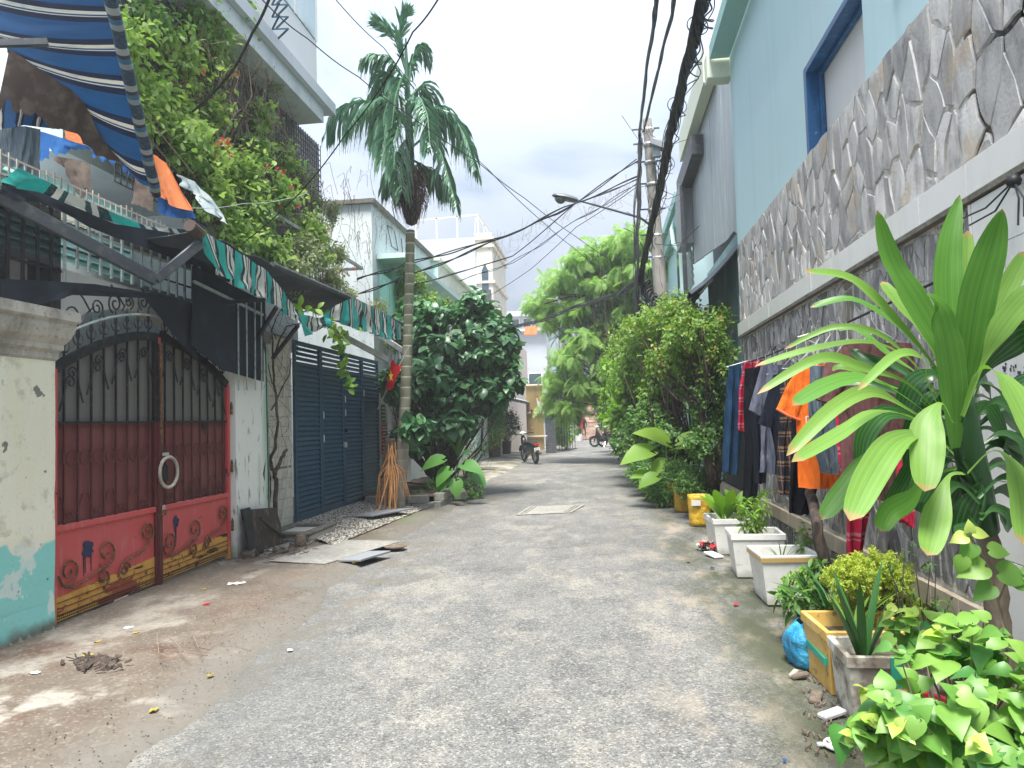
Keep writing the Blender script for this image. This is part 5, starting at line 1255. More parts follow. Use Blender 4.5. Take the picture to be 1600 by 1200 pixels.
# ================================================================== laundry
def W(px, py, Y): return PY(px, py, Y)
def garment_tube(name, left, right, Y, th, mat, parent, seed=0, nv=16, nu=14, fold=.02, rf=9):
    mb = MB(); rows = []
    L_ = [tuple(W(x, y, Y)) for x, y in left]; R_ = [tuple(W(x, y, Y)) for x, y in right]
    for j in range(nv + 1):
        v = j / nv; a = Vector(lerp_list(L_, v)); b_ = Vector(lerp_list(R_, v)); row = []
        for s in range(2):
            for i in range(nu):
                u = i / nu if s == 0 else 1 - i / nu
                p = a.lerp(b_, u); d = math.sin(math.pi * u) ** .6 * th * (.45 + .55 * v)
                f_ = fold * (.3 + .9 * v) * math.sin(u * rf + seed * 2.1 + 1.5 * fbm(u * 2 + seed, v * 1.5)) + fold * .5 * fbm(u * 7, v * 5, seed)
                p.y += (-d if s == 0 else d) + f_; p.z += fold * .5 * fbm(u * 3, seed) * v; row.append(tuple(p))
        rows.append(row)
    n = 2 * nu
    for r_ in rows: mb.v += r_
    for j in range(nv):
        for i in range(n): a = j * n + i; a2 = j * n + (i + 1) % n; mb.f.append((a, a2, a2 + n, a + n))
    return mb.build(name, mat, parent=parent, smooth=True)
LINE_X, LINE_Z = 1.80, 2.235
def hanger(parent, Y, cx, w=.40, mat='alu'):
    b = MB(); z0 = LINE_Z - .03; b.tube([(LINE_X, Y, z0), (LINE_X + .02, Y, z0 + .045), (LINE_X - .015, Y, z0 + .05), (LINE_X - .01, Y, z0), (cx, Y, z0 - .07)], .0035, n=5)
    b.tube([(cx, Y, z0 - .07), (cx - w / 2, Y, z0 - .19), (cx + w / 2, Y, z0 - .19), (cx, Y, z0 - .07)], .004, n=5)
    b.build('hanger', mat, parent=parent)
def garment(name, label, cat, Y, mat, body, sleeves=(), th=.05, seed=0, hang=True, hm='alu', fold=.046, rf=12):
    t = thing(name, label, cat, (LINE_X, Y, LINE_Z))
    bd = garment_tube('body', body[0], body[1], Y, th, mat, t, seed=seed, fold=fold, rf=rf)
    for k, s in enumerate(sleeves): garment_tube('sleeve', s[0], s[1], Y + .015 * (k + 1), th * .7, mat, t, seed=seed + 5 + k, nv=8, nu=8, fold=.012)
    if hang:
        a = W(*body[0][0], Y); c = W(*body[1][0], Y); hanger(t, Y, (a.x + c.x) / 2, w=min(.4, abs(c.x - a.x) * .9), mat=hm)
    return t
garment('jeans', 'faded blue denim jeans hanging at the far end of the clothes line', 'jeans', 9.7, 'cl_denim', ([(1139, 572), (1133, 640), (1129, 738)], [(1158, 568), (1164, 640), (1154, 742)]), th=.06, seed=1)
garment('checked_shirt', 'red and pink checked shirt hanging beside the blue jeans', 'shirt', 9.1, 'cl_red_plaid', ([(1162, 566), (1154, 610), (1152, 672)], [(1204, 560), (1190, 610), (1186, 676)]), th=.05, seed=2)
garment('black_trousers', 'crumpled black trousers, longest garment at the far end of the line', 'trousers', 8.7, 'cl_black', ([(1164, 576), (1161, 640), (1164, 700), (1160, 776)], [(1196, 572), (1188, 640), (1190, 700), (1182, 778)]), th=.06, seed=3, fold=.035)
garment('long_black_shirt', 'black long sleeved shirt between the black trousers and the grey t-shirt', 'shirt', 8.3, 'cl_navy', ([(1186, 580), (1174, 640), (1180, 755)], [(1214, 575), (1205, 640), (1196, 755)]), th=.05, seed=4)
garment('grey_t_shirt', 'plain bluish grey t-shirt on a thin wire hanger', 't-shirt', 7.9, 'cl_grey', ([(1190, 568), (1186, 600), (1188, 700), (1186, 738)], [(1234, 572), (1232, 640), (1226, 700), (1222, 742)]), [([(1190, 568), (1170, 640)], [(1204, 590), (1188, 650)])], seed=5)
garment('black_t_shirt', 'black t-shirt on a black hanger in front of the grey one', 't-shirt', 7.5, 'cl_navy', ([(1208, 586), (1200, 640), (1208, 690), (1216, 748)], [(1256, 574), (1252, 640), (1248, 700), (1240, 752)]), [([(1208, 586), (1184, 662)], [(1226, 600), (1208, 670)])], seed=6, hm='black_iron')
garment('flannel_shirt', 'dark shirt with orange brown checks seen left of the orange polo', 'shirt', 7.0, 'cl_dark_plaid', ([(1220, 592), (1216, 700), (1216, 772)], [(1262, 592), (1240, 700), (1234, 777)]), seed=7)
garment('black_skirt', 'long plain black garment hanging below and behind the orange polo', 'dress', 6.7, 'cl_black', ([(1238, 600), (1234, 720), (1230, 800)], [(1300, 600), (1290, 720), (1262, 806)]), seed=8)
og = garment('orange_polo', 'bright orange polo shirt with pale sleeve trim and a chest letter', 'shirt', 6.3, 'cl_orange', ([(1244, 578), (1238, 600), (1244, 660), (1248, 762)], [(1298, 566), (1318, 600), (1318, 680), (1316, 764)]), [([(1246, 578), (1230, 600), (1213, 638)], [(1264, 590), (1262, 620), (1250, 656)])], seed=9, th=.06, fold=.02)
b = MB(); p_ = [W(1213, 638, 6.28), W(1232, 649, 6.26), W(1250, 656, 6.28)]; b.tube(p_, .012, n=5); b.build('sleeve_trim', 'rag_orange', parent=og)
c_ = W(1264, 652, 6.205); text_part(og, 'D', (c_.x, c_.y, c_.z - .05), (1, 0, 0), (0, 0, 1), .09, 'paper_white')
garment('slate_shirt', 'slate blue washed shirt overlapping the orange polo', 'shirt', 6.0, 'cl_slate', ([(1266, 572), (1264, 640), (1270, 690), (1284, 738)], [(1312, 572), (1322, 640), (1320, 690), (1310, 742)]), seed=10)
garment('long_red_checked_shirt', 'long red checked shirt hanging low under the maroon t-shirt', 'shirt', 5.6, 'cl_red_plaid', ([(1302, 560), (1306, 700), (1322, 790), (1322, 868)], [(1350, 560), (1352, 700), (1360, 790), (1347, 874)]), seed=11, fold=.03)
garment('maroon_t_shirt', 'large faded maroon t-shirt hanging behind the corn plant leaves', 't-shirt', 5.1, 'cl_maroon', ([(1322, 536), (1306, 580), (1312, 680), (1316, 770)], [(1424, 536), (1452, 580), (1450, 690), (1444, 792)]), [([(1322, 536), (1290, 570), (1272, 622)], [(1340, 556), (1330, 600), (1304, 636)])], seed=12, th=.07, fold=.03, rf=14)
garment('dark_red_garment', 'dark red checked garment dangling low behind the drooping corn plant leaves', 'shirt', 4.8, 'cl_red_plaid', ([(1404, 690), (1400, 760), (1404, 812)], [(1434, 690), (1436, 770), (1424, 824)]), seed=13, hang=False)
ln = thing('clothes_line', 'rod and rope clothes line on brackets along the slate wall', 'clothes line', (LINE_X, 7, LINE_Z))
b = MB(); b.tube([(LINE_X, 3.6, LINE_Z + .06), (LINE_X, 6, LINE_Z + .01), (LINE_X, 8.5, LINE_Z), (LINE_X, 10.7, LINE_Z + .03)], .009, n=6); b.build('rope', 'cable', parent=ln)
for y in (10.6, 6.8, 3.9):
    b = MB(); b.tube([(2.05, y, LINE_Z + .12), (LINE_X - .05, y, LINE_Z + .04)], .008, n=6); b.tube([(2.05, y, LINE_Z - .1), (LINE_X, y, LINE_Z + .03)], .007, n=6); b.tube([(2.05, y + .3, LINE_Z + .1), (LINE_X, y, LINE_Z + .04)], .007, n=6); b.build('bracket', 'alu', parent=ln)
kn = thing('knotted_cord', 'black knotted cord tied high on the white tiled pier', 'cord', (1.98, 3.6, 2.7))
b = MB(); k0 = PX(1584, 283, 1.97); b.lathe([(0, -.035), (.03, -.02), (.035, 0), (.025, .025), (0, .035)], k0, 8); b.build('knot', 'cable', parent=kn, smooth=True)
for q in (((1540, 325), (1502, 342)), ((1555, 330), (1515, 352)), ((1592, 310), (1591, 352)), ((1600, 310), (1600, 338))):
    b = MB(); b.tube([k0, PX(*q[0], 1.94), PX(*q[1], 1.93)], .005, n=5); b.build('loose_end', 'cable', parent=kn)

# pasted advert on the pier
ps = thing('wall_advert', 'small red pasted advert with pale lettering on the white tiled pier', 'poster', PX(1575, 490, 2.0))
a = PX(1556, 468, 2.004); c = PX(1606, 510, 2.004)
b = MB(); b.box(2.004, 2.007, 3.52, 3.86, a.z - .16, a.z + .02); b.build('sheet', 'print_red', parent=ps)
b = MB(); b.box(2.004, 2.007, 3.88, 4.05, a.z - .06, a.z - .03); b.build('torn_strip', 'print_red', parent=ps)
text_part(ps, 'NG ST LẮP ĐẶT', (2.0028, 3.69, a.z - .055), (0, -1, 0), (0, 0, 1), .055, 'paper_white', squeeze=.72)
text_part(ps, 'NHANH 24/7', (2.0028, 3.69, a.z - .125), (0, -1, 0), (0, 0, 1), .042, 'paper_white', squeeze=.9)
rr = random.Random(3); b = MB(); c = PX(1590, 585, 2.006)
for i in range(70): y = c.y + rr.uniform(-.16, .14); z = c.z + rr.uniform(-.14, .06); s = rr.uniform(.003, .012); b.box(2.006, 2.008, y - s * .5, y + s * .5, z - s, z + s)
o = b.build('worn_stencil_print', 'print_ink'); tag(o, 'worn dark blue stencil print below the red advert', 'marking')

# ================================================================== boxes and pots along the wall
def soilfill(parent, x0, x1, y0, y1, z):
    b = MB(); b.sheet(lambda u, v: Vector((x0 + (x1 - x0) * u, y0 + (y1 - y0) * v, z + .02 * fbm(u * 5, v * 5, x0))), 8, 6); b.build('soil', 'soil', parent=parent)
def foam_box(label, x0, x1, y0, y1, h, mat='foam', tape=None, wall=.03, fill=.75, z=.0, rot=0, name='foam_box', taper=.05):
    cx, cy = (x0 + x1) / 2, (y0 + y1) / 2; t = thing(name, label, 'box', (cx, cy, z))
    ca, sa = math.cos(rot), math.sin(rot)
    def q(x, y, zz): return (cx + (x - cx) * ca - (y - cy) * sa, cy + (x - cx) * sa + (y - cy) * ca, z + zz)
    def ring(i, zz): return [q(x0 + i, y0 + i, zz), q(x1 - i, y0 + i, zz), q(x1 - i, y1 - i, zz), q(x0 + i, y1 - i, zz)]
    rings = [ring(taper, 0), ring(.012, h - .07), ring(.012, h - .065), ring(0, h - .06), ring(0, h), ring(wall, h), ring(wall + .01, h * fill - .03)]
    b = MB(); b.v += [p for r_ in rings for p in r_]; b.f.append((3, 2, 1, 0))
    for i in range(len(rings) - 1):
        for k in range(4): b.f.append((i * 4 + k, i * 4 + (k + 1) % 4, i * 4 + 4 + (k + 1) % 4, i * 4 + 4 + k))
    b.build('shell', mat, parent=t, bevel=.006)
    r_ = ring(wall + .012, h * fill); b = MB(); b.v += r_; b.f.append((0, 1, 2, 3)); b.build('soil', 'soil', parent=t)
    if tape:
        b = MB(); o_ = ring(-.002, h - .055); o2 = ring(-.002, h - .02) ; b.v += o_ + o2
        for k in range(4): b.f.append((k, (k + 1) % 4, 4 + (k + 1) % 4, 4 + k))
        b.build('tape', tape, parent=t)
    return t
foam_box('large white foam box of broad leaved plants, farthest of the white boxes', 1.20, 1.74, 8.75, 9.35, .41, rot=.05)
foam_box('white foam box of thin leaved seedlings, middle one of the white boxes', 1.22, 1.74, 7.5, 8.0, .43, rot=-.04)
foam_box('white foam box with brown tape round its rim, nearest of the white boxes', 1.26, 1.76, 6.42, 6.95, .42, tape='brown_tape', rot=.03)
yb_ = foam_box('yellow painted foam box with green tape, behind the weathered grey one', 1.20, 1.70, 4.42, 4.90, .36, mat='yellow_box', rot=.04, name='yellow_planter_box', taper=.02)
b = MB(); b.box(1.203, 1.225, 4.45, 4.88, .16, .20); b.build('green_tape', 'green_tape', parent=yb_)
wb_ = foam_box('weathered dirty foam box of aloe, nearest box beside the red pot', 1.20, 1.66, 4.0, 4.38, .35, mat='foam_dirty', rot=-.03, taper=.03, name='weathered_planter_box')
b = MB(); b.box(1.40, 1.46, 3.985, 3.995, .2, .35); b.build('green_tape', 'green_tape', parent=wb_)
def pot(name, label, c, r, h, mat, taper=.75, rim=.02, n=20, sx=1, sy=1, cat='pot'):
    t = thing(name, label, cat, c)
    b = MB(); b.lathe([(0, 0), (r * taper, 0), (r * .97, h - rim * 1.5), (r * .97 + .002, h - rim * 1.4), (r + rim, h - rim), (r + rim, h), (r - .012, h), (r * .9, h - .06)], c, n, sx, sy); b.build('shell', mat, parent=t, smooth=True)
    b = MB(); b.lathe([(0, h - .05), (r * .93, h - .05)], c, n, sx, sy); b.build('soil', 'soil', parent=t); return t
pot('black_trough', 'angular black plastic planter tub behind the blue bag', (1.52, 5.55, 0), .22, .27, 'black_plastic', n=4 * 1, taper=.7, cat='planter')
pot('grey_pot', 'grey plastic pot of spiky plants behind the blue bag', (1.45, 5.15, 0), .15, .28, 'grey_plastic')
pot('red_pot', 'round red plastic pot under the bright green bush', (1.37, 3.60, 0), .165, .27, 'red_pot')
pot('dark_red_pot', 'low dark red pot hidden under the bush near the camera', (1.50, 3.1, 0), .17, .30, 'brown_pot')
bb = thing('blue_bag', 'crumpled bright blue plastic bag beside the yellow planter box', 'bag', (1.28, 5.0, 0))
b = MB()
def bagf(u, v):
    a = u * 2 * math.pi; r_ = (.13 + .03 * math.sin(v * 3)) * (1 - .35 * max(0, v - .7) / .3) * (1 + .16 * fbm(math.cos(a) * 2, math.sin(a) * 2, v * 3)); return Vector((1.27 + r_ * math.cos(a), 4.98 + r_ * math.sin(a) * 1.1, .27 * v + .03 * fbm(math.cos(a) * 3, math.sin(a) * 3) * v))
b.sheet(bagf, 28, 12); b.build('bag_body', 'blue_bag', parent=bb, smooth=True, solid=.002)
b = MB(); b.lathe([(0, .2), (.12, .2)], (1.27, 4.98, 0), 12); b.build('soil', 'soil', parent=bb)
for i, (px, py, Y, lab) in enumerate(((1047, 790, 13.3, 'farthest of the three yellow plastic bag planters'), (1060, 799, 12.6, 'middle one of the three yellow plastic bag planters'), (1083, 820, 11.3, 'nearest yellow bag planter, with a white sticker'))):
    c = GR(px, py); c.x += .1; t = thing('yellow_bag_planter', lab, 'planter', (c.x, c.y, 0), 'yellow bag planters'); b = MB(); s = i
    def yf(u, v, c=c, s=s):
        a = u * 2 * math.pi; r_ = (.15 + .012 * v) * (1 + .09 * fbm(math.cos(a) * 2 + s, math.sin(a) * 2, v * 4)) * (1.1 if abs(math.cos(a) * math.sin(a)) > .3 else 1); return Vector((c.x + r_ * math.cos(a), c.y + r_ * math.sin(a), .44 * v))
    b.sheet(yf, 24, 10); b.build('bag', 'yellow_bag', parent=t, smooth=True, solid=.003)
    b = MB(); b.lathe([(0, .40), (.15, .40)], (c.x, c.y, 0), 12); b.build('soil', 'soil', parent=t)
    if i == 2: b = MB(); b.box(c.x - .13, c.x + .0, c.y - .178, c.y - .174, .3, .38); b.build('sticker', 'paper_white', parent=t)

# ------------------------------------------------------------------ strap leaves traced along a path
def strap_leaf(name, pts, wpx, Yd, mat, parent, nrm=(0, -.75, .55), prof=None, fold=.22, n=20, dy=None, seed=0, upright=False):
    tw = 1.1 * math.sin(seed * 2.3)
    """pts: pixel path base..tip, Yd depth of base and tip in metres"""
    k = len(pts); P = []
    for i, (x, y) in enumerate(pts):
        t = i / (k - 1); P.append(W(x, y, Yd[0] + (Yd[1] - Yd[0]) * t))
    # smooth (Catmull)
    def cat(t):
        s = t * (k - 1); i = min(int(s), k - 2); f_ = s - i
        p0, p1, p2, p3 = P[max(i - 1, 0)], P[i], P[i + 1], P[min(i + 2, k - 1)]
        return .5 * ((2 * p1) + (p2 - p0) * f_ + (2 * p0 - 5 * p1 + 4 * p2 - p3) * f_ ** 2 + (3 * p1 - p0 - 3 * p2 + p3) * f_ ** 3)
    w = wpx * (sum(Yd) / 2) / FPX / 2; mb = MB(); mb.uv = {}; N = Vector(nrm).normalized()
    for i in range(n + 1):
        t = i / n; c = cat(t); d = (cat(min(t + .02, 1)) - cat(max(t - .02, 0))).normalized(); x = d.cross(N)
        if x.length < .05: x = Vector((1, 0, 0))
        x.normalize(); nn = x.cross(d)
        if upright: hw = w * (math.sin(math.pi * min(1, (t * .93 + .07)) ** 1.12) ** .85 + .10 * (1 - t)) + .0008
        else:
            g_ = max(0, min(1, (t - .22) / .40)); hw = w * 1.15 * (.15 + .85 * g_ * g_ * (3 - 2 * g_)) * math.sqrt(max(0, 1 - max(0, (t - .66) / .34) ** 2.6)) + .0008
            x = (x * math.cos(tw * (1 - t)) + nn * math.sin(tw * (1 - t))).normalized(); nn = x.cross(d)
        wv = .06 * w * math.sin(t * 16 + seed)
        for j, s in enumerate((-1, -.5, 0, .5, 1)):
            p = c + x * hw * s + nn * (fold * hw * abs(s) + wv * s + .05 * hw * math.sin(t * 33 + seed + s * 2) * abs(s)); mb.uv[len(mb.v)] = ((s + 1) / 2, t); mb.v.append(tuple(p))
    for i in range(n):
        for j in range(4): a = i * 5 + j; mb.f.append((a, a + 1, a + 6, a + 5))
    return mb.build(name, mat, parent=parent, smooth=True)
dc = thing('corn_plant', 'tall corn plant with long striped arching leaves in front of the wall', 'plant', W(1562, 960, 3.25))
tr = [W(1565, 1010, 3.3), W(1558, 930, 3.3), W(1545, 850, 3.28), W(1528, 760, 3.22), W(1514, 700, 3.15), W(1504, 640, 3.1), W(1496, 590, 3.1)]
trunk_mb([(tr[0].x, tr[0].y, .0)] + tr, [.05, .048, .045, .042, .038, .034, .028, .015], seed=3).build('trunk', 'bark', parent=dc, smooth=True)
C0, C1, C2 = 'leaf_corn', 'leaf_corn_pale', 'leaf_corn_dark'
CORN = [
 ([(1490, 640), (1478, 560), (1432, 480), (1390, 405), (1370, 328)], 50, (3.1, 2.9), C0), ([(1496, 620), (1486, 540), (1480, 440), (1485, 370), (1500, 304)], 42, (3.12, 3.2), C0),
 ([(1502, 640), (1512, 560), (1525, 470), (1550, 380), (1566, 326)], 52, (3.1, 2.9), C0), ([(1492, 700), (1488, 620), (1478, 540), (1462, 480), (1450, 462)], 50, (3.08, 2.85), C0),
 ([(1500, 640), (1462, 575), (1400, 500), (1330, 436), (1256, 424)], 26, (3.15, 2.9), C1), ([(1490, 640), (1445, 560), (1395, 505), (1330, 468), (1266, 480)], 24, (3.15, 3.2), C0),
 ([(1490, 650), (1430, 570), (1370, 520), (1300, 512), (1225, 546)], 14, (3.2, 3.3), C1), ([(1486, 650), (1440, 590), (1390, 555), (1340, 515), (1310, 516)], 18, (3.2, 3.4), C0),
 ([(1480, 650), (1430, 570), (1360, 535), (1270, 545), (1180, 572)], 18, (3.15, 3.0), C1), ([(1478, 660), (1420, 600), (1350, 575), (1280, 560), (1183, 616)], 24, (3.12, 2.8), C1),
 ([(1476, 668), (1420, 625), (1360, 592), (1300, 600), (1238, 633)], 46, (3.1, 2.7), C0), ([(1474, 650), (1450, 600), (1440, 560), (1400, 555), (1340, 610)], 22, (3.05, 2.6), C1),
 ([(1480, 680), (1420, 640), (1360, 612), (1300, 640), (1229, 712)], 34, (3.08, 2.6), C1), ([(1482, 700), (1430, 655), (1370, 645), (1310, 680), (1237, 722)], 36, (3.05, 2.5), C1),
 ([(1486, 700), (1440, 660), (1385, 645), (1352, 680), (1345, 728)], 44, (3.1, 3.0), C2), ([(1490, 710), (1450, 680), (1400, 690), (1360, 745), (1328, 814)], 56, (3.0, 2.45), C1),
 ([(1488, 716), (1430, 700), (1370, 712), (1325, 760), (1283, 812)], 40, (3.1, 2.8), C0), ([(1495, 730), (1450, 745), (1420, 780), (1390, 800), (1376, 830)], 40, (3.1, 3.0), C0),
 ([(1488, 660), (1470, 630), (1450, 660), (1448, 710), (1444, 768)], 60, (2.95, 2.7), C1), ([(1506, 740), (1482, 745), (1468, 790), (1458, 830), (1449, 868)], 50, (3.0, 2.7), C1),
 ([(1504, 650), (1530, 580), (1566, 590), (1600, 650), (1640, 730)], 62, (2.9, 2.5), C1), ([(1502, 660), (1530, 590), (1570, 545), (1610, 520), (1650, 540)], 52, (3.05, 2.8), C2),
 ([(1504, 640), (1520, 560), (1550, 500), (1580, 440), (1604, 392)], 34, (3.15, 3.1), C1), ([(1504, 650), (1535, 570), (1560, 520), (1600, 470), (1640, 440)], 46, (3.0, 2.8), C1),
 ([(1506, 660), (1530, 600), (1545, 540), (1565, 480), (1570, 440)], 26, (3.3, 3.4), C0), ([(1512, 740), (1550, 705), (1580, 725), (1595, 780), (1598, 850)], 48, (2.9, 2.6), C1),
 ([(1510, 680), (1560, 640), (1600, 600), (1650, 590)], 34, (3.2, 3.2), C2), ([(1512, 700), (1560, 690), (1600, 700), (1650, 740)], 34, (3.2, 3.3), C2),
 ([(1500, 700), (1470, 690), (1430, 720), (1400, 770), (1385, 800)], 30, (3.2, 3.4), C2), ([(1506, 720), (1530, 760), (1515, 800), (1500, 845)], 44, (3.1, 3.2), C2),
 ([(1512, 740), (1540, 780), (1560, 800), (1575, 830)], 26, (3.2, 3.4), C2), ([(1490, 690), (1450, 640), (1400, 610), (1340, 596), (1290, 604)], 18, (3.2, 3.4), C2),
 ([(1490, 670), (1430, 620), (1380, 600), (1320, 575), (1300, 578)], 16, (3.2, 3.3), C1), ([(1486, 650), (1440, 600), (1400, 575), (1350, 560), (1330, 545)], 22, (3.25, 3.4), C2),
 ([(1500, 640), (1500, 560), (1520, 480), (1510, 420), (1512, 360)], 30, (3.2, 3.3), C1), ([(1496, 650), (1470, 580), (1440, 520), (1400, 470), (1378, 440)], 30, (3.2, 3.4), C1),
 ([(1500, 760), (1520, 820), (1490, 830)], 26, (3.2, 3.1), C2), ([(1508, 700), (1490, 760), (1470, 800)], 34, (3.2, 3.3), C2), ([(1508, 690), (1520, 650), (1545, 640), (1570, 690)], 30, (3.15, 3.2), C2),
]
for i, (pts, w, yd, mt) in enumerate(CORN): strap_leaf('leaf', pts, w * (.92 if i in (0, 1, 2, 3) else .66 if i in (15, 18, 19, 20) else .58 if 4 <= i <= 14 else .7), yd, mt, dc, seed=i, upright=i in (0, 1, 2, 3))
rr = random.Random(31)
for i in range(26):
    y0 = 600 + i * 8.5; x0 = 1500 + (y0 - 600) * .16 + rr.uniform(-6, 6); sg = 1 if i % 2 else -1; l = rr.uniform(45, 105)
    strap_leaf('leaf', [(x0, y0), (x0 + sg * l * .4, y0 - l * .35), (x0 + sg * l * .8, y0 - l * .15), (x0 + sg * l, y0 + l * .35)], rr.uniform(20, 34), (3.12, 3.12 + rr.uniform(.0, .35)), C2, dc, seed=50 + i)
b = MB(); b.tube([W(1541, 830, 3.26), W(1526, 760, 3.2), W(1513, 700, 3.13), W(1503, 640, 3.08), W(1496, 570, 3.08)], [.05, .058, .056, .05, .02], n=10); b.build('leaf_sheaths', C2, parent=dc, smooth=True)
d2 = thing('slim_corn_plant', 'second slimmer corn plant trunk rising behind the orange polo shirt', 'plant', (1.72, 6.1, 0))
trunk_mb([(1.76, 6.02, 0), W(1290, 885, 6.05), W(1276, 820, 6.0), W(1266, 770, 6.55), W(1270, 700, 6.85), (1.95, 6.85, 1.7)], [.05, .048, .045, .04, .036, .03], seed=5).build('trunk', 'bark_dark', parent=d2, smooth=True)

# ------------------------------------------------------------------ heart leaved bush in front
rg = np.random.default_rng(21)
hb = thing('heart_leaf_bush', 'bright green heart leaved bush in the bottom right corner', 'bush', (1.5, 2.7, 0))
bl = [(W(1480, 1090, 2.55), (.26, .26, .20), 3), (W(1560, 1030, 2.6), (.20, .26, .17), 3), (W(1400, 1150, 2.6), (.16, .16, .12), 1.2), (W(1570, 1150, 2.4), (.22, .22, .2), 2.4), (W(1450, 985, 2.9), (.16, .12, .05), .9), (W(1350, 1130, 2.6), (.06, .06, .05), .3)]
tips, ax = blob_tips(rg, bl, 98, lo=.35, zup=.9)
pos, d, nn, s = rosettes(rg, tips, ax, 5, .10, .105, spread=1.1, droop=.35, jit=.25, upn=.7)
nn = nn * .8 + np.array([-.15, -.75, .55])
hm_ = one_leaf_mesh('leaf', T_HEART, 'leaf_heart'); hd_ = one_leaf_mesh('leaf', leaf_template([(-.08, .1), (-.04, .22), (.08, .36), (.25, .42), (.45, .36), (.65, .23), (.85, .09), (1, .004)], fold=.22, droop=.6, wave=.02), 'leaf_taro')
sel = rg.random(len(pos)) < .28; leaf_objs('leaf', hd_, hb, pos[sel] - np.array([0, -.03, .03]), d[sel], nn[sel], s[sel] * rg.uniform(.8, 1.2, sel.sum())); sel = ~sel
leaf_objs('leaf', hm_, hb, pos[sel], d[sel], nn[sel], s[sel] * rg.uniform(.7, 1.2, sel.sum()))
hy = one_leaf_mesh('leaf', T_HEART, 'leaf_heart_young'); pos, d, nn, s = rosettes(rg, tips[:20] + ax[:20] * .04, ax[:20], 4, .03, .06, spread=.9, droop=0, jit=.2); leaf_objs('leaf', hy, hb, pos, d, nn + np.array([0, -.5, .4]), s)
b = MB(); hub = W(1500, 1200, 2.7); hub.z = .35; twigs(b, rg, tips, ax, hub, r0=.007, every=1); b.build('stems', 'vine_stem', parent=hb)
sp = [W(1560, 940, 2.9), W(1550, 900, 2.9), W(1535, 870, 2.9), W(1515, 835, 2.9)]
b = MB(); b.tube([W(1575, 990, 2.9)] + sp, .004, n=5); b.tube([sp[0], W(1580, 890, 2.9)], .003, n=4); b.build('stem', 'vine_stem', parent=hb)
for (px, py, dx_, dz_, s_, y_) in ((1540, 885, -1, -.2, .11, 0), (1560, 895, 1, -.1, .12, 0), (1520, 850, -.6, -.8, .08, 0), (1545, 860, 1, .0, .08, 0), (1510, 838, -1, -.2, .065, 1), (1520, 833, .8, 0, .06, 1), (1515, 832, 0, .8, .05, 1), (1505, 870, -.4, -1, .07, 0), (1580, 905, 1, -.3, .09, 0), (1550, 915, -.8, -.5, .09, 0), (1600, 900, 1, .1, .09, 0)):
    p = W(px, py, 2.88); leaf_objs('leaf', hy if y_ else hm_, hb, np.array([tuple(p)]), np.array([[dx_, -.2, dz_]]), np.array([[0, -.8, .6]]), [s_])
rg = np.random.default_rng(22)
tips, ax = blob_tips(rg, [(Vector((1.45, 3.35, .12)), (.2, .3, .1), 1)], 14, lo=.3, zup=.5); pos, d, nn, s = rosettes(rg, tips, ax, 5, .1, .09); leaf_objs('leaf', hm_, hb, pos, d, nn + np.array([0, -.4, .3]), s)

# ------------------------------------------------------------------ small plants in the containers
def plant_strap(name, label, c, n, L_, w, mat, seed, spread=.6, cat='plant', arch=.5, prof=None, npart=40):
    rg_ = random.Random(seed); t = thing(name, label, cat, c)
    for i in range(n):
        a = i * 2.4 + rg_.uniform(-.4, .4); l = L_ * rg_.uniform(.6, 1.1); sp_ = spread * rg_.uniform(.4, 1.2)
        dr = Vector((math.cos(a), math.sin(a), 0)); b = MB(); b.uv = {}; N = 8; b0 = Vector(c) + dr * .02
        for k in range(N + 1):
            q = k / N; p = b0 + dr * (l * sp_ * q ** 1.3) + Vector((0, 0, l * (q - arch * .45 * sp_ * q * q)))
            hw = w / 2 * (prof(q) if prof else (math.sin(math.pi * min(1, q * .8 + .15)) if q < 1 else .02)); sd = Vector((-dr.y, dr.x, 0))
            for s_ in (-1, 0, 1): b.uv[len(b.v)] = ((s_ + 1) / 2, q); b.v.append(tuple(p + sd * hw * s_ + (Vector((0, 0, 1)) - dr * .3) * hw * .25 * abs(s_)))
        for k in range(N):
            for j in range(2): q_ = k * 3 + j; b.f.append((q_, q_ + 1, q_ + 4, q_ + 3))
        b.build('leaf', mat, parent=t, smooth=True)
    return t
broad = lambda q: 0.10 if q < .30 else max(.02, math.sin(math.pi * ((q - .28) / .74)) ** .7)
plant_strap('broad_leaf_plant', 'upright broad leaved plant growing in the farthest white box', (1.40, 9.0, .30), 14, .50, .14, 'leaf_bright', 1, spread=.95, prof=broad)
plant_strap('broad_leaf_plant', 'smaller broad leaved plant at the wall side of the farthest white box', (1.62, 9.05, .30), 9, .46, .13, 'leaf_bright', 2, spread=.7, prof=broad)
plant_strap('aloe_plant', 'stiff dark aloe leaves rising from the weathered box', (1.32, 4.15, .26), 9, .48, .045, 'leaf_corn_dark', 3, spread=.5, arch=.1)
plant_strap('spider_plant', 'pale striped spiky plant in the yellow planter box', (1.42, 4.65, .27), 12, .40, .028, 'leaf_corn_pale', 4, spread=.8, arch=.5)
plant_strap('spiky_plant', 'dark spiky plant in the grey pot behind the blue bag', (1.45, 5.15, .26), 16, .30, .035, 'leaf_corn_dark', 5, spread=1.1, arch=.6)
plant_strap('grass_tuft', 'sparse thin grass blades in the tape rimmed white box', (1.5, 6.7, .31), 9, .26, .010, 'leaf_corn', 6, spread=.9, arch=.8)
plant_strap('spiky_plant', 'small spiky plant in the angular black tub', (1.47, 5.55, .22), 12, .30, .03, 'leaf_corn_dark', 7, spread=1.1)
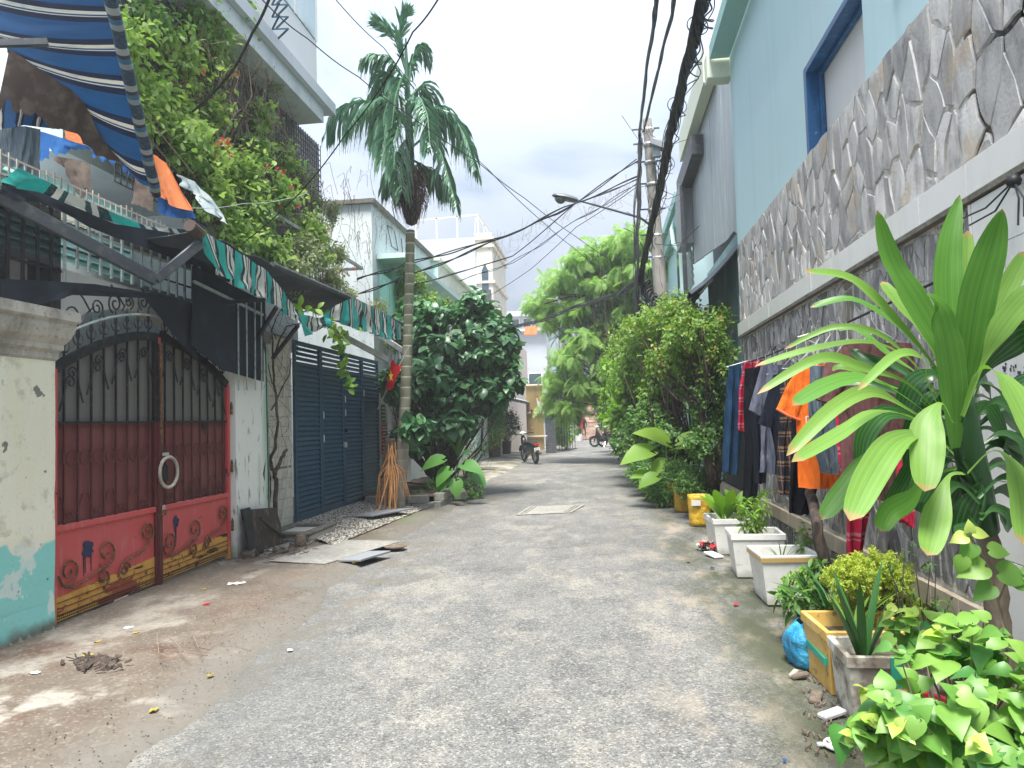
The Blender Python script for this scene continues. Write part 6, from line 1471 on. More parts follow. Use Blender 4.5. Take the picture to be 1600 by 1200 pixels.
def leafy(name, label, blobs, ntips, k, twig, size, mat, seed, tmpl=T_OVAL, cat='bush', zup=.5, droop=.25, objs=0, spread=1.0, stem='bark', hub=None, lo=.45, upn=.6, r0=.01, every=3, group=None, wscale=1.0, jit=.3, loc=None, smooth=False):
    rg_ = np.random.default_rng(seed); c = blobs[0][0]; hub = Vector(hub) if hub is not None else Vector((c[0], c[1], 0))
    t = thing(name, label, cat, loc or (hub.x, hub.y, hub.z), group)
    tips, ax = blob_tips(rg_, blobs, ntips, lo=lo, zup=zup); pos, d, nn, s = rosettes(rg_, tips, ax, k, twig, size, spread=spread, droop=droop, upn=upn, jit=jit)
    if objs:
        dist = np.hypot(*(pos[:, :2] - np.array(hub[:2])).T) * 0 + pos[:, 1] - .5 * pos[:, 2]
        order = np.argsort(dist); near = order[:objs * 3:3]; mask = np.zeros(len(pos), bool); mask[near] = True
        me1 = one_leaf_mesh('leaf', tmpl, mat); leaf_objs('leaf', me1, t, pos[mask], d[mask], nn[mask], s[mask]); pos, d, nn, s = pos[~mask], d[~mask], nn[~mask], s[~mask]
    me = leaf_mesh('foliage', tmpl, pos, d, nn, s, mat, wscale=wscale); o = put_mesh('foliage', me, t); o['kind'] = 'stuff'
    if stem:
        b = MB(); twigs(b, rg_, tips, ax, hub, r0=r0, every=every); b.build('branches', stem, parent=t)
    return t
leafy('seedling_plant', 'thin leaved chilli seedlings in the middle white box', [(Vector((1.45, 7.72, .62)), (.22, .2, .22), 1)], 34, 7, .12, .11, 'leaf_bright', 31, tmpl=T_THIN, hub=(1.46, 7.75, .3), stem='vine_stem', r0=.004, every=1, objs=80, wscale=1.4)
leafy('fluffy_herb', 'feathery yellow green fern bush beneath the maroon t-shirt', [(W(1370, 900, 4.9), (.24, .2, .19), 4), (W(1320, 900, 4.8), (.14, .14, .14), 1.5), (W(1345, 945, 5.0), (.2, .18, .15), 2), (W(1400, 950, 5.1), (.22, .18, .14), 2), (W(1340, 885, 5.0), (.1, .1, .1), 1)], 1250, 22, .05, .024, 'leaf_fluffy', 32, tmpl=T_TINY, hub=(1.75, 5.0, .2), stem='vine_stem', r0=.005, every=9, lo=.3, droop=0)
leafy('trailing_plant', 'leafy plant with five part leaves hanging over the grey pot', [(W(1240, 930, 5.4), (.12, .15, .10), 2), (W(1285, 960, 5.2), (.2, .15, .1), 2), (W(1275, 890, 5.6), (.1, .1, .08), 1), (W(1300, 920, 5.4), (.14, .14, .10), 1)], 60, 5, .04, .13, 'leaf_mid', 33, tmpl=T_THIN, hub=(1.5, 5.3, .2), stem='vine_stem', r0=.005, every=2, objs=60, wscale=1.8)
leafy('bramble_stem', 'dark arching stems with small leaves against the wall foot', [(W(1420, 890, 4.5), (.16, .2, .16), 1), (W(1450, 950, 4.3), (.18, .2, .1), 1)], 26, 4, .08, .05, 'leaf_mid', 34, hub=(1.75, 4.5, .05), stem='bark_dark', r0=.008, every=1)
leafy('leafy_herb', 'small leafy herb at the foot of the slim corn plant trunk', [(W(1300, 935, 5.6), (.16, .16, .12), 1), (W(1250, 905, 6.0), (.14, .14, .1), 1)], 60, 6, .06, .07, 'leaf_bright', 35, hub=(1.7, 5.8, .05), stem='vine_stem', r0=.005, every=2)
leafy('wall_vine', 'thin vine with small pods climbing the wall behind the white boxes', [(W(1258, 850, 6.9), (.10, .12, .22), 1)], 20, 4, .1, .07, 'leaf_yellowish', 36, hub=(1.95, 6.9, .05), stem='vine_stem', r0=.004, every=1)
# ------------------------------------------------------------------ small items on the ground
rr = random.Random(12)
bs2 = thing('stacked_bags', 'crumpled red and white packaging beside the farthest white box', 'packaging', (1.1, 9.3, 0))
for i in range(5):
    b = MB(); c = Vector((1.13 + .03 * i, 9.15 - .07 * i, .05 + .035 * (i % 3))); b.sheet(lambda u, v: c + Vector(((u - .5) * .13, (v - .5) * .14, .04 * fbm(u * 4 + i, v * 4))), 8, 8); b.build('wrapper', ['foam_dirty', 'paper_red', 'foam_dirty'][i % 3], parent=bs2, solid=.004)
for i, (px, py, s, lab) in enumerate(((1098, 857, .09, 'grey flat stone under the farthest white box'), (1115, 868, .12, 'pale broken tile piece before the farthest white box'), (1262, 990, .08, 'grey broken slate near the blue bag'), (1300, 1118, .07, 'greenish slate chip beside the weathered box'), (1250, 1058, .05, 'wood offcut by the yellow planter box'), (1275, 1092, .06, 'thin wood splinter before the yellow box'), (1240, 1055, .035, 'pale pebble near the yellow planter box'))):
    p = GR(px, py, .01); b = MB(); a = rr.uniform(0, 3); b.obox((p.x, p.y, .02), (s * math.cos(a), s * math.sin(a), .01), (-s * .5 * math.sin(a), s * .5 * math.cos(a), 0), (0, 0, .012)); tag(b.build('stone_chip', ['concrete', 'white_tile', 'slate', 'slate', 'bark', 'bark', 'pebble'][i], bevel=.006), lab, 'chip')
b = MB()
for i in range(90):
    p = GR(1262 + rr.uniform(-20, 60), 1050 + rr.uniform(0, 130), .01)
    if p.x > 1.3: p.x = 1.12 + rr.uniform(-.05, .06)
    s = rr.uniform(.004, .013); a = rr.uniform(0, 3); b.obox((p.x + .04, p.y, .012), (s * math.cos(a), s * math.sin(a), .006), (-s * .4 * math.sin(a), s * .4 * math.cos(a), 0), (0, 0, .006))
tag(b.build('debris', 'bark'), 'wood splinters and crumbs at the feet of the near planter boxes', 'debris', kind='stuff')
p = GR(1311, 1165, .01); ld = thing('round_disc', 'round white plastic disc lying on the lane near the bush', 'plastic disc', tuple(p))
b = MB(); b.lathe([(0, .004), (.055, .004), (.058, .014), (.068, .014), (.072, .006), (.070, 0)], p, 24); b.build('disc', 'white_panel', parent=ld, smooth=True)
b = MB(); b.box(p.x - .1, p.x - .068, p.y - .012, p.y + .012, .01, .02); b.build('tab', 'white_panel', parent=ld)
LIT = [(635, 570 + 542, 'leaf_yellow', .06, 'bright yellow fallen leaf by the crack'), (875, 0, None, 0, '')]
for (px, py, mt, s, lab, nm) in ((240, 1112, 'leaf_yellow', .055, 'bright yellow fallen leaf beside the pavement crack', 'fallen_leaf'), (328, 1056, 'leaf_yellow', .045, 'orange yellow fallen leaf at the pavement edge', 'fallen_leaf'), (318, 926, 'leaf_yellow', .05, 'yellow fallen leaf before the right leaf of the red gate', 'fallen_leaf'), (212, 993, 'leaf_yellow', .045, 'yellow fallen leaf before the middle of the red gate', 'fallen_leaf'), (137, 1030, 'leaf_yellow', .06, 'yellow leaf in the dead leaf clump by the pillar', 'fallen_leaf'),
    (152, 1008, 'leaf_yellow', .04, 'small yellow leaf before the left leaf of the gate', 'fallen_leaf'), (322, 948, 'flag_red', .05, 'small red wrapper before the red gate', 'wrapper'), (201, 984, 'paper_white', .06, 'crumpled white paper before the red gate', 'paper'), (453, 1010, 'paper_white', .035, 'tiny white scrap on the asphalt edge', 'paper'), (370, 915, 'foam', .14, 'flat white foam sheet on the brown pavement', 'foam_sheet'),
    (1150, 945, 'flag_red', .045, 'small red scrap on the lane beside the planter boxes', 'wrapper'), (1113, 888, 'cable', .04, 'small black scrap on the lane by the white boxes', 'scrap'), (1226, 1190, 'rag_blue', .018, 'tiny blue bottle cap at the bottom of the picture', 'cap'), (1075, 878, 'bark', .06, 'short brown twig lying on the lane', 'twig'), (1228, 1027, 'print_ink', .02, 'tiny purple scrap near the blue bag', 'scrap'), (55, 1060, 'paper_white', .05, 'white scrap at the foot of the left pillar', 'paper'),
    (655, 797, 'rag_blue', .09, 'crumpled blue plastic at the corner of the brick planter', 'plastic_scrap'), (772, 738, 'leaf_yellow', .1, 'yellow scrap on the far forecourt', 'wrapper'), (555, 880, 'leaf_yellow', .05, 'yellow leaf beside the drain ring', 'fallen_leaf'), (1340, 1145, 'bark', .05, 'brown leaf beside the red pot', 'fallen_leaf')):
    p = GR(px, py, .05 if p.x > 10 else .03); z = .03 if p.x < -2.2 else .0; p = GR(px, py, z); z = apron_z(p.x, p.y) - .006 if p.x < -2.2 else -.004; b = MB(); a = rr.uniform(0, 3); r_ = (.5 if 'leaf' in nm or 'twig' in nm else .8)
    def lf(u, v, p=p, a=a, s=s, r_=r_): 
        x = (u - .5) * 1.3 * s; w = (v - .5) * 1.3 * s * r_ * math.sin(math.pi * (u * .9 + .05)) ** .7; return Vector((p.x + x * math.cos(a) - w * math.sin(a), p.y + x * math.sin(a) + w * math.cos(a), z + .012 + .25 * s * fbm(u * 3 + px, v * 2)))
    b.sheet(lf, 6, 4); o = b.build(nm, mt, solid=.002); tag(o, lab, nm.replace('_', ' '))
b = MB()
for pts in ([(245, 990), (248, 1020), (270, 1030)], [(262, 993), (290, 1020), (325, 1024)], [(300, 990), (310, 1012), (330, 1015)], [(310, 1012), (330, 990), (352, 996)], [(385, 1000), (365, 990), (350, 996)]): b.tube([GR(x, y, .10 + .03 * (i % 2)) for i, (x, y) in enumerate(pts)], .0035, n=4)
tag(b.build('dry_tendrils', 'vine_stem'), 'dry curly tendrils lying on the brown pavement', 'twigs')
b = MB(); rr = random.Random(8)
for i in range(120): p = GR(150 + rr.gauss(0, 18), 1034 + rr.gauss(0, 5), .07); a = rr.uniform(0, 3); s = rr.uniform(.01, .035); b.obox((p.x, p.y, .075), (s * math.cos(a), s * math.sin(a), .006), (-s * .3 * math.sin(a), s * .3 * math.cos(a), .004), (0, 0, .003))
tag(b.build('leaf_litter', 'bark_dark'), 'clump of dead brown leaf litter near the gate pillar', 'litter', kind='stuff')
# manhole cover in the lane
mc = thing('drain_cover', 'worn rectangular concrete drain cover set in the lane', 'drain cover', (-1.2, 12.6, 0))
cs = [GR(806, 805, .0), GR(893, 801, .0), GR(914, 789, .0), GR(826, 792, .0)]; b = MB(); b.prism([(c.x, c.y, -.002) for c in cs], (0, 0, 1), .012); b.build('slab', 'concrete', parent=mc, bevel=.004)
for (u0, u1) in ((.06, .10), (.13, .16), (.84, .87), (.90, .94)):
    b = MB(); q = []
    for u, v in ((u0, .08), (u1, .08), (u1, .92), (u0, .92)): a_ = cs[0].lerp(cs[1], u); c_ = cs[3].lerp(cs[2], u); p = a_.lerp(c_, v); q.append((p.x, p.y, .0105))
    b.prism(q, (0, 0, 1), .003); b.build('slot', 'dark_concrete', parent=mc)
# ================================================================== areca palm by the blue gate
pl = thing('palm_tree', 'tall slim palm with ringed trunk and drooping fronds beside the blue gate', 'palm', GR(628, 800))
PY0 = 13.3
tp_ = [GR(622, 800), W(630, 690, PY0), W(636, 560, PY0), W(640, 440, PY0), W(641, 360, PY0)]
b = MB(); P_ = []; R_ = []
for i in range(len(tp_) - 1):
    for k in range(14): t = k / 14; P_.append(tp_[i].lerp(tp_[i + 1], t)); q = (i + t) / 4; R_.append(.125 - .042 * min(1, q * 1.6) + .005 * (k % 2))
P_.append(tp_[-1]); R_.append(.08); b.tube(P_, R_, n=12); b.build('trunk', 'palm_trunk', parent=pl, smooth=True)
rg = np.random.default_rng(5)
b = MB()
for i in range(420):
    a = rg.random() * 6.28; px = 641 + rg.normal() * 10; z0 = rg.uniform(255, 300); r_ = .17 * rg.random() ** .5
    s = W(px * .5 + 320.5, z0, PY0) + Vector((math.cos(a) * r_ * .7, math.sin(a) * r_, 0)); l = rg.uniform(.35, .75)
    m_ = s + Vector((math.cos(a) * .16, math.sin(a) * .16, -l * .55)); e_ = s + Vector((math.cos(a) * .10, math.sin(a) * .08, -l)); b.tube([s, m_, e_], [.008, .006, .003], n=3, cap=False)
b.lathe([(.0, -.65), (.10, -.6), (.18, -.35), (.15, 0), (.09, .35), (.05, .5)], W(642, 300, PY0), 12)
b.build('fibre_skirt', 'palm_fiber', parent=pl)
b = MB(); b.tube([W(641, 300, PY0), W(640, 220, PY0), W(636, 130, PY0), W(634, 60, PY0)], [.09, .08, .05, .015], n=10); b.build('crown_shaft', 'leaf_palm', parent=pl, smooth=True)
FR = [([(636, 190), (600, 160), (560, 158), (530, 172), (512, 205)], 0, .95), ([(640, 190), (600, 150), (562, 170), (545, 200)], -.9, .9), ([(640, 200), (676, 168), (705, 176), (728, 215), (742, 262)], -.3, .95), ([(642, 195), (680, 165), (712, 190), (735, 230)], .9, .9),
      ([(644, 230), (668, 210), (688, 235), (700, 275), (712, 318)], -.4, .8), ([(636, 130), (608, 90), (582, 84), (566, 92)], -.3, .55), ([(636, 140), (606, 112), (590, 135), (580, 165)], .3, .7), ([(638, 130), (648, 80), (660, 70), (672, 100)], .2, .5),
      ([(634, 110), (625, 60), (628, 30), (638, 18)], 0, .42), ([(634, 110), (618, 60), (600, 40), (588, 34)], -.2, .4), ([(636, 200), (612, 170), (602, 200), (598, 250)], -1.2, .85), ([(638, 210), (626, 180), (618, 215), (615, 265)], -1.6, .85),
      ([(640, 180), (655, 150), (668, 180), (672, 230)], -1.1, .8), ([(640, 210), (630, 230), (625, 270), (628, 300)], -1.0, .7), ([(642, 150), (662, 130), (676, 160), (684, 200)], .6, .8), ([(636, 160), (610, 140), (592, 180), (585, 220)], .8, .8),
      ([(644, 250), (664, 260), (682, 275), (700, 300)], .5, .7), ([(638, 140), (628, 120), (618, 150), (612, 200)], -.9, .75), ([(640, 230), (622, 240), (606, 275), (608, 300)], .2, .6)]
VF = []; 
for fi, (pts, dd, ll) in enumerate(FR):
    fr = MB(); k = len(pts); RP = [W(x, y, PY0 + dd * (i / (k - 1))) for i, (x, y) in enumerate(pts)]
    def at_(t): return Vector(lerp_list([tuple(p) for p in RP], min(max(t, 0), .999)))
    N = 24; path = [at_(i / N) for i in range(N + 1)]
    for _ in range(2): path = [path[0]] + [(path[i - 1] + path[i] * 2 + path[i + 1]) / 4 for i in range(1, N)] + [path[-1]]
    b = MB(); b.tube(path, [.022 * (1 - .8 * i / N) + .003 for i in range(N + 1)], n=5); o = b.build('frond', 'leaf_palm', parent=pl, smooth=True)
    up_ = 1 if pts[-1][1] < 60 else 0
    for i in range(38):
        t = .12 + .88 * i / 37; p = path[min(int(t * N), N)].lerp(path[min(int(t * N) + 1, N)], t * N - int(t * N)); tg = (path[min(int(t * N) + 1, N)] - path[max(int(t * N) - 1, 0)]).normalized()
        side = tg.cross(Vector((0, 0, 1))); side = side.normalized() if side.length > .1 else Vector((1, 0, 0))
        for sg in (-1, 1):
            l = ll * (.55 + .5 * math.sin(math.pi * min(t, .95))) * rg.uniform(.75, 1.05)
            if t > .9: l *= .8
            d = side * sg * (.55 if not up_ else .35) + tg * .55 + Vector(tuple(rg.normal(size=3) * .12))
            wv = rg.uniform(.018, .030); c = p.copy(); sd = d.cross(Vector((0, 0, 1))).normalized(); b0 = len(fr.v); seg = 5
            for s in range(seg + 1):
                q = s / seg; w_ = wv * (1 if 0 < q < .8 else .5 if q == 0 else .12); fr.v += [tuple(c - sd * w_), tuple(c + sd * w_)]
                if not up_: d = (d + Vector((0, 0, -.62 * (1 if q > .05 else .4)))).normalized()
                else: d = (d + Vector((0, 0, -.05))).normalized()
                sd2 = d.cross(Vector((.3, .5, .2))); sd = (sd * .6 + (sd2.normalized() if sd2.length > .1 else sd) * .4).normalized(); c = c + d * (l / seg)
            for s in range(seg): a = b0 + s * 2; fr.f.append((a, a + 1, a + 3, a + 2))
    lo_ = fr.build('leaflets', 'leaf_palm', parent=o); lo_['kind'] = 'stuff'
# dry frond and sheath at the foot
df = thing('dead_palm_frond', 'dry orange brown palm frond fallen against the palm foot', 'palm frond', (-4.0, 13, 0))
b = MB(); top = W(612, 690, 13.0)
for i in range(46):
    e_ = GR(586 + rg.random() * 34, 800 - rg.random() * 14, .14); m_ = top.lerp(e_, .55) + Vector((rg.normal() * .05, rg.normal() * .05, .06)); b.tube([top + Vector((rg.normal() * .03, 0, rg.uniform(-.3, 0))), m_, e_], [.012, .010, .003], n=3, cap=False)
for i in range(16):
    e_ = W(612 + rg.random() * 30, 770 + rg.random() * 12, 12.9); b.tube([top - Vector((0, 0, .35)), top.lerp(e_, .6) + Vector((rg.normal() * .05, 0, .05)), e_], [.010, .008, .003], n=3, cap=False)
b.build('dry_leaflets', 'dead_leaf', parent=df)
b = MB(); b.sheet(lambda u, v: W(603 + 14 * v - 8 * u, 685 + 62 * u, 13.0) + Vector((0, .08 * math.sin(v * 3.1) - .05 * u, 0)), 12, 6); b.build('leaf_sheath', 'rag_brown', parent=df, smooth=True, solid=.008)
# flag
fl = thing('national_flag', 'red flag with yellow star on a thin leaning pole by the palm', 'flag', W(592, 640, 13.2))
b = MB(); b.tube([W(590, 640, 13.4), W(603, 612, 13.2), W(640, 540, 12.9)], .012, n=6); b.build('flag_pole', 'alu', parent=fl)
top_ = [(612, 561, 13.0), (620, 571, 13.0), (628, 571, 12.95)]; bot_ = [(603, 606, 13.1), (606, 610, 13.05), (611, 608, 13.0)]
drape('flag_cloth', top_, bot_, None, 'flag_red', parent=fl, rip=.035, rf=9, nu=20, nv=12, seed=3)
b = MB(); c = W(611, 588, 12.93)
pts = []
for i in range(10): a = math.pi / 2 + i * math.pi / 5; r_ = .085 if i % 2 == 0 else .035; pts.append((c.x + r_ * .55 * math.cos(a), c.y, c.z + r_ * 1.3 * math.sin(a)))
b.prism(pts, (0, -1, 0), .004); b.build('star', 'flag_yellow', parent=fl)
# brick planter
bp = thing('brick_planter', 'low block planter wall around the palm and the big shrub', 'planter', (-3.6, 14, 0))
q_ = MB(); q_.box(-.1, .1, -.19, .19, 0, .13); bm = mesh_of(q_, 'block', 'concrete'); q_ = MB(); q_.box(-.19, .19, -.1, .1, 0, .13); bm2 = mesh_of(q_, 'block', 'concrete')
rr = random.Random(4)
for r_ in range(2):
    for i in range(12): piece('block', bm, bp, (-3.18 + rr.uniform(-.02, .02), 13.9 + i * .4 + .2 * r_, .0 + r_ * .14), rot=(0, 0, rr.uniform(-.05, .05)))
    for i in range(3): piece('block', bm2, bp, (-3.4 - i * .4 - .1 * r_, 13.6, .0 + r_ * .14), rot=(0, 0, rr.uniform(-.05, .05)))
b = MB(); b.sheet(lambda u, v: Vector((-4.7 + 1.45 * u, 13.7 + 5 * v, .24 + .05 * fbm(u * 3, v * 9))), 8, 20); b.build('soil', 'soil', parent=bp)
b = MB(); b.obox((-3.05, 15.2, .12), (.16, .05, 0), (-.08, .3, 0), (0, 0, .12)); tag(b.build('boulder', 'concrete', bevel=.05), 'pale rough boulder at the road side of the shrub', 'boulder')

def tree_trunk(name, parent, pts, radii, mat='bark', seed=0): trunk_mb(pts, radii, seed=seed).build(name, mat, parent=parent, smooth=True)
# ------------------------------------------------------------------ big dark shrub
YN = 16.2
nb = [(W(700, 530, YN + .3), (1.0, 1.0, .95), 3), (W(765, 540, YN), (.75, .8, .75), 2.4), (W(660, 600, YN - .6), (.75, .9, .6), 2.4), (W(740, 610, YN), (1.05, .8, .55), 2.4), (W(655, 500, YN + .6), (.7, .7, .6), 1.6), (W(745, 480, YN + .2), (.5, .6, .45), 1.2), (W(690, 660, YN - .6), (.9, .7, .35), 1.8), (W(640, 680, YN - 1.2), (.45, .5, .4), .8), (W(795, 590, YN), (.35, .5, .4), .8), (W(650, 665, 12.9), (.28, .25, .2), .45), (W(622, 600, 14.6), (.3, .4, .45), .8)]
ns = leafy('dark_leafy_shrub', 'large dark glossy leaved shrub behind the palm trunk', nb, 620, 8, .22, .30, 'leaf_noni', 41, tmpl=T_BROAD, cat='tree', zup=.35, droop=.55, objs=290, spread=1.0, stem='bark_dark', hub=W(690, 760, YN), lo=.55, upn=1.0, r0=.03, every=6, wscale=1.15)
tree_trunk('trunk', ns, [GR(690, 790), W(692, 730, YN), W(700, 650, YN), W(710, 560, YN)], [.11, .10, .08, .05], 'bark_dark')
leafy('yellow_green_shrub', 'light green fine leaved shrub rising behind the palm trunk', [(W(672, 480, YN + 1.6), (.55, .6, .5), 2), (W(600, 470, YN + 1.5), (.7, .6, .4), 1.4), (W(640, 440, YN + 1.5), (.5, .5, .35), 1), (W(625, 520, YN + 1), (.5, .5, .5), 1)], 420, 9, .25, .13, 'leaf_yellowish', 42, cat='bush', hub=W(640, 700, YN + 2), stem='vine_stem', every=5)
leafy('low_planter_bush', 'low small leaved bush at the foot of the dark shrub', [(W(735, 765, 15.6), (.35, .5, .3), 1), (W(690, 765, 15.2), (.5, .5, .3), 1.2), (W(655, 780, 14.4), (.25, .3, .2), .7)], 340, 8, .12, .07, 'leaf_mid', 43, hub=(-3.4, 15.2, .2), stem='bark_dark', every=6, r0=.006)
leafy('white_flower_twig', 'sparse pale twiggy bush under the dark shrub', [(W(770, 680, 17.2), (.4, .4, .35), 1), (W(745, 700, 17), (.4, .4, .3), 1)], 110, 6, .2, .06, 'leaf_yellowish', 44, hub=(-3.3, 17.2, .3), stem='vine_stem', every=2, r0=.006)
def taro(name, label, c, leaves, mat='leaf_taro', cat='plant'):
    t = thing(name, label, cat, c)
    V, F = leaf_template([(-.22, .12), (-.1, .3), (.1, .40), (.35, .40), (.65, .26), (.88, .1), (1, .004)], fold=.10, droop=.3); V[1] = (0, 0, 0)
    me = one_leaf_mesh('leaf', (V, F), mat)
    for (px, py, Y, s, dx_, dz_) in leaves:
        p = W(px, py, Y); d = _norm(np.array([[dx_, -.35, dz_]])); leaf_objs('leaf', me, t, np.array([tuple(p)]), d, np.array([[0, -.5, .8]]), [s])
        b = MB(); c_ = Vector(c); b.tube([c_, c_.lerp(p, .55) + Vector((0, 0, .12)), p], [.018, .012, .007], n=6); b.build('stalk', mat, parent=t)
    return t
taro('taro_plant', 'broad round leaved taro in front of the dark shrub', (-3.1, 14.9, .2), [(690, 718, 14.3, .48, -.8, -.2), (725, 726, 14.4, .46, .9, -.2), (700, 735, 14.2, .42, -.5, -.5), (738, 740, 14.5, .40, .9, -.5), (712, 752, 14.2, .36, .1, -.8), (720, 712, 14.6, .3, .4, .3), (696, 752, 14.2, .34, -.6, -.7)])
plant_strap('spiky_leaf_plant', 'spiky green rosette plant behind the taro leaves', tuple(W(715, 712, 15.4)), 18, .75, .07, 'leaf_corn', 9, spread=.9, arch=.5)
hv = thing('hanging_vine', 'bright green vine strand hanging in front of the blue gate', 'vine', PX(548, 545, -3.8))
pts = [(512, 515), (530, 530), (538, 545), (540, 570), (545, 595), (541, 608)]; P_ = [PX(x, y, -3.8) for x, y in pts]
b = MB(); b.tube(P_, .005, n=4); b.build('stem', 'vine_stem', parent=hv)
me = one_leaf_mesh('leaf', T_OVAL, 'leaf_bright'); rg = np.random.default_rng(3); n = 46
pos = np.array([tuple(Vector(lerp_list([tuple(p) for p in P_], (i + .5) / n))) for i in range(n)]) + rg.normal(size=(n, 3)) * .03
leaf_objs('leaf', me, hv, pos, rg.normal(size=(n, 3)) * .8 + np.array([0, -.2, -.3]), np.array([[0, -1, .5]]) + rg.normal(size=(n, 3)) * .3, .12 + .07 * rg.random(n))
P2 = [PX(x, y, -3.8) for x, y in ((460, 480), (478, 488), (500, 492), (520, 515), (552, 512))]; pos = np.array([tuple(Vector(lerp_list([tuple(p) for p in P2], (i + .5) / 34))) for i in range(34)]) + rg.normal(size=(34, 3)) * .06
leaf_objs('leaf', me, hv, pos, rg.normal(size=(34, 3)), np.array([[0, -1, .5]]) + rg.normal(size=(34, 3)) * .3, .12 + .06 * rg.random(34))

# ------------------------------------------------------------------ flowering creeper over the balcony house
CX = -4.85
def cb(px, py, r, w=1, off=0, sq=1): return (PX(px, py, CX + off), (r * .8, r, r * sq), w)
cbl = [cb(130, 30, .5), cb(190, 60, .5), cb(150, 120, .45), cb(250, 40, .5), cb(320, 30, .5), cb(370, 15, .4, .7), cb(290, 100, .5), cb(230, 130, .5), cb(340, 90, .45, .7), cb(280, 170, .45), cb(330, 170, .4, .7), cb(215, 190, .35), cb(330, 250, .45, 1.3, .2), cb(290, 220, .35, 1, .2), cb(380, 270, .45, 1.3, .3), cb(340, 310, .45, 1.3, .3), cb(400, 330, .45, 1.2, .4), cb(440, 300, .35, .8, .3), cb(370, 370, .4, 1.1, .4), cb(430, 390, .4, 1, .5), cb(400, 230, .35, .5), cb(450, 250, .3, .5, .1), cb(480, 350, .3, .6, .3), cb(410, 180, .3, .4), cb(500, 390, .3, .6, .4)]
cr = leafy('flowering_creeper', 'huge flowering creeper with light green leaves covering the balcony house', cbl, 880, 13, .46, .12, 'leaf_creeper', 51, cat='creeper', zup=.15, droop=.35, objs=280, stem='vine_stem', hub=PX(300, 330, CX - .3), lo=.35, upn=.9, r0=.012, every=8, spread=.8, jit=.25)
tips, ax = blob_tips(np.random.default_rng(52), [cb(290, 90, .4), cb(340, 130, .4), cb(280, 200, .3), cb(430, 290, .35, .5, .3), cb(345, 235, .2, 1.2, .3), cb(130, 110, .2, .3), cb(460, 330, .2, .5, .3), cb(545, 420, .2, .5, .4), cb(500, 410, .3, .3, .4)], 62, lo=.6); pos, d, nn, s = rosettes(np.random.default_rng(52), tips, ax, 9, .07, .05, spread=1.2, droop=0)
o = put_mesh('flowers', leaf_mesh('flowers', T_OVAL, pos, d, nn, s, 'flower_red'), cr); o['kind'] = 'stuff'
b = MB(); rr = random.Random(6)
for i in range(420):
    px, py = rr.choice([(300, 120), (270, 180), (340, 120), (360, 200), (330, 60), (420, 330), (470, 380), (330, 300)]); s = PX(px + rr.gauss(0, 32), py + rr.gauss(0, 40), CX - rr.uniform(.0, .35)); d = Vector((rr.uniform(-.2, .3), rr.uniform(-.6, .6), rr.uniform(-.8, .5))); k = rr.uniform(.5, 1.2)
    b.tube([s, s + d * .4 * k + Vector((.1, 0, .08)), s + d * .8 * k + Vector((.14, 0, -.08))], .006, n=3, cap=False)
b.build('bare_stems', 'vine_stem', parent=cr)['kind'] = 'stuff'
gv = leafy('grey_green_vine', 'dusty pale vine with red flowers hanging off the balcony house corner', [cb(480, 400, .45, 1, .5), cb(520, 440, .4, 1, .4), cb(455, 430, .4, 1, .6), cb(500, 360, .3, .6, .4), cb(540, 470, .35, .9, .5), cb(530, 400, .22, .5, .3, 1.6), cb(520, 330, .2, .4, 0, 2), cb(590, 480, .3, .3, .8)], 620, 11, .32, .075, 'leaf_creeper_pale', 53, cat='vine', zup=-.1, droop=.5, objs=0, stem='vine_stem', hub=PX(490, 480, CX), every=4, r0=.007, spread=.8, lo=.2)
b = MB()
for i in range(90):
    px, py = rr.choice([(560, 330), (590, 340), (540, 300), (400, 150), (580, 390), (380, 130), (520, 350)]); s = PX(px + rr.gauss(0, 20), py + rr.gauss(0, 25), CX + rr.uniform(.1, .5)); d = Vector((0, rr.uniform(-1, 1), rr.uniform(-.8, .6))); k = rr.uniform(.6, 1.5)
    b.tube([s, s + d * .25 * k + Vector((0, 0, .12)), s + d * .5 * k + Vector((.05, 0, .1)), s + d * .7 * k + Vector((0, 0, -.15))], .004, n=3, cap=False)
b.build('thin_stems', 'vine_stem', parent=gv)['kind'] = 'stuff'
leafy('mesh_creeper', 'dry grey vine strands clinging to the wire mesh under the balcony', [cb(420, 190, .3, 1, -.05, 1.4), cb(450, 240, .3, 1, 0, 1.4), cb(480, 280, .3, 1, 0, 1.4), cb(500, 320, .3, 1, 0, 1.2), cb(430, 140, .2, .5)], 300, 7, .3, .055, 'leaf_creeper_pale', 54, cat='vine', zup=-.3, droop=.8, stem='vine_stem', hub=PX(470, 300, CX - .2), every=2, r0=.004, lo=.1)

# ------------------------------------------------------------------ right bank: small tree, bushes
YT = 11.6
bt = leafy('small_lane_tree', 'small bushy tree with yellowish new leaves beside the clothes line', [(W(1085, 520, YT), (.55, .6, .4), 2.4), (W(1050, 560, YT + .3), (.45, .5, .4), 1.6), (W(1115, 560, YT), (.40, .5, .45), 1.8), (W(1120, 500, YT + .3), (.30, .4, .3), 1), (W(1060, 490, YT + .6), (.5, .5, .25), 1.3), (W(1020, 500, YT + 1.2), (.45, .5, .3), 1)], 700, 8, .2, .10, 'leaf_yellowish', 61, cat='tree', zup=.4, droop=.4, objs=250, hub=W(1105, 640, YT), stem='bark_dark', r0=.02, every=6, lo=.4, loc=tuple(GR(1118, 800)))
tips, ax = blob_tips(np.random.default_rng(62), [(W(1105, 620, YT + .2), (.42, .5, .5), 2.5), (W(1095, 690, YT), (.35, .4, .35), 1.6), (W(1130, 650, YT + .2), (.28, .4, .5), 1.2), (W(1075, 590, YT + .3), (.35, .4, .4), 1)], 560, lo=.35, zup=.2); pos, d, nn, s = rosettes(np.random.default_rng(62), tips, ax, 8, .18, .085, droop=.4)
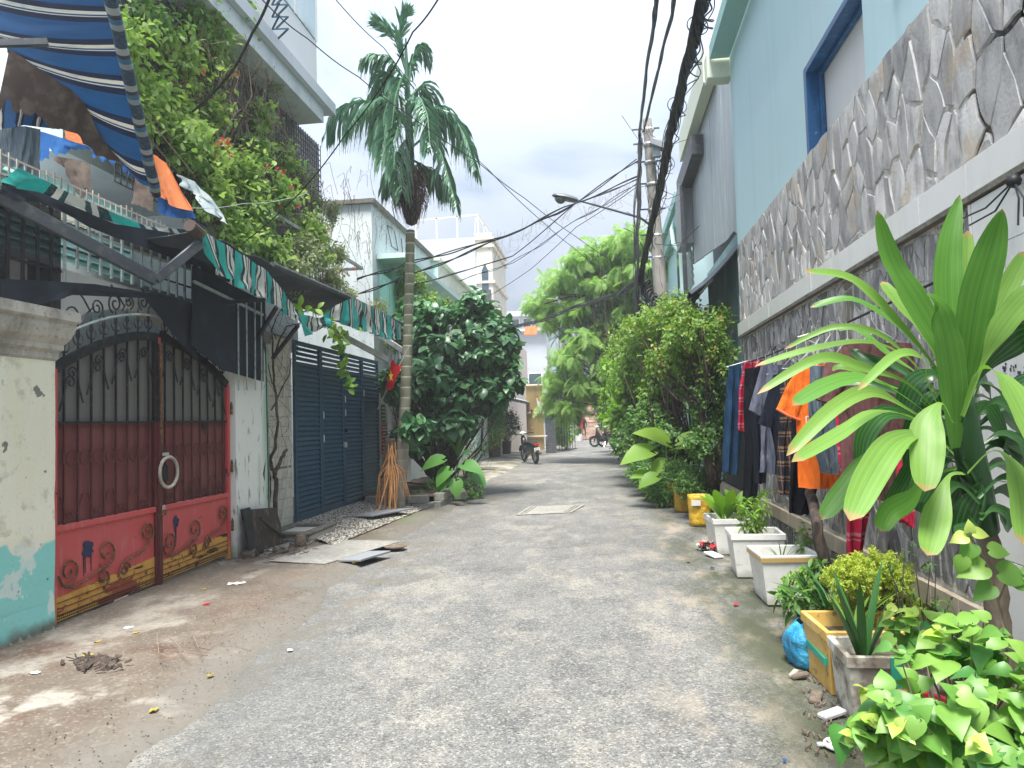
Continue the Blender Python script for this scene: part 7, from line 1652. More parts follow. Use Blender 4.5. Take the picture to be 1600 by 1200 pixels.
o = put_mesh('shaded_foliage', leaf_mesh('shaded_foliage', T_OVAL, pos, d, nn, s, 'leaf_mid'), bt); o['kind'] = 'stuff'  # darker leaf colour stands in for shade low in the crown
base = GR(1118, 805); tree_trunk('trunk', bt, [base, W(1112, 740, YT), W(1100, 690, YT), W(1095, 620, YT), W(1080, 540, YT)], [.085, .075, .06, .045, .025], 'bark_dark'); tree_trunk('trunk', bt, [base, W(1122, 730, YT + .1), W(1125, 660, YT + .1), W(1118, 560, YT + .1)], [.07, .06, .04, .025], 'bark_dark', seed=3)
leafy('bag_planter_bush', 'rounded small leaved bush in the yellow bag planters', [(W(1085, 755, 11.9), (.36, .4, .28), 2), (W(1060, 735, 12.6), (.3, .4, .3), 1.4), (W(1105, 735, 12), (.3, .3, .3), 1)], 560, 9, .12, .055, 'leaf_mid', 63, hub=(1.55, 11.9, .35), stem='bark_dark', every=7, r0=.006, lo=.4)
taro('tall_taro_plant', 'tall taro with big arching leaves over the lane edge', tuple(GR(1045, 775)), [(1015, 705, 13.6, .62, -1, -.15), (1040, 690, 13.8, .66, -.8, .5), (1058, 700, 13.6, .50, .2, .1), (1040, 722, 13.6, .42, -.7, -.4), (1062, 690, 14, .5, .7, .3), (1025, 745, 13.3, .40, -.9, -.3), (1056, 725, 13.2, .36, .4, -.2), (1012, 742, 13.5, .34, -1, .1)], mat='leaf_bright')
leafy('strap_leaf_bush', 'grassy bush with narrow leaves spilling over the lane edge', [(W(1020, 750, 14.6), (.35, .5, .35), 1.4), (W(1005, 730, 15.6), (.35, .5, .3), 1), (W(1035, 765, 13.6), (.25, .3, .2), .8)], 260, 10, .2, .22, 'leaf_mid', 64, tmpl=T_THIN, hub=(1.7, 14.6, .1), stem=None, droop=.5, lo=.2)
stake = MB(); stake.tube([GR(1022, 760), W(1019, 640, 14.8)], .03, n=6); tag(stake.build('wooden_stake', 'bark'), 'weathered wooden stake standing among the lane side bushes', 'stake')
BU = [('leafy_bush', 'light green leafy bush next along from the small tree', [(W(1010, 575, 17.5), (.85, .9, .8), 2), (W(1035, 610, 16.4), (.6, .8, .7), 2), (W(985, 600, 18.8), (.6, .8, .6), 1.2)], 760, 8, .28, .15, 'leaf_bright', 71, (2.0, 17.2, .2)),
      ('variegated_bush', 'dull green narrow leaved bush low behind the taro leaves', [(W(1015, 660, 16.0), (.6, .8, .55), 2), (W(985, 690, 17.6), (.5, .8, .5), 1.4), (W(1040, 680, 15.2), (.4, .6, .4), 1)], 620, 8, .2, .12, 'leaf_mid', 72, (1.9, 16.2, .1)),
      ('broad_leaf_bush', 'upright bush of larger bright leaves standing over the variegated one', [(W(1000, 620, 18.5), (.6, .7, .6), 1), (W(975, 650, 20), (.6, .7, .5), 1)], 260, 7, .3, .26, 'leaf_bright', 73, (1.7, 19, .1)),
      ('roadside_bush', 'rounded fresh green bush leaning over the far lane edge', [(W(970, 618, 26), (.9, 1.3, .9), 2), (W(940, 605, 28), (.8, 1, .5), 1.2), (W(975, 570, 24), (.8, 1, .8), 1.2), (W(985, 560, 21), (.8, 1, .7), 1)], 820, 8, .35, .19, 'leaf_bright', 74, (1.9, 25, .2)),
      ('far_hedge', 'farther darker bush over the parked motorbikes', [(W(962, 638, 33), (.8, 1.5, .8), 2), (W(985, 655, 29), (.7, 1.2, .9), 1.4), (W(945, 628, 36), (.8, 1.3, .6), 1)], 620, 7, .4, .22, 'leaf_mid', 75, (1.9, 32, .2)),
      ('roof_high_bush', 'tall yellow tinted bush in front of the utility pole foot', [(W(1040, 500, 15.2), (.6, .7, .45), 1.4), (W(1000, 520, 16.5), (.7, .8, .5), 1.2), (W(975, 540, 18.5), (.6, .8, .5), .8), (W(1060, 470, 15), (.4, .5, .25), .6)], 560, 8, .26, .12, 'leaf_yellowish', 76, (1.9, 15.8, .3))]
for nm, lab, bl, nt, k, tw, sz, mt, sd, hub in BU: leafy(nm, lab, bl, nt, k, tw, sz, mt, sd, hub=hub, stem='bark_dark', r0=.02, every=9, lo=.5, droop=.35)
# feathery tree
def spray():
    V = []; F = []
    for i in range(14):
        t = .12 + .88 * i / 13; y = t; z = -.30 * t * t; l = .30 * math.sin(math.pi * (.18 + .72 * t)); w = .022
        for sg in (-1, 1):
            b0 = len(V); V += [(0, y - w, z), (sg * l * .55, y + l * .25 - w, z + .02), (sg * l, y + l * .5, z - .07), (sg * l * .55, y + l * .25 + w, z + .02), (0, y + w, z)]; F.append((b0, b0 + 1, b0 + 2, b0 + 3, b0 + 4))
    return np.array(V, dtype=np.float64), F
T_SPRAY = spray()
YF = 27
fb = []
for (px, py, r_, dy_) in ((990, 372, 1.1, -1), (955, 385, 1.1, 0), (915, 408, 1.1, 0), (875, 440, 1.0, .5), (842, 474, .7, 1), (1000, 420, .9, -1), (975, 430, 1.1, .5), (935, 452, 1.1, 0), (895, 482, 1.0, .3), (862, 500, .6, .8),
    (985, 485, 1.0, 0), (955, 505, 1.1, .3), (920, 530, 1.0, 0), (890, 560, .8, 0), (868, 592, .55, .5), (860, 625, .35, .5), (985, 545, .9, 0), (950, 570, 1.0, 0), (915, 600, .8, 0), (890, 632, .4, .3)):
    fb.append((W(px, py, YF + dy_ * 1.5), (r_, 1.3, .34), r_))
ft = leafy('feathery_tree', 'large tree with light feathery drooping foliage arching over the far lane', fb, 640, 6, .8, .60, 'leaf_feather', 81, tmpl=T_SPRAY, cat='tree', zup=-.15, droop=.75, stem='bark_dark', hub=W(1000, 600, YF), lo=.2, r0=.05, every=6, upn=1.0, spread=.9, jit=.5, loc=(2.6, YF, 0))
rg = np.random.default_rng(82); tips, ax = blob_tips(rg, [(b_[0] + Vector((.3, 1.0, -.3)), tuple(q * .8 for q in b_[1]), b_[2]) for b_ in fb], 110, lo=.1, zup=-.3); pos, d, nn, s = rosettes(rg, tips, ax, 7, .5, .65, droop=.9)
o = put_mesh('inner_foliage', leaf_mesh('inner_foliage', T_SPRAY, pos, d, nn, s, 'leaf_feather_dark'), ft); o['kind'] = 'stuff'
tree_trunk('trunk', ft, [(2.2, YF, 0), W(1010, 640, YF), W(1003, 560, YF), W(990, 470, YF), W(965, 420, YF)], [.26, .22, .18, .12, .06], 'bark_dark'); tree_trunk('limb', ft, [W(1003, 560, YF), W(960, 540, YF), W(915, 545, YF)], [.13, .09, .04], 'bark_dark'); tree_trunk('limb', ft, [W(995, 500, YF), W(945, 465, YF), W(890, 462, YF), W(850, 475, YF)], [.12, .09, .06, .03], 'bark_dark')
# ================================================================== houses beyond the shrub, left
def house(name, label, x0, x1, y0, y1, h, mat, cat='house'):
    t = thing(name, label, cat, ((x0 + x1) / 2, (y0 + y1) / 2, 0)); b = MB(); b.box(x0, x1, y0, y1, 0, h); b.build('wall', mat, parent=t); return t
def win(t, x, y0, y1, z0, z1, face='x', frame='white_panel', pane='glass_dark'):
    w = MB(); p = MB()
    if face == 'x': w.box(x - .02, x + .03, y0 - .07, y1 + .07, z0 - .07, z1 + .07); p.box(x + .031, x + .04, y0, y1, z0, z1)
    else: w.box(y0 - .07, y1 + .07, x - .03, x + .02, z0 - .07, z1 + .07); p.box(y0, y1, x - .04, x - .031, z0, z1)
    wo = w.build('window', frame, parent=t); p.build('pane', pane, parent=wo)
t = thing('pale_teal_house', 'weathered pale teal house with flat eave behind the vine and palm', 'house', (-6, 20, 0))
p0 = PX(578, 312, -5.2)      # front corner top
a = PX(580, 318, -5.2); zt = a.z; ye = PX(700, 385, -5.2).y
b = MB(); b.box(-9.5, -5.2, a.y, ye, 0, zt); b.build('wall', 'white_weathered', parent=t)
b = MB(); b.box(-9.6, -5.1, a.y - .1, ye, zt, zt + .1); b.build('parapet', 'dark_concrete', parent=t)
q0 = PX(590, 392, -5.0)
b = MB(); b.box(-5.19, -4.45, a.y + .3, ye - 1.0, q0.z - .06, q0.z + .06); b.build('eave_slab', 'pale_teal_wall', parent=t)
b = MB(); b.box(-5.195, -5.17, a.y + .5, ye - 1, q0.z - 1.6, q0.z - .06); b.build('lower_wall', 'teal_wall', parent=t)
b = MB(); zc = PX(640, 380, -5.18)
for (s0, s1) in (((605, 352), (612, 385)), ((612, 385), (622, 392)), ((622, 392), (616, 360)), ((605, 352), (614, 358)), ((627, 372), (629, 395)), ((629, 395), (640, 408))): b.tube([PX(*s0, -5.17), PX(*s1, -5.17)], .012, n=4)
b.build('wall_wires', 'cable', parent=t)
b = MB(); c = PX(590, 462, -5.0); b.sheet(lambda u, v: Vector((-4.95 + .3 * v * 0, c.y + 2.6 * u, c.z + .55 - 1.1 * v + .15 * math.sin(u * 6) * v)), 10, 6); b.build('green_tarp', 'teal_wall', parent=t)
t2 = thing('mint_house', 'small mint green house with pebbledash side and sloping roof edge', 'house', (-5.6, 26, 0))
c0 = PX(653, 412, -5.6); c1 = PX(684, 408, -5.0); c2 = PX(718, 440, -5.0)
b = MB(); b.box(-7.4, -5.0, c1.y, c1.y + 6, 0, c1.z); b.build('wall', 'cream_wall', parent=t2)
b = MB(); b.box(-7.4, -4.99, c1.y - .05, c1.y - .005, 0, c1.z - .05); b.build('front_wall', 'pale_teal_wall', parent=t2)
b = MB(); b.box(-7.5, -4.9, c1.y - .15, c1.y + 6, c1.z, c1.z + .08); b.build('roof_edge', 'pale_fascia', parent=t2)
b = MB(); b.box(-7.45, -5.6, c1.y - .3, c1.y - .16, c1.z - .2, c1.z + .02); b.build('gutter', 'dark_concrete', parent=t2)
# roof terrace block and tower
t3 = thing('terrace_building', 'tall pale grey building with roof terrace railing and cream arched tower', 'building', (-8, 38, 0))
YB = 36; e0 = W(650, 378, YB); e1 = W(744, 370, YB)
b = MB(); b.box(e0.x - 1, e1.x, YB, YB + 9, 0, e1.z); b.build('wall', 'far_white', parent=t3)
b = MB(); b.box(e1.x + .01, e1.x + .8, YB - .1, YB + 5, 0, e1.z + .15); b.build('tower', 'cream_wall', parent=t3)
for zz in (e1.z - .2, e1.z - .6, e1.z - 2.4): b = MB(); b.box(e1.x - .05, e1.x + .92, YB - .2, YB + 5.1, zz, zz + .12); b.build('cornice', 'cream_rail', parent=t3)
b = MB(); cz = W(753, 430, YB); 
pts = [(e1.x + .25, YB - .12, cz.z - 1.3), (e1.x + .58, YB - .12, cz.z - 1.3), (e1.x + .58, YB - .12, cz.z + .2), (e1.x + .42, YB - .12, cz.z + .55), (e1.x + .25, YB - .12, cz.z + .2)]; b.prism(pts, (0, -1, 0), .03); b.build('arched_window', 'glass_dark', parent=t3)
b = MB(); b.box(e1.x + .2, e1.x + .7, YB - .35, YB - .16, cz.z - 1.4, cz.z - .8); b.build('balcony', 'arm_metal', parent=t3)
rl = MB(); ztop = W(740, 335, YB).z
for x_ in np.linspace(e0.x, e1.x + .1, 4): rl.bar((x_, YB + .1, e1.z), (x_, YB + .1, ztop - .25 * 0), .07, .07)
rl.bar((e0.x, YB + .1, ztop - .1), (e1.x + .1, YB + .1, ztop), .07, .07)
for y_ in (YB + 2, YB + 4, YB + 6): rl.bar((e1.x + .1, y_, e1.z), (e1.x + .1, y_, ztop), .07, .07)
rl.bar((e1.x + .1, YB + .1, ztop), (e1.x + .1, YB + 8, ztop), .07, .07); rl.bar((e0.x + 3, YB + .1, e1.z + .1), (e1.x, YB + .1, e1.z + 1.0), .06, .06)
rl.build('terrace_railing', 'cream_rail', parent=t3)

# row of houses along the left of the lane
t4 = house('white_brick_house', 'low white brick fronted house wall behind the shrub', -8, -4.9, 18.4, 27, 3.3, 'white_wall')
q_ = MB(); q_.box(-.004, .012, .006, .394, .006, .194); bw = mesh_of(q_, 'block', 'white_wall')
for r_ in range(9):
    for k in range(10): piece('block', bw, t4, (-4.90, 22.6 + k * .4 + (.2 if r_ % 2 else 0), .05 + r_ * .2))
t5 = house('grey_concrete_house', 'narrow grey house with teal shutters and rusty tin awning', -9, -4.9, 27.6, 34, 5.4, 'white_weathered')
b = MB(); b.box(-4.89, -4.84, 27.8, 29.2, .1, 2.3); b.build('teal_shutter', 'pale_teal_wall', parent=t5); b = MB(); b.box(-4.89, -4.84, 31.6, 32.6, .1, 2.4); b.build('teal_shutter', 'teal_wall', parent=t5)
b = MB(); b.box(-4.95, -4.6, 33.0, 33.4, 0, 3.0); b.build('pier', 'concrete', parent=t5)
aw0, aw1 = PX(795, 606, -3.9), PX(848, 632, -3.0)
b = MB(); b.sheet(lambda u, v: Vector((-4.9 + (1.5) * v, 27.5 + 8.5 * u, 2.95 - .45 * v + .015 * math.sin(u * 90))), 90, 2); b.build('tin_awning', 'galv', parent=t5, solid=.02)
b = MB(); b.box(-3.5, -3.44, 27.5, 36, 2.40, 2.5); b.build('awning_edge', 'dark_concrete', parent=t5)
win(t5, -4.9, 29.6, 30.8, 3.4, 4.4, pane='glass_dark')
tc_ = drape('white_cloth', [(838, 622, 31), (846, 628, 31)], [(842, 645, 31), (858, 640, 31)], None, 'white_cloth', nu=10, nv=8, rip=.05, rf=6); tag(tc_, 'white cloth hanging from the tin awning edge', 'cloth')
tr_ = drape('red_cloth', [(839, 618, 31), (842, 620, 31)], [(840, 625, 31), (843, 627, 31)], None, 'paper_red', nu=4, nv=4, rip=.02); tag(tr_, 'tiny red cloth pegged on the tin awning edge', 'cloth')
dr_ = drape('dark_red_cloth', [(829, 640, 31), (833, 640, 31)], [(829, 648, 31), (834, 650, 31)], None, 'cl_maroon', nu=4, nv=4, rip=.02); tag(dr_, 'dark red rag hanging in front of the beige tin gate', 'cloth')
t6 = house('peach_house', 'narrow tall peach brick house with small orange tin awning on top', -9, -4.7, 36, 47, 6.1, 'peach_wall')
b = MB(); b.box(-4.69, -4.2, 36.2, 40, 4.55, 4.75); b.build('ledge', 'cream_wall', parent=t6)
oz = W(842, 520, 37); b = MB(); ox0, ox1 = W(822, 520, 36).x, W(841, 520, 36).x; zt_ = W(830, 514, 36).z; zb_ = W(830, 527, 36).z
b.sheet(lambda u, v: Vector((ox0 + (ox1 - ox0) * u, 35.9 - .9 * v, zt_ + .1 - .5 * v + .03 * math.sin(u * 50))), 30, 2); b.build('orange_awning', 'orange_awning', parent=t6, solid=.02)
b = MB(); b.box(-9, -4.6, 35.75, 36, 0, 4.3); b.build('lower_front', 'cream_wall', parent=t6)
b = MB(); b.box(-4.95, -4.8, 35.7, 35.98, 5.0, 7.2); b.build('yellow_board', 'yellow_corrugated', parent=t6)
win(t6, 35.75, -6.6, -5.9, 2.9, 3.8, face='y')
b = MB(); b.tube(spiral((-4.85, 35.7, 4.05), (1, 0, 0), (0, 0, 1), .2, 1, 0, n=14, shrink=1), .03, n=5); b.build('iron_ring', 'black_iron', parent=t6)
tg = thing('tin_gate', 'tall beige corrugated tin gate standing open', 'gate', (-4.2, 35, 0))
g0, g1 = W(824, 700, 34.5), W(851, 700, 34.5); zt_ = W(835, 600, 34.5).z
b = MB(); n = 16
for i in range(n):
    x = g0.x + (g1.x - g0.x) * i / n; w = (g1.x - g0.x) / n; b.add([(x, 34.5, .25), (x + w * .5, 34.42, .25), (x + w, 34.5, .25), (x, 34.5, zt_), (x + w * .5, 34.42, zt_ - .02), (x + w, 34.5, zt_)], [(0, 1, 4, 3), (1, 2, 5, 4)])
b.build('tin_sheet', 'yellow_corrugated', parent=tg)
for z in (.9, 2.0, 3.3): b = MB(); b.bar((g0.x, 34.38, z), (g1.x + .15, 34.38, z), .05, .06); b.build('rail', 'cream_rail', parent=tg)
tk = thing('dark_iron_gate', 'dark green iron gate post and open black gate leaf by the far entrance', 'gate', (-3.3, 37, 0))
p0 = W(862, 700, 36.5); zt_ = W(862, 625, 36.5).z
b = MB(); b.box(p0.x - .28, p0.x + .22, 36.4, 36.8, 0, zt_); b.build('post', 'arm_metal', parent=tk)
for i in range(7): b = MB(); x = p0.x + .35 + i * .12; b.bar((x, 37 + i * .3, .1), (x, 37 + i * .3, 2.2), .03, .03); b.build('bar', 'black_iron', parent=tk)
b = MB()
for z in (.1, 1.2, 2.2): b.bar((p0.x + .3, 36.9, z), (p0.x + 1.15, 39, z), .04, .04)
b.build('gate_rail', 'black_iron', parent=tk)
b = MB(); a_ = W(848, 612, 37); c_ = W(882, 636, 37); b.prism([(a_.x, 37, a_.z), (c_.x, 37, c_.z), (c_.x, 37, c_.z - .08), (a_.x, 37, a_.z - .08)], (0, 1, 0), 3); tag(b.build('dark_awning', 'arm_metal'), 'dark sloping awning above the iron gate entrance', 'awning')
leafy('gateway_bush', 'yellow green bush growing inside the dark iron gate', [(W(877, 655, 41), (.8, 1, 1.0), 1), (W(880, 680, 40), (.7, .8, .7), 1)], 300, 8, .35, .2, 'leaf_bright', 91, hub=(-2.9, 41, 0), stem='bark_dark', every=8)
th = house('white_far_building', 'white building with grey window beyond the iron gate', -9, -3.4, 48, 58, 5.2, 'far_white', 'building')
win(th, 48, -4.7, -3.9, 3.9, 4.7, face='y', pane='glass_dark')
b = MB(); b.box(-9, -2.6, 47.2, 48, 3.2, 3.3); b.build('roof_edge', 'galv', parent=th)
b = MB(); b.box(-9, -3.0, 47.6, 47.9, 2.5, 3.0); b.build('brick_band', 'orange_brick', parent=th)
tt = house('distant_grey_block', 'distant pale block with slatted top floor above the peach house', -9, -4.5, 62, 75, 11.0, 'far_white', 'building')
for k in range(2):
    b = MB(); x0_ = -8; b.box(-9.3, -4.3, 61.4, 62, 9.2 + k * 1.3, 9.4 + k * 1.3); b.build('ledge', 'pale_grey_wall', parent=tt)
for k in range(4): win(tt, 62, -8.4 + k * 1.0, -7.8 + k * 1.0, 9.6, 10.3, face='y')
tb_ = house('pale_end_house', 'pale teal house closing the lane at the bend', -3.3, 4.5, 66, 74, 5.0, 'pale_teal_wall')
b = MB(); b.box(-3.3, 4.5, 65.6, 66, 3.3, 4.2); b.build('brick_band', 'orange_brick', parent=tb_)
win(tb_, 66, -2.6, -1.8, 1.2, 2.6, face='y'); win(tb_, 66, 1.0, 2.0, 1.2, 2.4, face='y')
ew = thing('brick_end_wall', 'flaking orange brick wall where the lane bends', 'wall', (.6, 59, 0))
b = MB(); b.box(-1.7, 6, 59.3, 59.6, 0, 2.6); b.build('wall_core', 'brick', parent=ew)
q_ = MB(); q_.box(0, .58, -.03, .0, 0, .17); bk = mesh_of(q_, 'brick', 'brick')
rr = random.Random(3)
for r_ in range(13):
    for k in range(11): 
        if rr.random() < .9: piece('brick', bk, ew, (-1.7 + k * .62 + (.3 if r_ % 2 else 0), 59.29, .04 + r_ * .195))
b = MB(); b.box(-1.3, 6, 60.5, 61, 2.4, 4.0); b.build('upper_wall', 'orange_brick', parent=ew)
fp = thing('far_pole', 'thin leaning grey pole before the end of the lane', 'pole', GR(899, 690)); b = MB(); c = W(899, 688, 56); b.tube([(c.x, 56, 0), (W(893, 640, 56))], .14, n=8); b.build('shaft', 'pole_concrete', parent=fp)
rbn = MB(); c = W(906, 662, 57); rbn.box(c.x - .22, c.x + .22, 56.98, 57.02, c.z - .75, c.z + .65); tag(rbn.build('red_banner', 'paper_red'), 'tall red banner hanging by the end of the lane', 'banner')
wp = thing('white_bin', 'white tub with a small plant by the far pole', 'tub', tuple(W(904, 690, 54))); c = W(904, 690, 54); b = MB(); b.lathe([(0, 0), (.25, 0), (.32, .45), (.28, .45)], (c.x, 54, 0), 12); b.build('tub', 'foam', parent=wp)
leafy('tub_plant', 'small dark plant in the white tub near the red banner', [(Vector((c.x, 54, .8)), (.35, .3, .35), 1)], 60, 6, .2, .18, 'leaf_mid', 95, hub=(c.x, 54, .4), stem=None)
leafy('lane_end_bush', 'grey green bush above the brick wall at the lane end', [(W(940, 655, 56), (.6, 1, .8), 1), (W(950, 640, 57), (1.0, 1, .8), 1)], 170, 8, .4, .24, 'leaf_yellowish', 96, hub=(.6, 57, 0), stem='bark_dark', every=6)
# a figure by the brick wall
def person(label, c, h=1.62):
    t = thing('person', label, 'person', c); c = Vector(c); s = h / 1.7
    me = bpy.data.meshes.new('body'); vs = [(0, 0, .92), (0, 0, 1.12), (0, .01, 1.38), (0, 0, 1.5), (0, -.01, 1.58), (.1, 0, .9), (.11, -.03, .5), (.11, .02, .08), (.11, -.12, .03), (-.1, 0, .9), (-.11, .05, .5), (-.11, .1, .08), (-.11, -.04, .03), (.19, 0, 1.4), (.23, .02, 1.12), (.2, -.08, .9), (-.19, 0, 1.4), (-.24, .02, 1.12), (-.2, -.1, .92)]
    ed = [(0, 1), (1, 2), (2, 3), (3, 4), (0, 5), (5, 6), (6, 7), (7, 8), (0, 9), (9, 10), (10, 11), (11, 12), (2, 13), (13, 14), (14, 15), (2, 16), (16, 17), (17, 18)]
    me.from_pydata([(x * s, y * s, z * s) for x, y, z in vs], ed, []); o = bpy.data.objects.new('body', me); COL.objects.link(o); o.parent = t
    o.modifiers.new('skin', 'SKIN'); R3 = [.14, .12, .14, .055, .06, .09, .06, .045, .04, .09, .06, .045, .04, .06, .042, .03, .06, .042, .03]
    for i, v in enumerate(me.skin_vertices[0].data): v.radius = (R3[i] * s, R3[i] * .8 * s)
    me.skin_vertices[0].data[0].use_root = True; ss = o.modifiers.new('sub', 'SUBSURF'); ss.levels = 1; ss.render_levels = 1; me.materials.append(MATS['cl_black'])
    b = MB(); b.lathe([(0, -.12), (.05, -.11), (.075, -.05), (.085, .02), (.07, .09), (0, .12)], c + Vector((0, -.01, 1.64 * s)), 12); hd = b.build('head', 'skin', parent=t, smooth=True)
    b = MB(); b.lathe([(.088, .0), (.09, .05), (.075, .11), (0, .135)], c + Vector((0, .02, 1.64 * s)), 12); b.build('hair', 'hair', parent=hd, smooth=True)
    b = MB(); 
    for sx in (-.11, .11): b.tube([(c.x + sx * s, c.y, c.z + .04), (c.x + sx * s, c.y + .0, c.z + .4)], [.05, .062], n=8)
    b.build('bare_legs', 'skin', parent=t)
    return t
cP = W(913, 690, 58.6); person('person in dark clothes standing before the brick wall at the lane end', (cP.x, 58.3, 0), 1.75)
# ================================================================== motorbikes
def motorbike(name, label, c, yaw, s=1.0, plate=True):
    t = thing(name, label, 'motorbike', (0, 0, 0)); 
    for y in (-.62, .62):
        b = MB(); b.tube(spiral((0, y, .29), (0, 1, 0), (0, 0, 1), .25, 1, 0, n=24, shrink=1)[:-1], .05, n=8, closed=True); w = b.build('wheel', 'rubber', parent=t, smooth=True)
        b = MB(); b.tube(spiral((0, y, .29), (0, 1, 0), (0, 0, 1), .19, 1, 0, n=20, shrink=1)[:-1], .018, n=5, closed=True)
        for k in range(5): a = k * 1.257; b.bar((0, y, .29), (0, y + .18 * math.cos(a), .29 + .18 * math.sin(a)), .03, .03)
        b.build('rim', 'chrome', parent=w)
    b = MB(); pr = [(-.85, .66, .06), (-.6, .76, .12), (-.3, .80, .14), (0, .78, .13), (.12, .66, .11)]
    b.sheet(lambda u, v: Vector(((v - .5) * 2 * lerp_list(pr, u)[2] * (1 if True else 0), lerp_list(pr, u)[0], lerp_list(pr, u)[1] - .05 * (2 * v - 1) ** 2)), 12, 8); b.build('seat', 'rubber', parent=t, smooth=True, solid=.05)
    b = MB()
    prof = [(-.9, .55, .62, .05), (-.6, .40, .70, .12), (-.3, .34, .72, .14), (.0, .30, .60, .12), (.22, .24, .50, .10), (.36, .3, .85, .13), (.5, .5, 1.0, .10)]
    def bodyf(u, v): q = lerp_list(prof, u); a = v * 2 * math.pi; return Vector((q[3] * math.cos(a), q[0], (q[1] + q[2]) / 2 + (q[2] - q[1]) / 2 * math.sin(a)))
    b.sheet(bodyf, 24, 14); b.build('body', 'moto_black', parent=t, smooth=True)
    b = MB(); b.tube([(0, .45, .95), (0, .62, .3)], .035, n=8); b.sheet(lambda u, v: Vector(((v - .5) * .16, .62 + .33 * math.cos(.3 + 2.2 * u), .29 + .33 * math.sin(.3 + 2.2 * u))), 10, 4); b.build('front_fork', 'moto_black', parent=t)
    b = MB(); b.tube([(-.34, .22, 1.02), (-.2, .36, 1.04), (0, .42, .98), (.2, .36, 1.04), (.34, .22, 1.02)], .016, n=6); hb_ = b.build('handlebar', 'moto_black', parent=t, smooth=True)
    for sx in (-1, 1):
        b = MB(); b.tube([(.24 * sx, .32, 1.03), (.30 * sx, .28, 1.2)], .008, n=5); b.lathe([(0, 0), (.055, 0), (.06, .02), (0, .03)], (.31 * sx, .26, 1.2), 10, 1, .5); b.build('mirror', 'chrome', parent=t)
    b = MB(); b.lathe([(0, 0), (.11, .03), (.13, .1), (0, .16)], (0, .46, .96), 12, 1, .8); b.build('headlight', 'white_panel', parent=t, smooth=True)
    b = MB(); b.box(-.08, .08, -.93, -.86, .62, .70); b.build('tail_light', 'tail_red', parent=t, bevel=.015)
    b = MB(); b.box(-.10, .10, -.915, -.90, .42, .56); pl_ = b.build('number_plate', 'paper_white', parent=t)
    if plate:
        text_part(pl_, '59-X1', (0, -.917, .495), (1, 0, 0), (0, 0, 1), .06, 'print_ink'); text_part(pl_, '236.41', (0, -.917, .435), (1, 0, 0), (0, 0, 1), .06, 'print_ink')
    b = MB(); b.sheet(lambda u, v: Vector(((v - .5) * .15, -.62 + .34 * math.cos(1.2 + 1.6 * u), .29 + .34 * math.sin(1.2 + 1.6 * u))), 8, 4); b.build('rear_mudguard', 'moto_black', parent=t, solid=.01)
    b = MB(); b.tube([(.13, -.1, .26), (.15, -.5, .3), (.15, -.85, .36)], [.03, .045, .04], n=8); b.build('exhaust', 'chrome', parent=t, smooth=True)
    b = MB(); b.tube([(0, 0, .3), (-.2, .02, .01)], .015, n=6); b.build('side_stand', 'chrome', parent=t)
    t.location = c; t.rotation_euler = (0, rad(-6), yaw); t.scale = (s, s, s)
    return t
mo = motorbike('motorbike', 'black scooter with white plate parked at the far left forecourt', tuple(GR(829, 723, .02)), rad(24), 1.08)
def copy_tree(o, parent=None):
    c = o.copy(); COL.objects.link(c); c.parent = parent
    for ch in list(o.children): copy_tree(ch, c)
    return c
for i, (px, dy, yaw, lab) in enumerate(((946, 0, 70, 'leftmost of the three motorbikes parked under the far bush'), (958, .5, 95, 'middle one of the three motorbikes parked under the far bush'), (972, 0, 120, 'rightmost of the three motorbikes parked under the far bush'))):
    m_ = copy_tree(mo); q = GR(px, 693); m_.location = (q.x, 43 + dy, .0); m_.scale = (1.1, 1.1, 1.1); m_.rotation_euler = (0, 0, rad(yaw)); m_['label'] = lab; m_['group'] = 'motorbikes parked under the far bush'; m_['_o'] = (0, 0, 0)
lb = thing('low_block_wall', 'short pale block wall end beside the parked motorbikes', 'wall', tuple(GR(980, 690))); c = GR(980, 690); b = MB(); b.box(c.x - .1, c.x + 1.0, 40, 41, 0, .9); b.build('wall_body', 'cream_wall', parent=lb)
# potted trees at the left forecourt
for (px, py, Y, r_, h, lab, lab2, sd) in ((771, 716, 31.5, .34, .55, 'square dark brown pot on the left forecourt', 'young tree with fine leaves in the square brown pot', 97), (790, 706, 34, .3, .6, 'round dark pot behind the square brown one', 'rounded bush in the dark pot behind', 98)):
    c = W(px, py, Y); pot('brown_pot', lab, (c.x, Y, .12), r_, h, 'brown_pot' if sd == 97 else 'black_plastic', taper=.8, n=4 if sd == 97 else 16)
    leafy('potted_tree', lab2, [(Vector((c.x + .25, Y, 1.5)), (.55, .5, .7), 1), (Vector((c.x - .1, Y, 1.9)), (.45, .4, .5), .7)], 200, 8, .2, .13, 'leaf_mid' if sd == 97 else 'leaf_dark', sd, hub=(c.x, Y, .6), stem='bark', every=5, r0=.015)
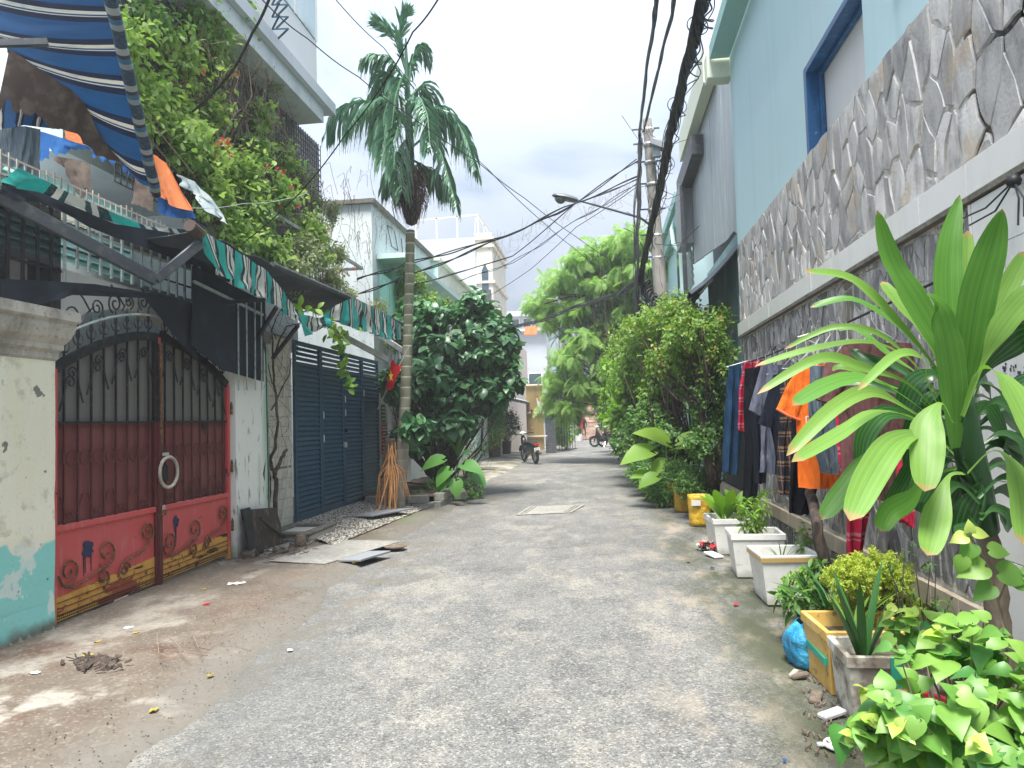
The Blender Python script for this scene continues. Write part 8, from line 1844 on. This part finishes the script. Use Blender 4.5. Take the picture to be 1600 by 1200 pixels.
# ================================================================== utility pole, lamp, cables
UX = PX(1030, 440, 1.42)
UY = 16.5; pb_ = W(1035, 490, UY); pt_ = W(1011, 187, UY)
up = thing('utility_pole', 'tapered concrete utility pole with many clamps and service wires', 'utility pole', (pb_.x + .1, UY, 0))
dirp = (pt_ - pb_); base = pb_ - dirp * (pb_.z / dirp.z)
b = MB(); b.tube([base, pb_, pt_], [.19, .16, .10], n=12); b.build('shaft', 'pole_concrete', parent=up, smooth=True)
for t_ in (.62, .68, .75, .82, .88, .93, .97):
    p = base.lerp(pt_, t_); b = MB(); b.lathe([(.14, -.03), (.15, 0), (.14, .03)], p, 10); b.build('clamp', 'alu', parent=up)
    b = MB(); b.bar(p + Vector((-.35, -.05, .02)), p + Vector((.25, -.05, .02)), .03, .03); b.build('bracket', 'arm_metal', parent=up)
b = MB(); p = W(1032, 228, UY - .3); b.obox(p, (.22, 0, -.10), (0, .12, 0), (.03, 0, .06)); b.build('junction_box', 'ac_grey', parent=up, bevel=.01)
b = MB(); p = W(1026, 232, UY - .25); b.box(p.x - .1, p.x + .08, p.y - .06, p.y + .06, p.z - .2, p.z + .22); b.build('meter_box', 'galv', parent=up, bevel=.01)
sl_ = thing('street_lamp', 'grey street lamp head on a long thin arm reaching over the lane', 'street lamp', tuple(W(1012, 345, UY)))
A_ = [W(1014, 350, UY), W(1000, 340, UY - .1), W(950, 326, UY - .25), W(903, 313, UY - .35)]
b = MB(); b.tube(A_, [.03, .028, .024, .022], n=8); b.build('arm', 'lamp_grey', parent=sl_, smooth=True)
h0, h1 = W(904, 315, UY - .35), W(862, 305, UY - .45); dv = (h1 - h0); L_ = dv.length; dv.normalize(); sd = dv.cross(Vector((0, 0, 1))).normalized(); un = sd.cross(dv)
def headf(u, v):
    a = v * 2 * math.pi; w = .05 + .10 * math.sin(math.pi * min(1, u * .9 + .12)) ** .8; hh = .03 + .065 * math.sin(math.pi * (u * .85 + .12)) ** .8; k = 0 if u in (0, 1) else 1
    return h0 + dv * (L_ * u) + sd * (w * math.cos(a) * k) + un * (hh * math.sin(a) * (1 if math.sin(a) > 0 else .45) * k)
b = MB(); b.sheet(headf, 16, 14); b.build('lamp_head', 'lamp_grey', parent=sl_, smooth=True)
b = MB(); b.lathe([(0, -.13), (.06, -.11), (.11, -.05), (.125, 0)], h0 + dv * (L_ * .66) - un * .02, 16, 1.1, .9); b.build('lamp_bowl', 'lamp_glass', parent=sl_, smooth=True)
def cable(name, label, pts, r, sag=0, n=5, wob=0, seed=0, mat='cable', depth=None, strands=1, group=None, twist=.04):
    P = [W(*p) for p in pts]; rr = random.Random(seed); mb = MB()
    full = []; K = 14
    for i in range(len(P) - 1):
        for k in range(K): t = k / K; q = P[i].lerp(P[i + 1], t); q.z -= sag * math.sin(math.pi * t); full.append(q)
    full.append(P[-1])
    for s in range(strands):
        ph = rr.uniform(0, 6.28); am = twist * (.3 + .7 * rr.random()) if strands > 1 else 0; fq = rr.uniform(.2, .6)
        pp = [q + Vector((math.cos(ph + i * fq) * am + rr.uniform(-1, 1) * wob, 0, math.sin(ph + i * fq) * am + rr.uniform(-1, 1) * wob)) for i, q in enumerate(full)]
        mb.tube(pp, r * rr.uniform(.7, 1.2), n=n, cap=False)
    return tag(mb.build(name, mat), label, 'cable', group)
cable('cable_bundle', 'very thick black bundle of cables sweeping from the pole over the lane', [(1112, -60, 6.0), (1092, 30, 6.8), (1072, 110, 8), (1050, 200, 9.8), (1030, 300, 12.2), (1010, 390, 14.8), (1000, 440, 16.3)], .017, strands=22, twist=.055, seed=1)
cable('cable_bundle', 'outer stray cables looping along the thick bundle', [(1120, -60, 6.0), (1100, 30, 6.8), (1080, 110, 8), (1050, 210, 9.8), (1032, 300, 12.2), (1014, 390, 14.8)], .007, strands=7, twist=.11, seed=2)
cable('twisted_cable', 'thinner left twisted cable reaching the pole top', [(1031, -40, 7), (1022, 30, 8.2), (1008, 130, 11.5), (999, 210, 16.3)], .022, strands=3, twist=.02, seed=3)
cable('twisted_cable', 'right twisted cable of the pair reaching the pole top', [(1060, -40, 7), (1048, 30, 8.2), (1028, 110, 10.8), (1006, 205, 16.3)], .024, strands=3, twist=.025, seed=4)
cable('hanging_cable', 'vertical black cable dropping along the pole to the foliage', [(1000, 210, 16.3), (999, 300, 16.1), (995, 400, 16), (994, 500, 16)], .022, strands=4, twist=.04, seed=5)
cable('hanging_cable', 'thin vertical cable left of the lamp arm joint', [(1003, 215, 16.2), (991, 330, 16), (992, 440, 16)], .010, strands=3, twist=.04, seed=6)
cable('cable_tangle', 'tangled black cables drooping from the pole into the bushes', [(1002, 430, 16.2), (1012, 460, 16), (1030, 480, 15.8), (1048, 492, 15.4)], .016, strands=14, twist=.16, seed=7)
cable('low_cable_bundle', 'black cable bundle running left from the pole through the feathery tree', [(1000, 440, 16.2), (960, 462, 18), (900, 480, 21), (850, 500, 24), (800, 512, 28)], .014, strands=8, twist=.06, seed=8)
for i, (pts, lab, r_, st) in enumerate((
    ([(996, 250, 16.4), (870, 335, 15.6), (770, 375, 15), (640, 410, 14), (560, 436, 13)], 'uppermost service wire crossing from the pole to the left houses', .012, 2),
    ([(996, 276, 16.4), (880, 325, 15.6), (760, 382, 15), (640, 430, 14), (540, 465, 13)], 'second service wire crossing to the teal house', .012, 2),
    ([(996, 280, 16.4), (900, 318, 16), (800, 400, 16), (700, 430, 16.5), (640, 446, 17)], 'third service wire crossing behind the palm', .010, 2),
    ([(998, 285, 16.4), (900, 345, 17), (800, 410, 18), (720, 438, 19)], 'service wire sagging toward the mint house', .010, 2),
    ([(998, 290, 16.4), (900, 355, 18), (830, 420, 20), (765, 462, 22)], 'lowest steep service wire going to the terrace building', .010, 1),
    ([(745, 252, 9.5), (820, 310, 12), (900, 370, 15), (960, 410, 17)], 'thin wire crossing the sky from the palm crown down to the right', .009, 1),
    ([(760, 262, 9.5), (840, 340, 12), (900, 390, 15), (950, 430, 17)], 'second thin wire beside the one crossing from the palm crown', .008, 1),
    ([(525, 0, 5.5), (600, 75, 6.5), (690, 190, 8.3), (760, 262, 9.5)], 'thin wire falling across the sky through the palm crown', .006, 1),
    ([(410, 0, 5), (480, 60, 5.8), (560, 120, 7), (640, 180, 8), (745, 252, 9.5)], 'thin wire from the balcony corner to the palm crown', .006, 1),
    ([(690, -10, 5), (645, 50, 5.6), (600, 130, 6.2), (540, 210, 6.8), (470, 300, 7.4), (380, 380, 8)], 'grey cord running from the top of the sky down to the awning', .009, 1),
    ([(424, -10, 4.6), (395, 50, 5), (360, 115, 5.4), (300, 175, 5.8)], 'thick black wire curving down over the creeper', .012, 1),
    ([(300, 325, 6.8), (380, 318, 8), (450, 310, 9), (480, 300, 10)], 'thin pale string strung across the creeper', .004, 1))):
    cable('wire', lab, pts, r_, sag=.02, strands=st, twist=.03, seed=20 + i, mat='cable' if i != 11 else 'alu')
b = MB(); rr = random.Random(7)
for i in range(70):
    t = rr.random(); a_ = W(996 - 260 * t, 268 + 115 * t, 16.3 - t); a_.z += rr.uniform(-.3, .1); b.tube([a_, a_ + Vector((rr.uniform(-.15, .15), 0, -rr.uniform(.1, .4))), a_ + Vector((rr.uniform(-.25, .25), 0, -rr.uniform(.2, .5)))], .003, n=3, cap=False)
tag(b.build('dry_creeper', 'vine_stem'), 'dry creeper threads dangling from the overhead service wires', 'creeper', kind='stuff')
b = MB()
for i in range(26):
    p = base.lerp(pt_, rr.uniform(.6, .98)) + Vector((rr.uniform(-.1, .1), -.12, 0)); q = p + Vector((rr.uniform(-.7, .9), rr.uniform(-.8, .2), rr.uniform(-.8, .4))); m_ = (p + q) / 2 + Vector((0, 0, -rr.uniform(.05, .4))); b.tube([p, m_, q], .006, n=4)
b.build('loose_wires', 'cable', parent=up)
for i, (px, py, Y, r_) in enumerate(((1090, 40, 6.9, .10), (1058, 165, 9.2, .12), (1040, 255, 11.4, .14))):
    b = MB(); p = W(px, py, Y); b.tube(spiral(p, (1, .3, 0), (0, .2, 1), r_, 1, 0, n=18, shrink=1)[:-1], .006, n=4, closed=True); tag(b.build('cable_coil', 'cable'), ['small cable coil highest on the thick cable bundle', 'middle cable coil on the thick cable bundle', 'lowest cable coil on the thick cable bundle'][i], 'cable coil')

# ================================================================== thin haze volume added to lift the dark tones far down the lane
hm = bpy.data.materials.new('haze'); hm.use_nodes = True; ht = hm.node_tree; ht.nodes.clear()
ho = ht.nodes.new('ShaderNodeOutputMaterial'); hv_ = ht.nodes.new('ShaderNodeVolumePrincipled'); hv_.inputs['Color'].default_value = (.93, .96, 1, 1); hv_.inputs['Density'].default_value = .0022; hv_.inputs['Anisotropy'].default_value = .2
ht.links.new(hv_.outputs[0], ho.inputs['Volume'])
b = MB(); b.box(-70, 70, -20, 170, -1.6, 14); hz = b.build('haze', hm); hz['kind'] = 'stuff'; hz['label'] = 'thin pale haze added along the lane to lift the far darks'; hz['category'] = 'haze'
for o in bpy.data.objects:
    if '_o' in o: del o['_o']
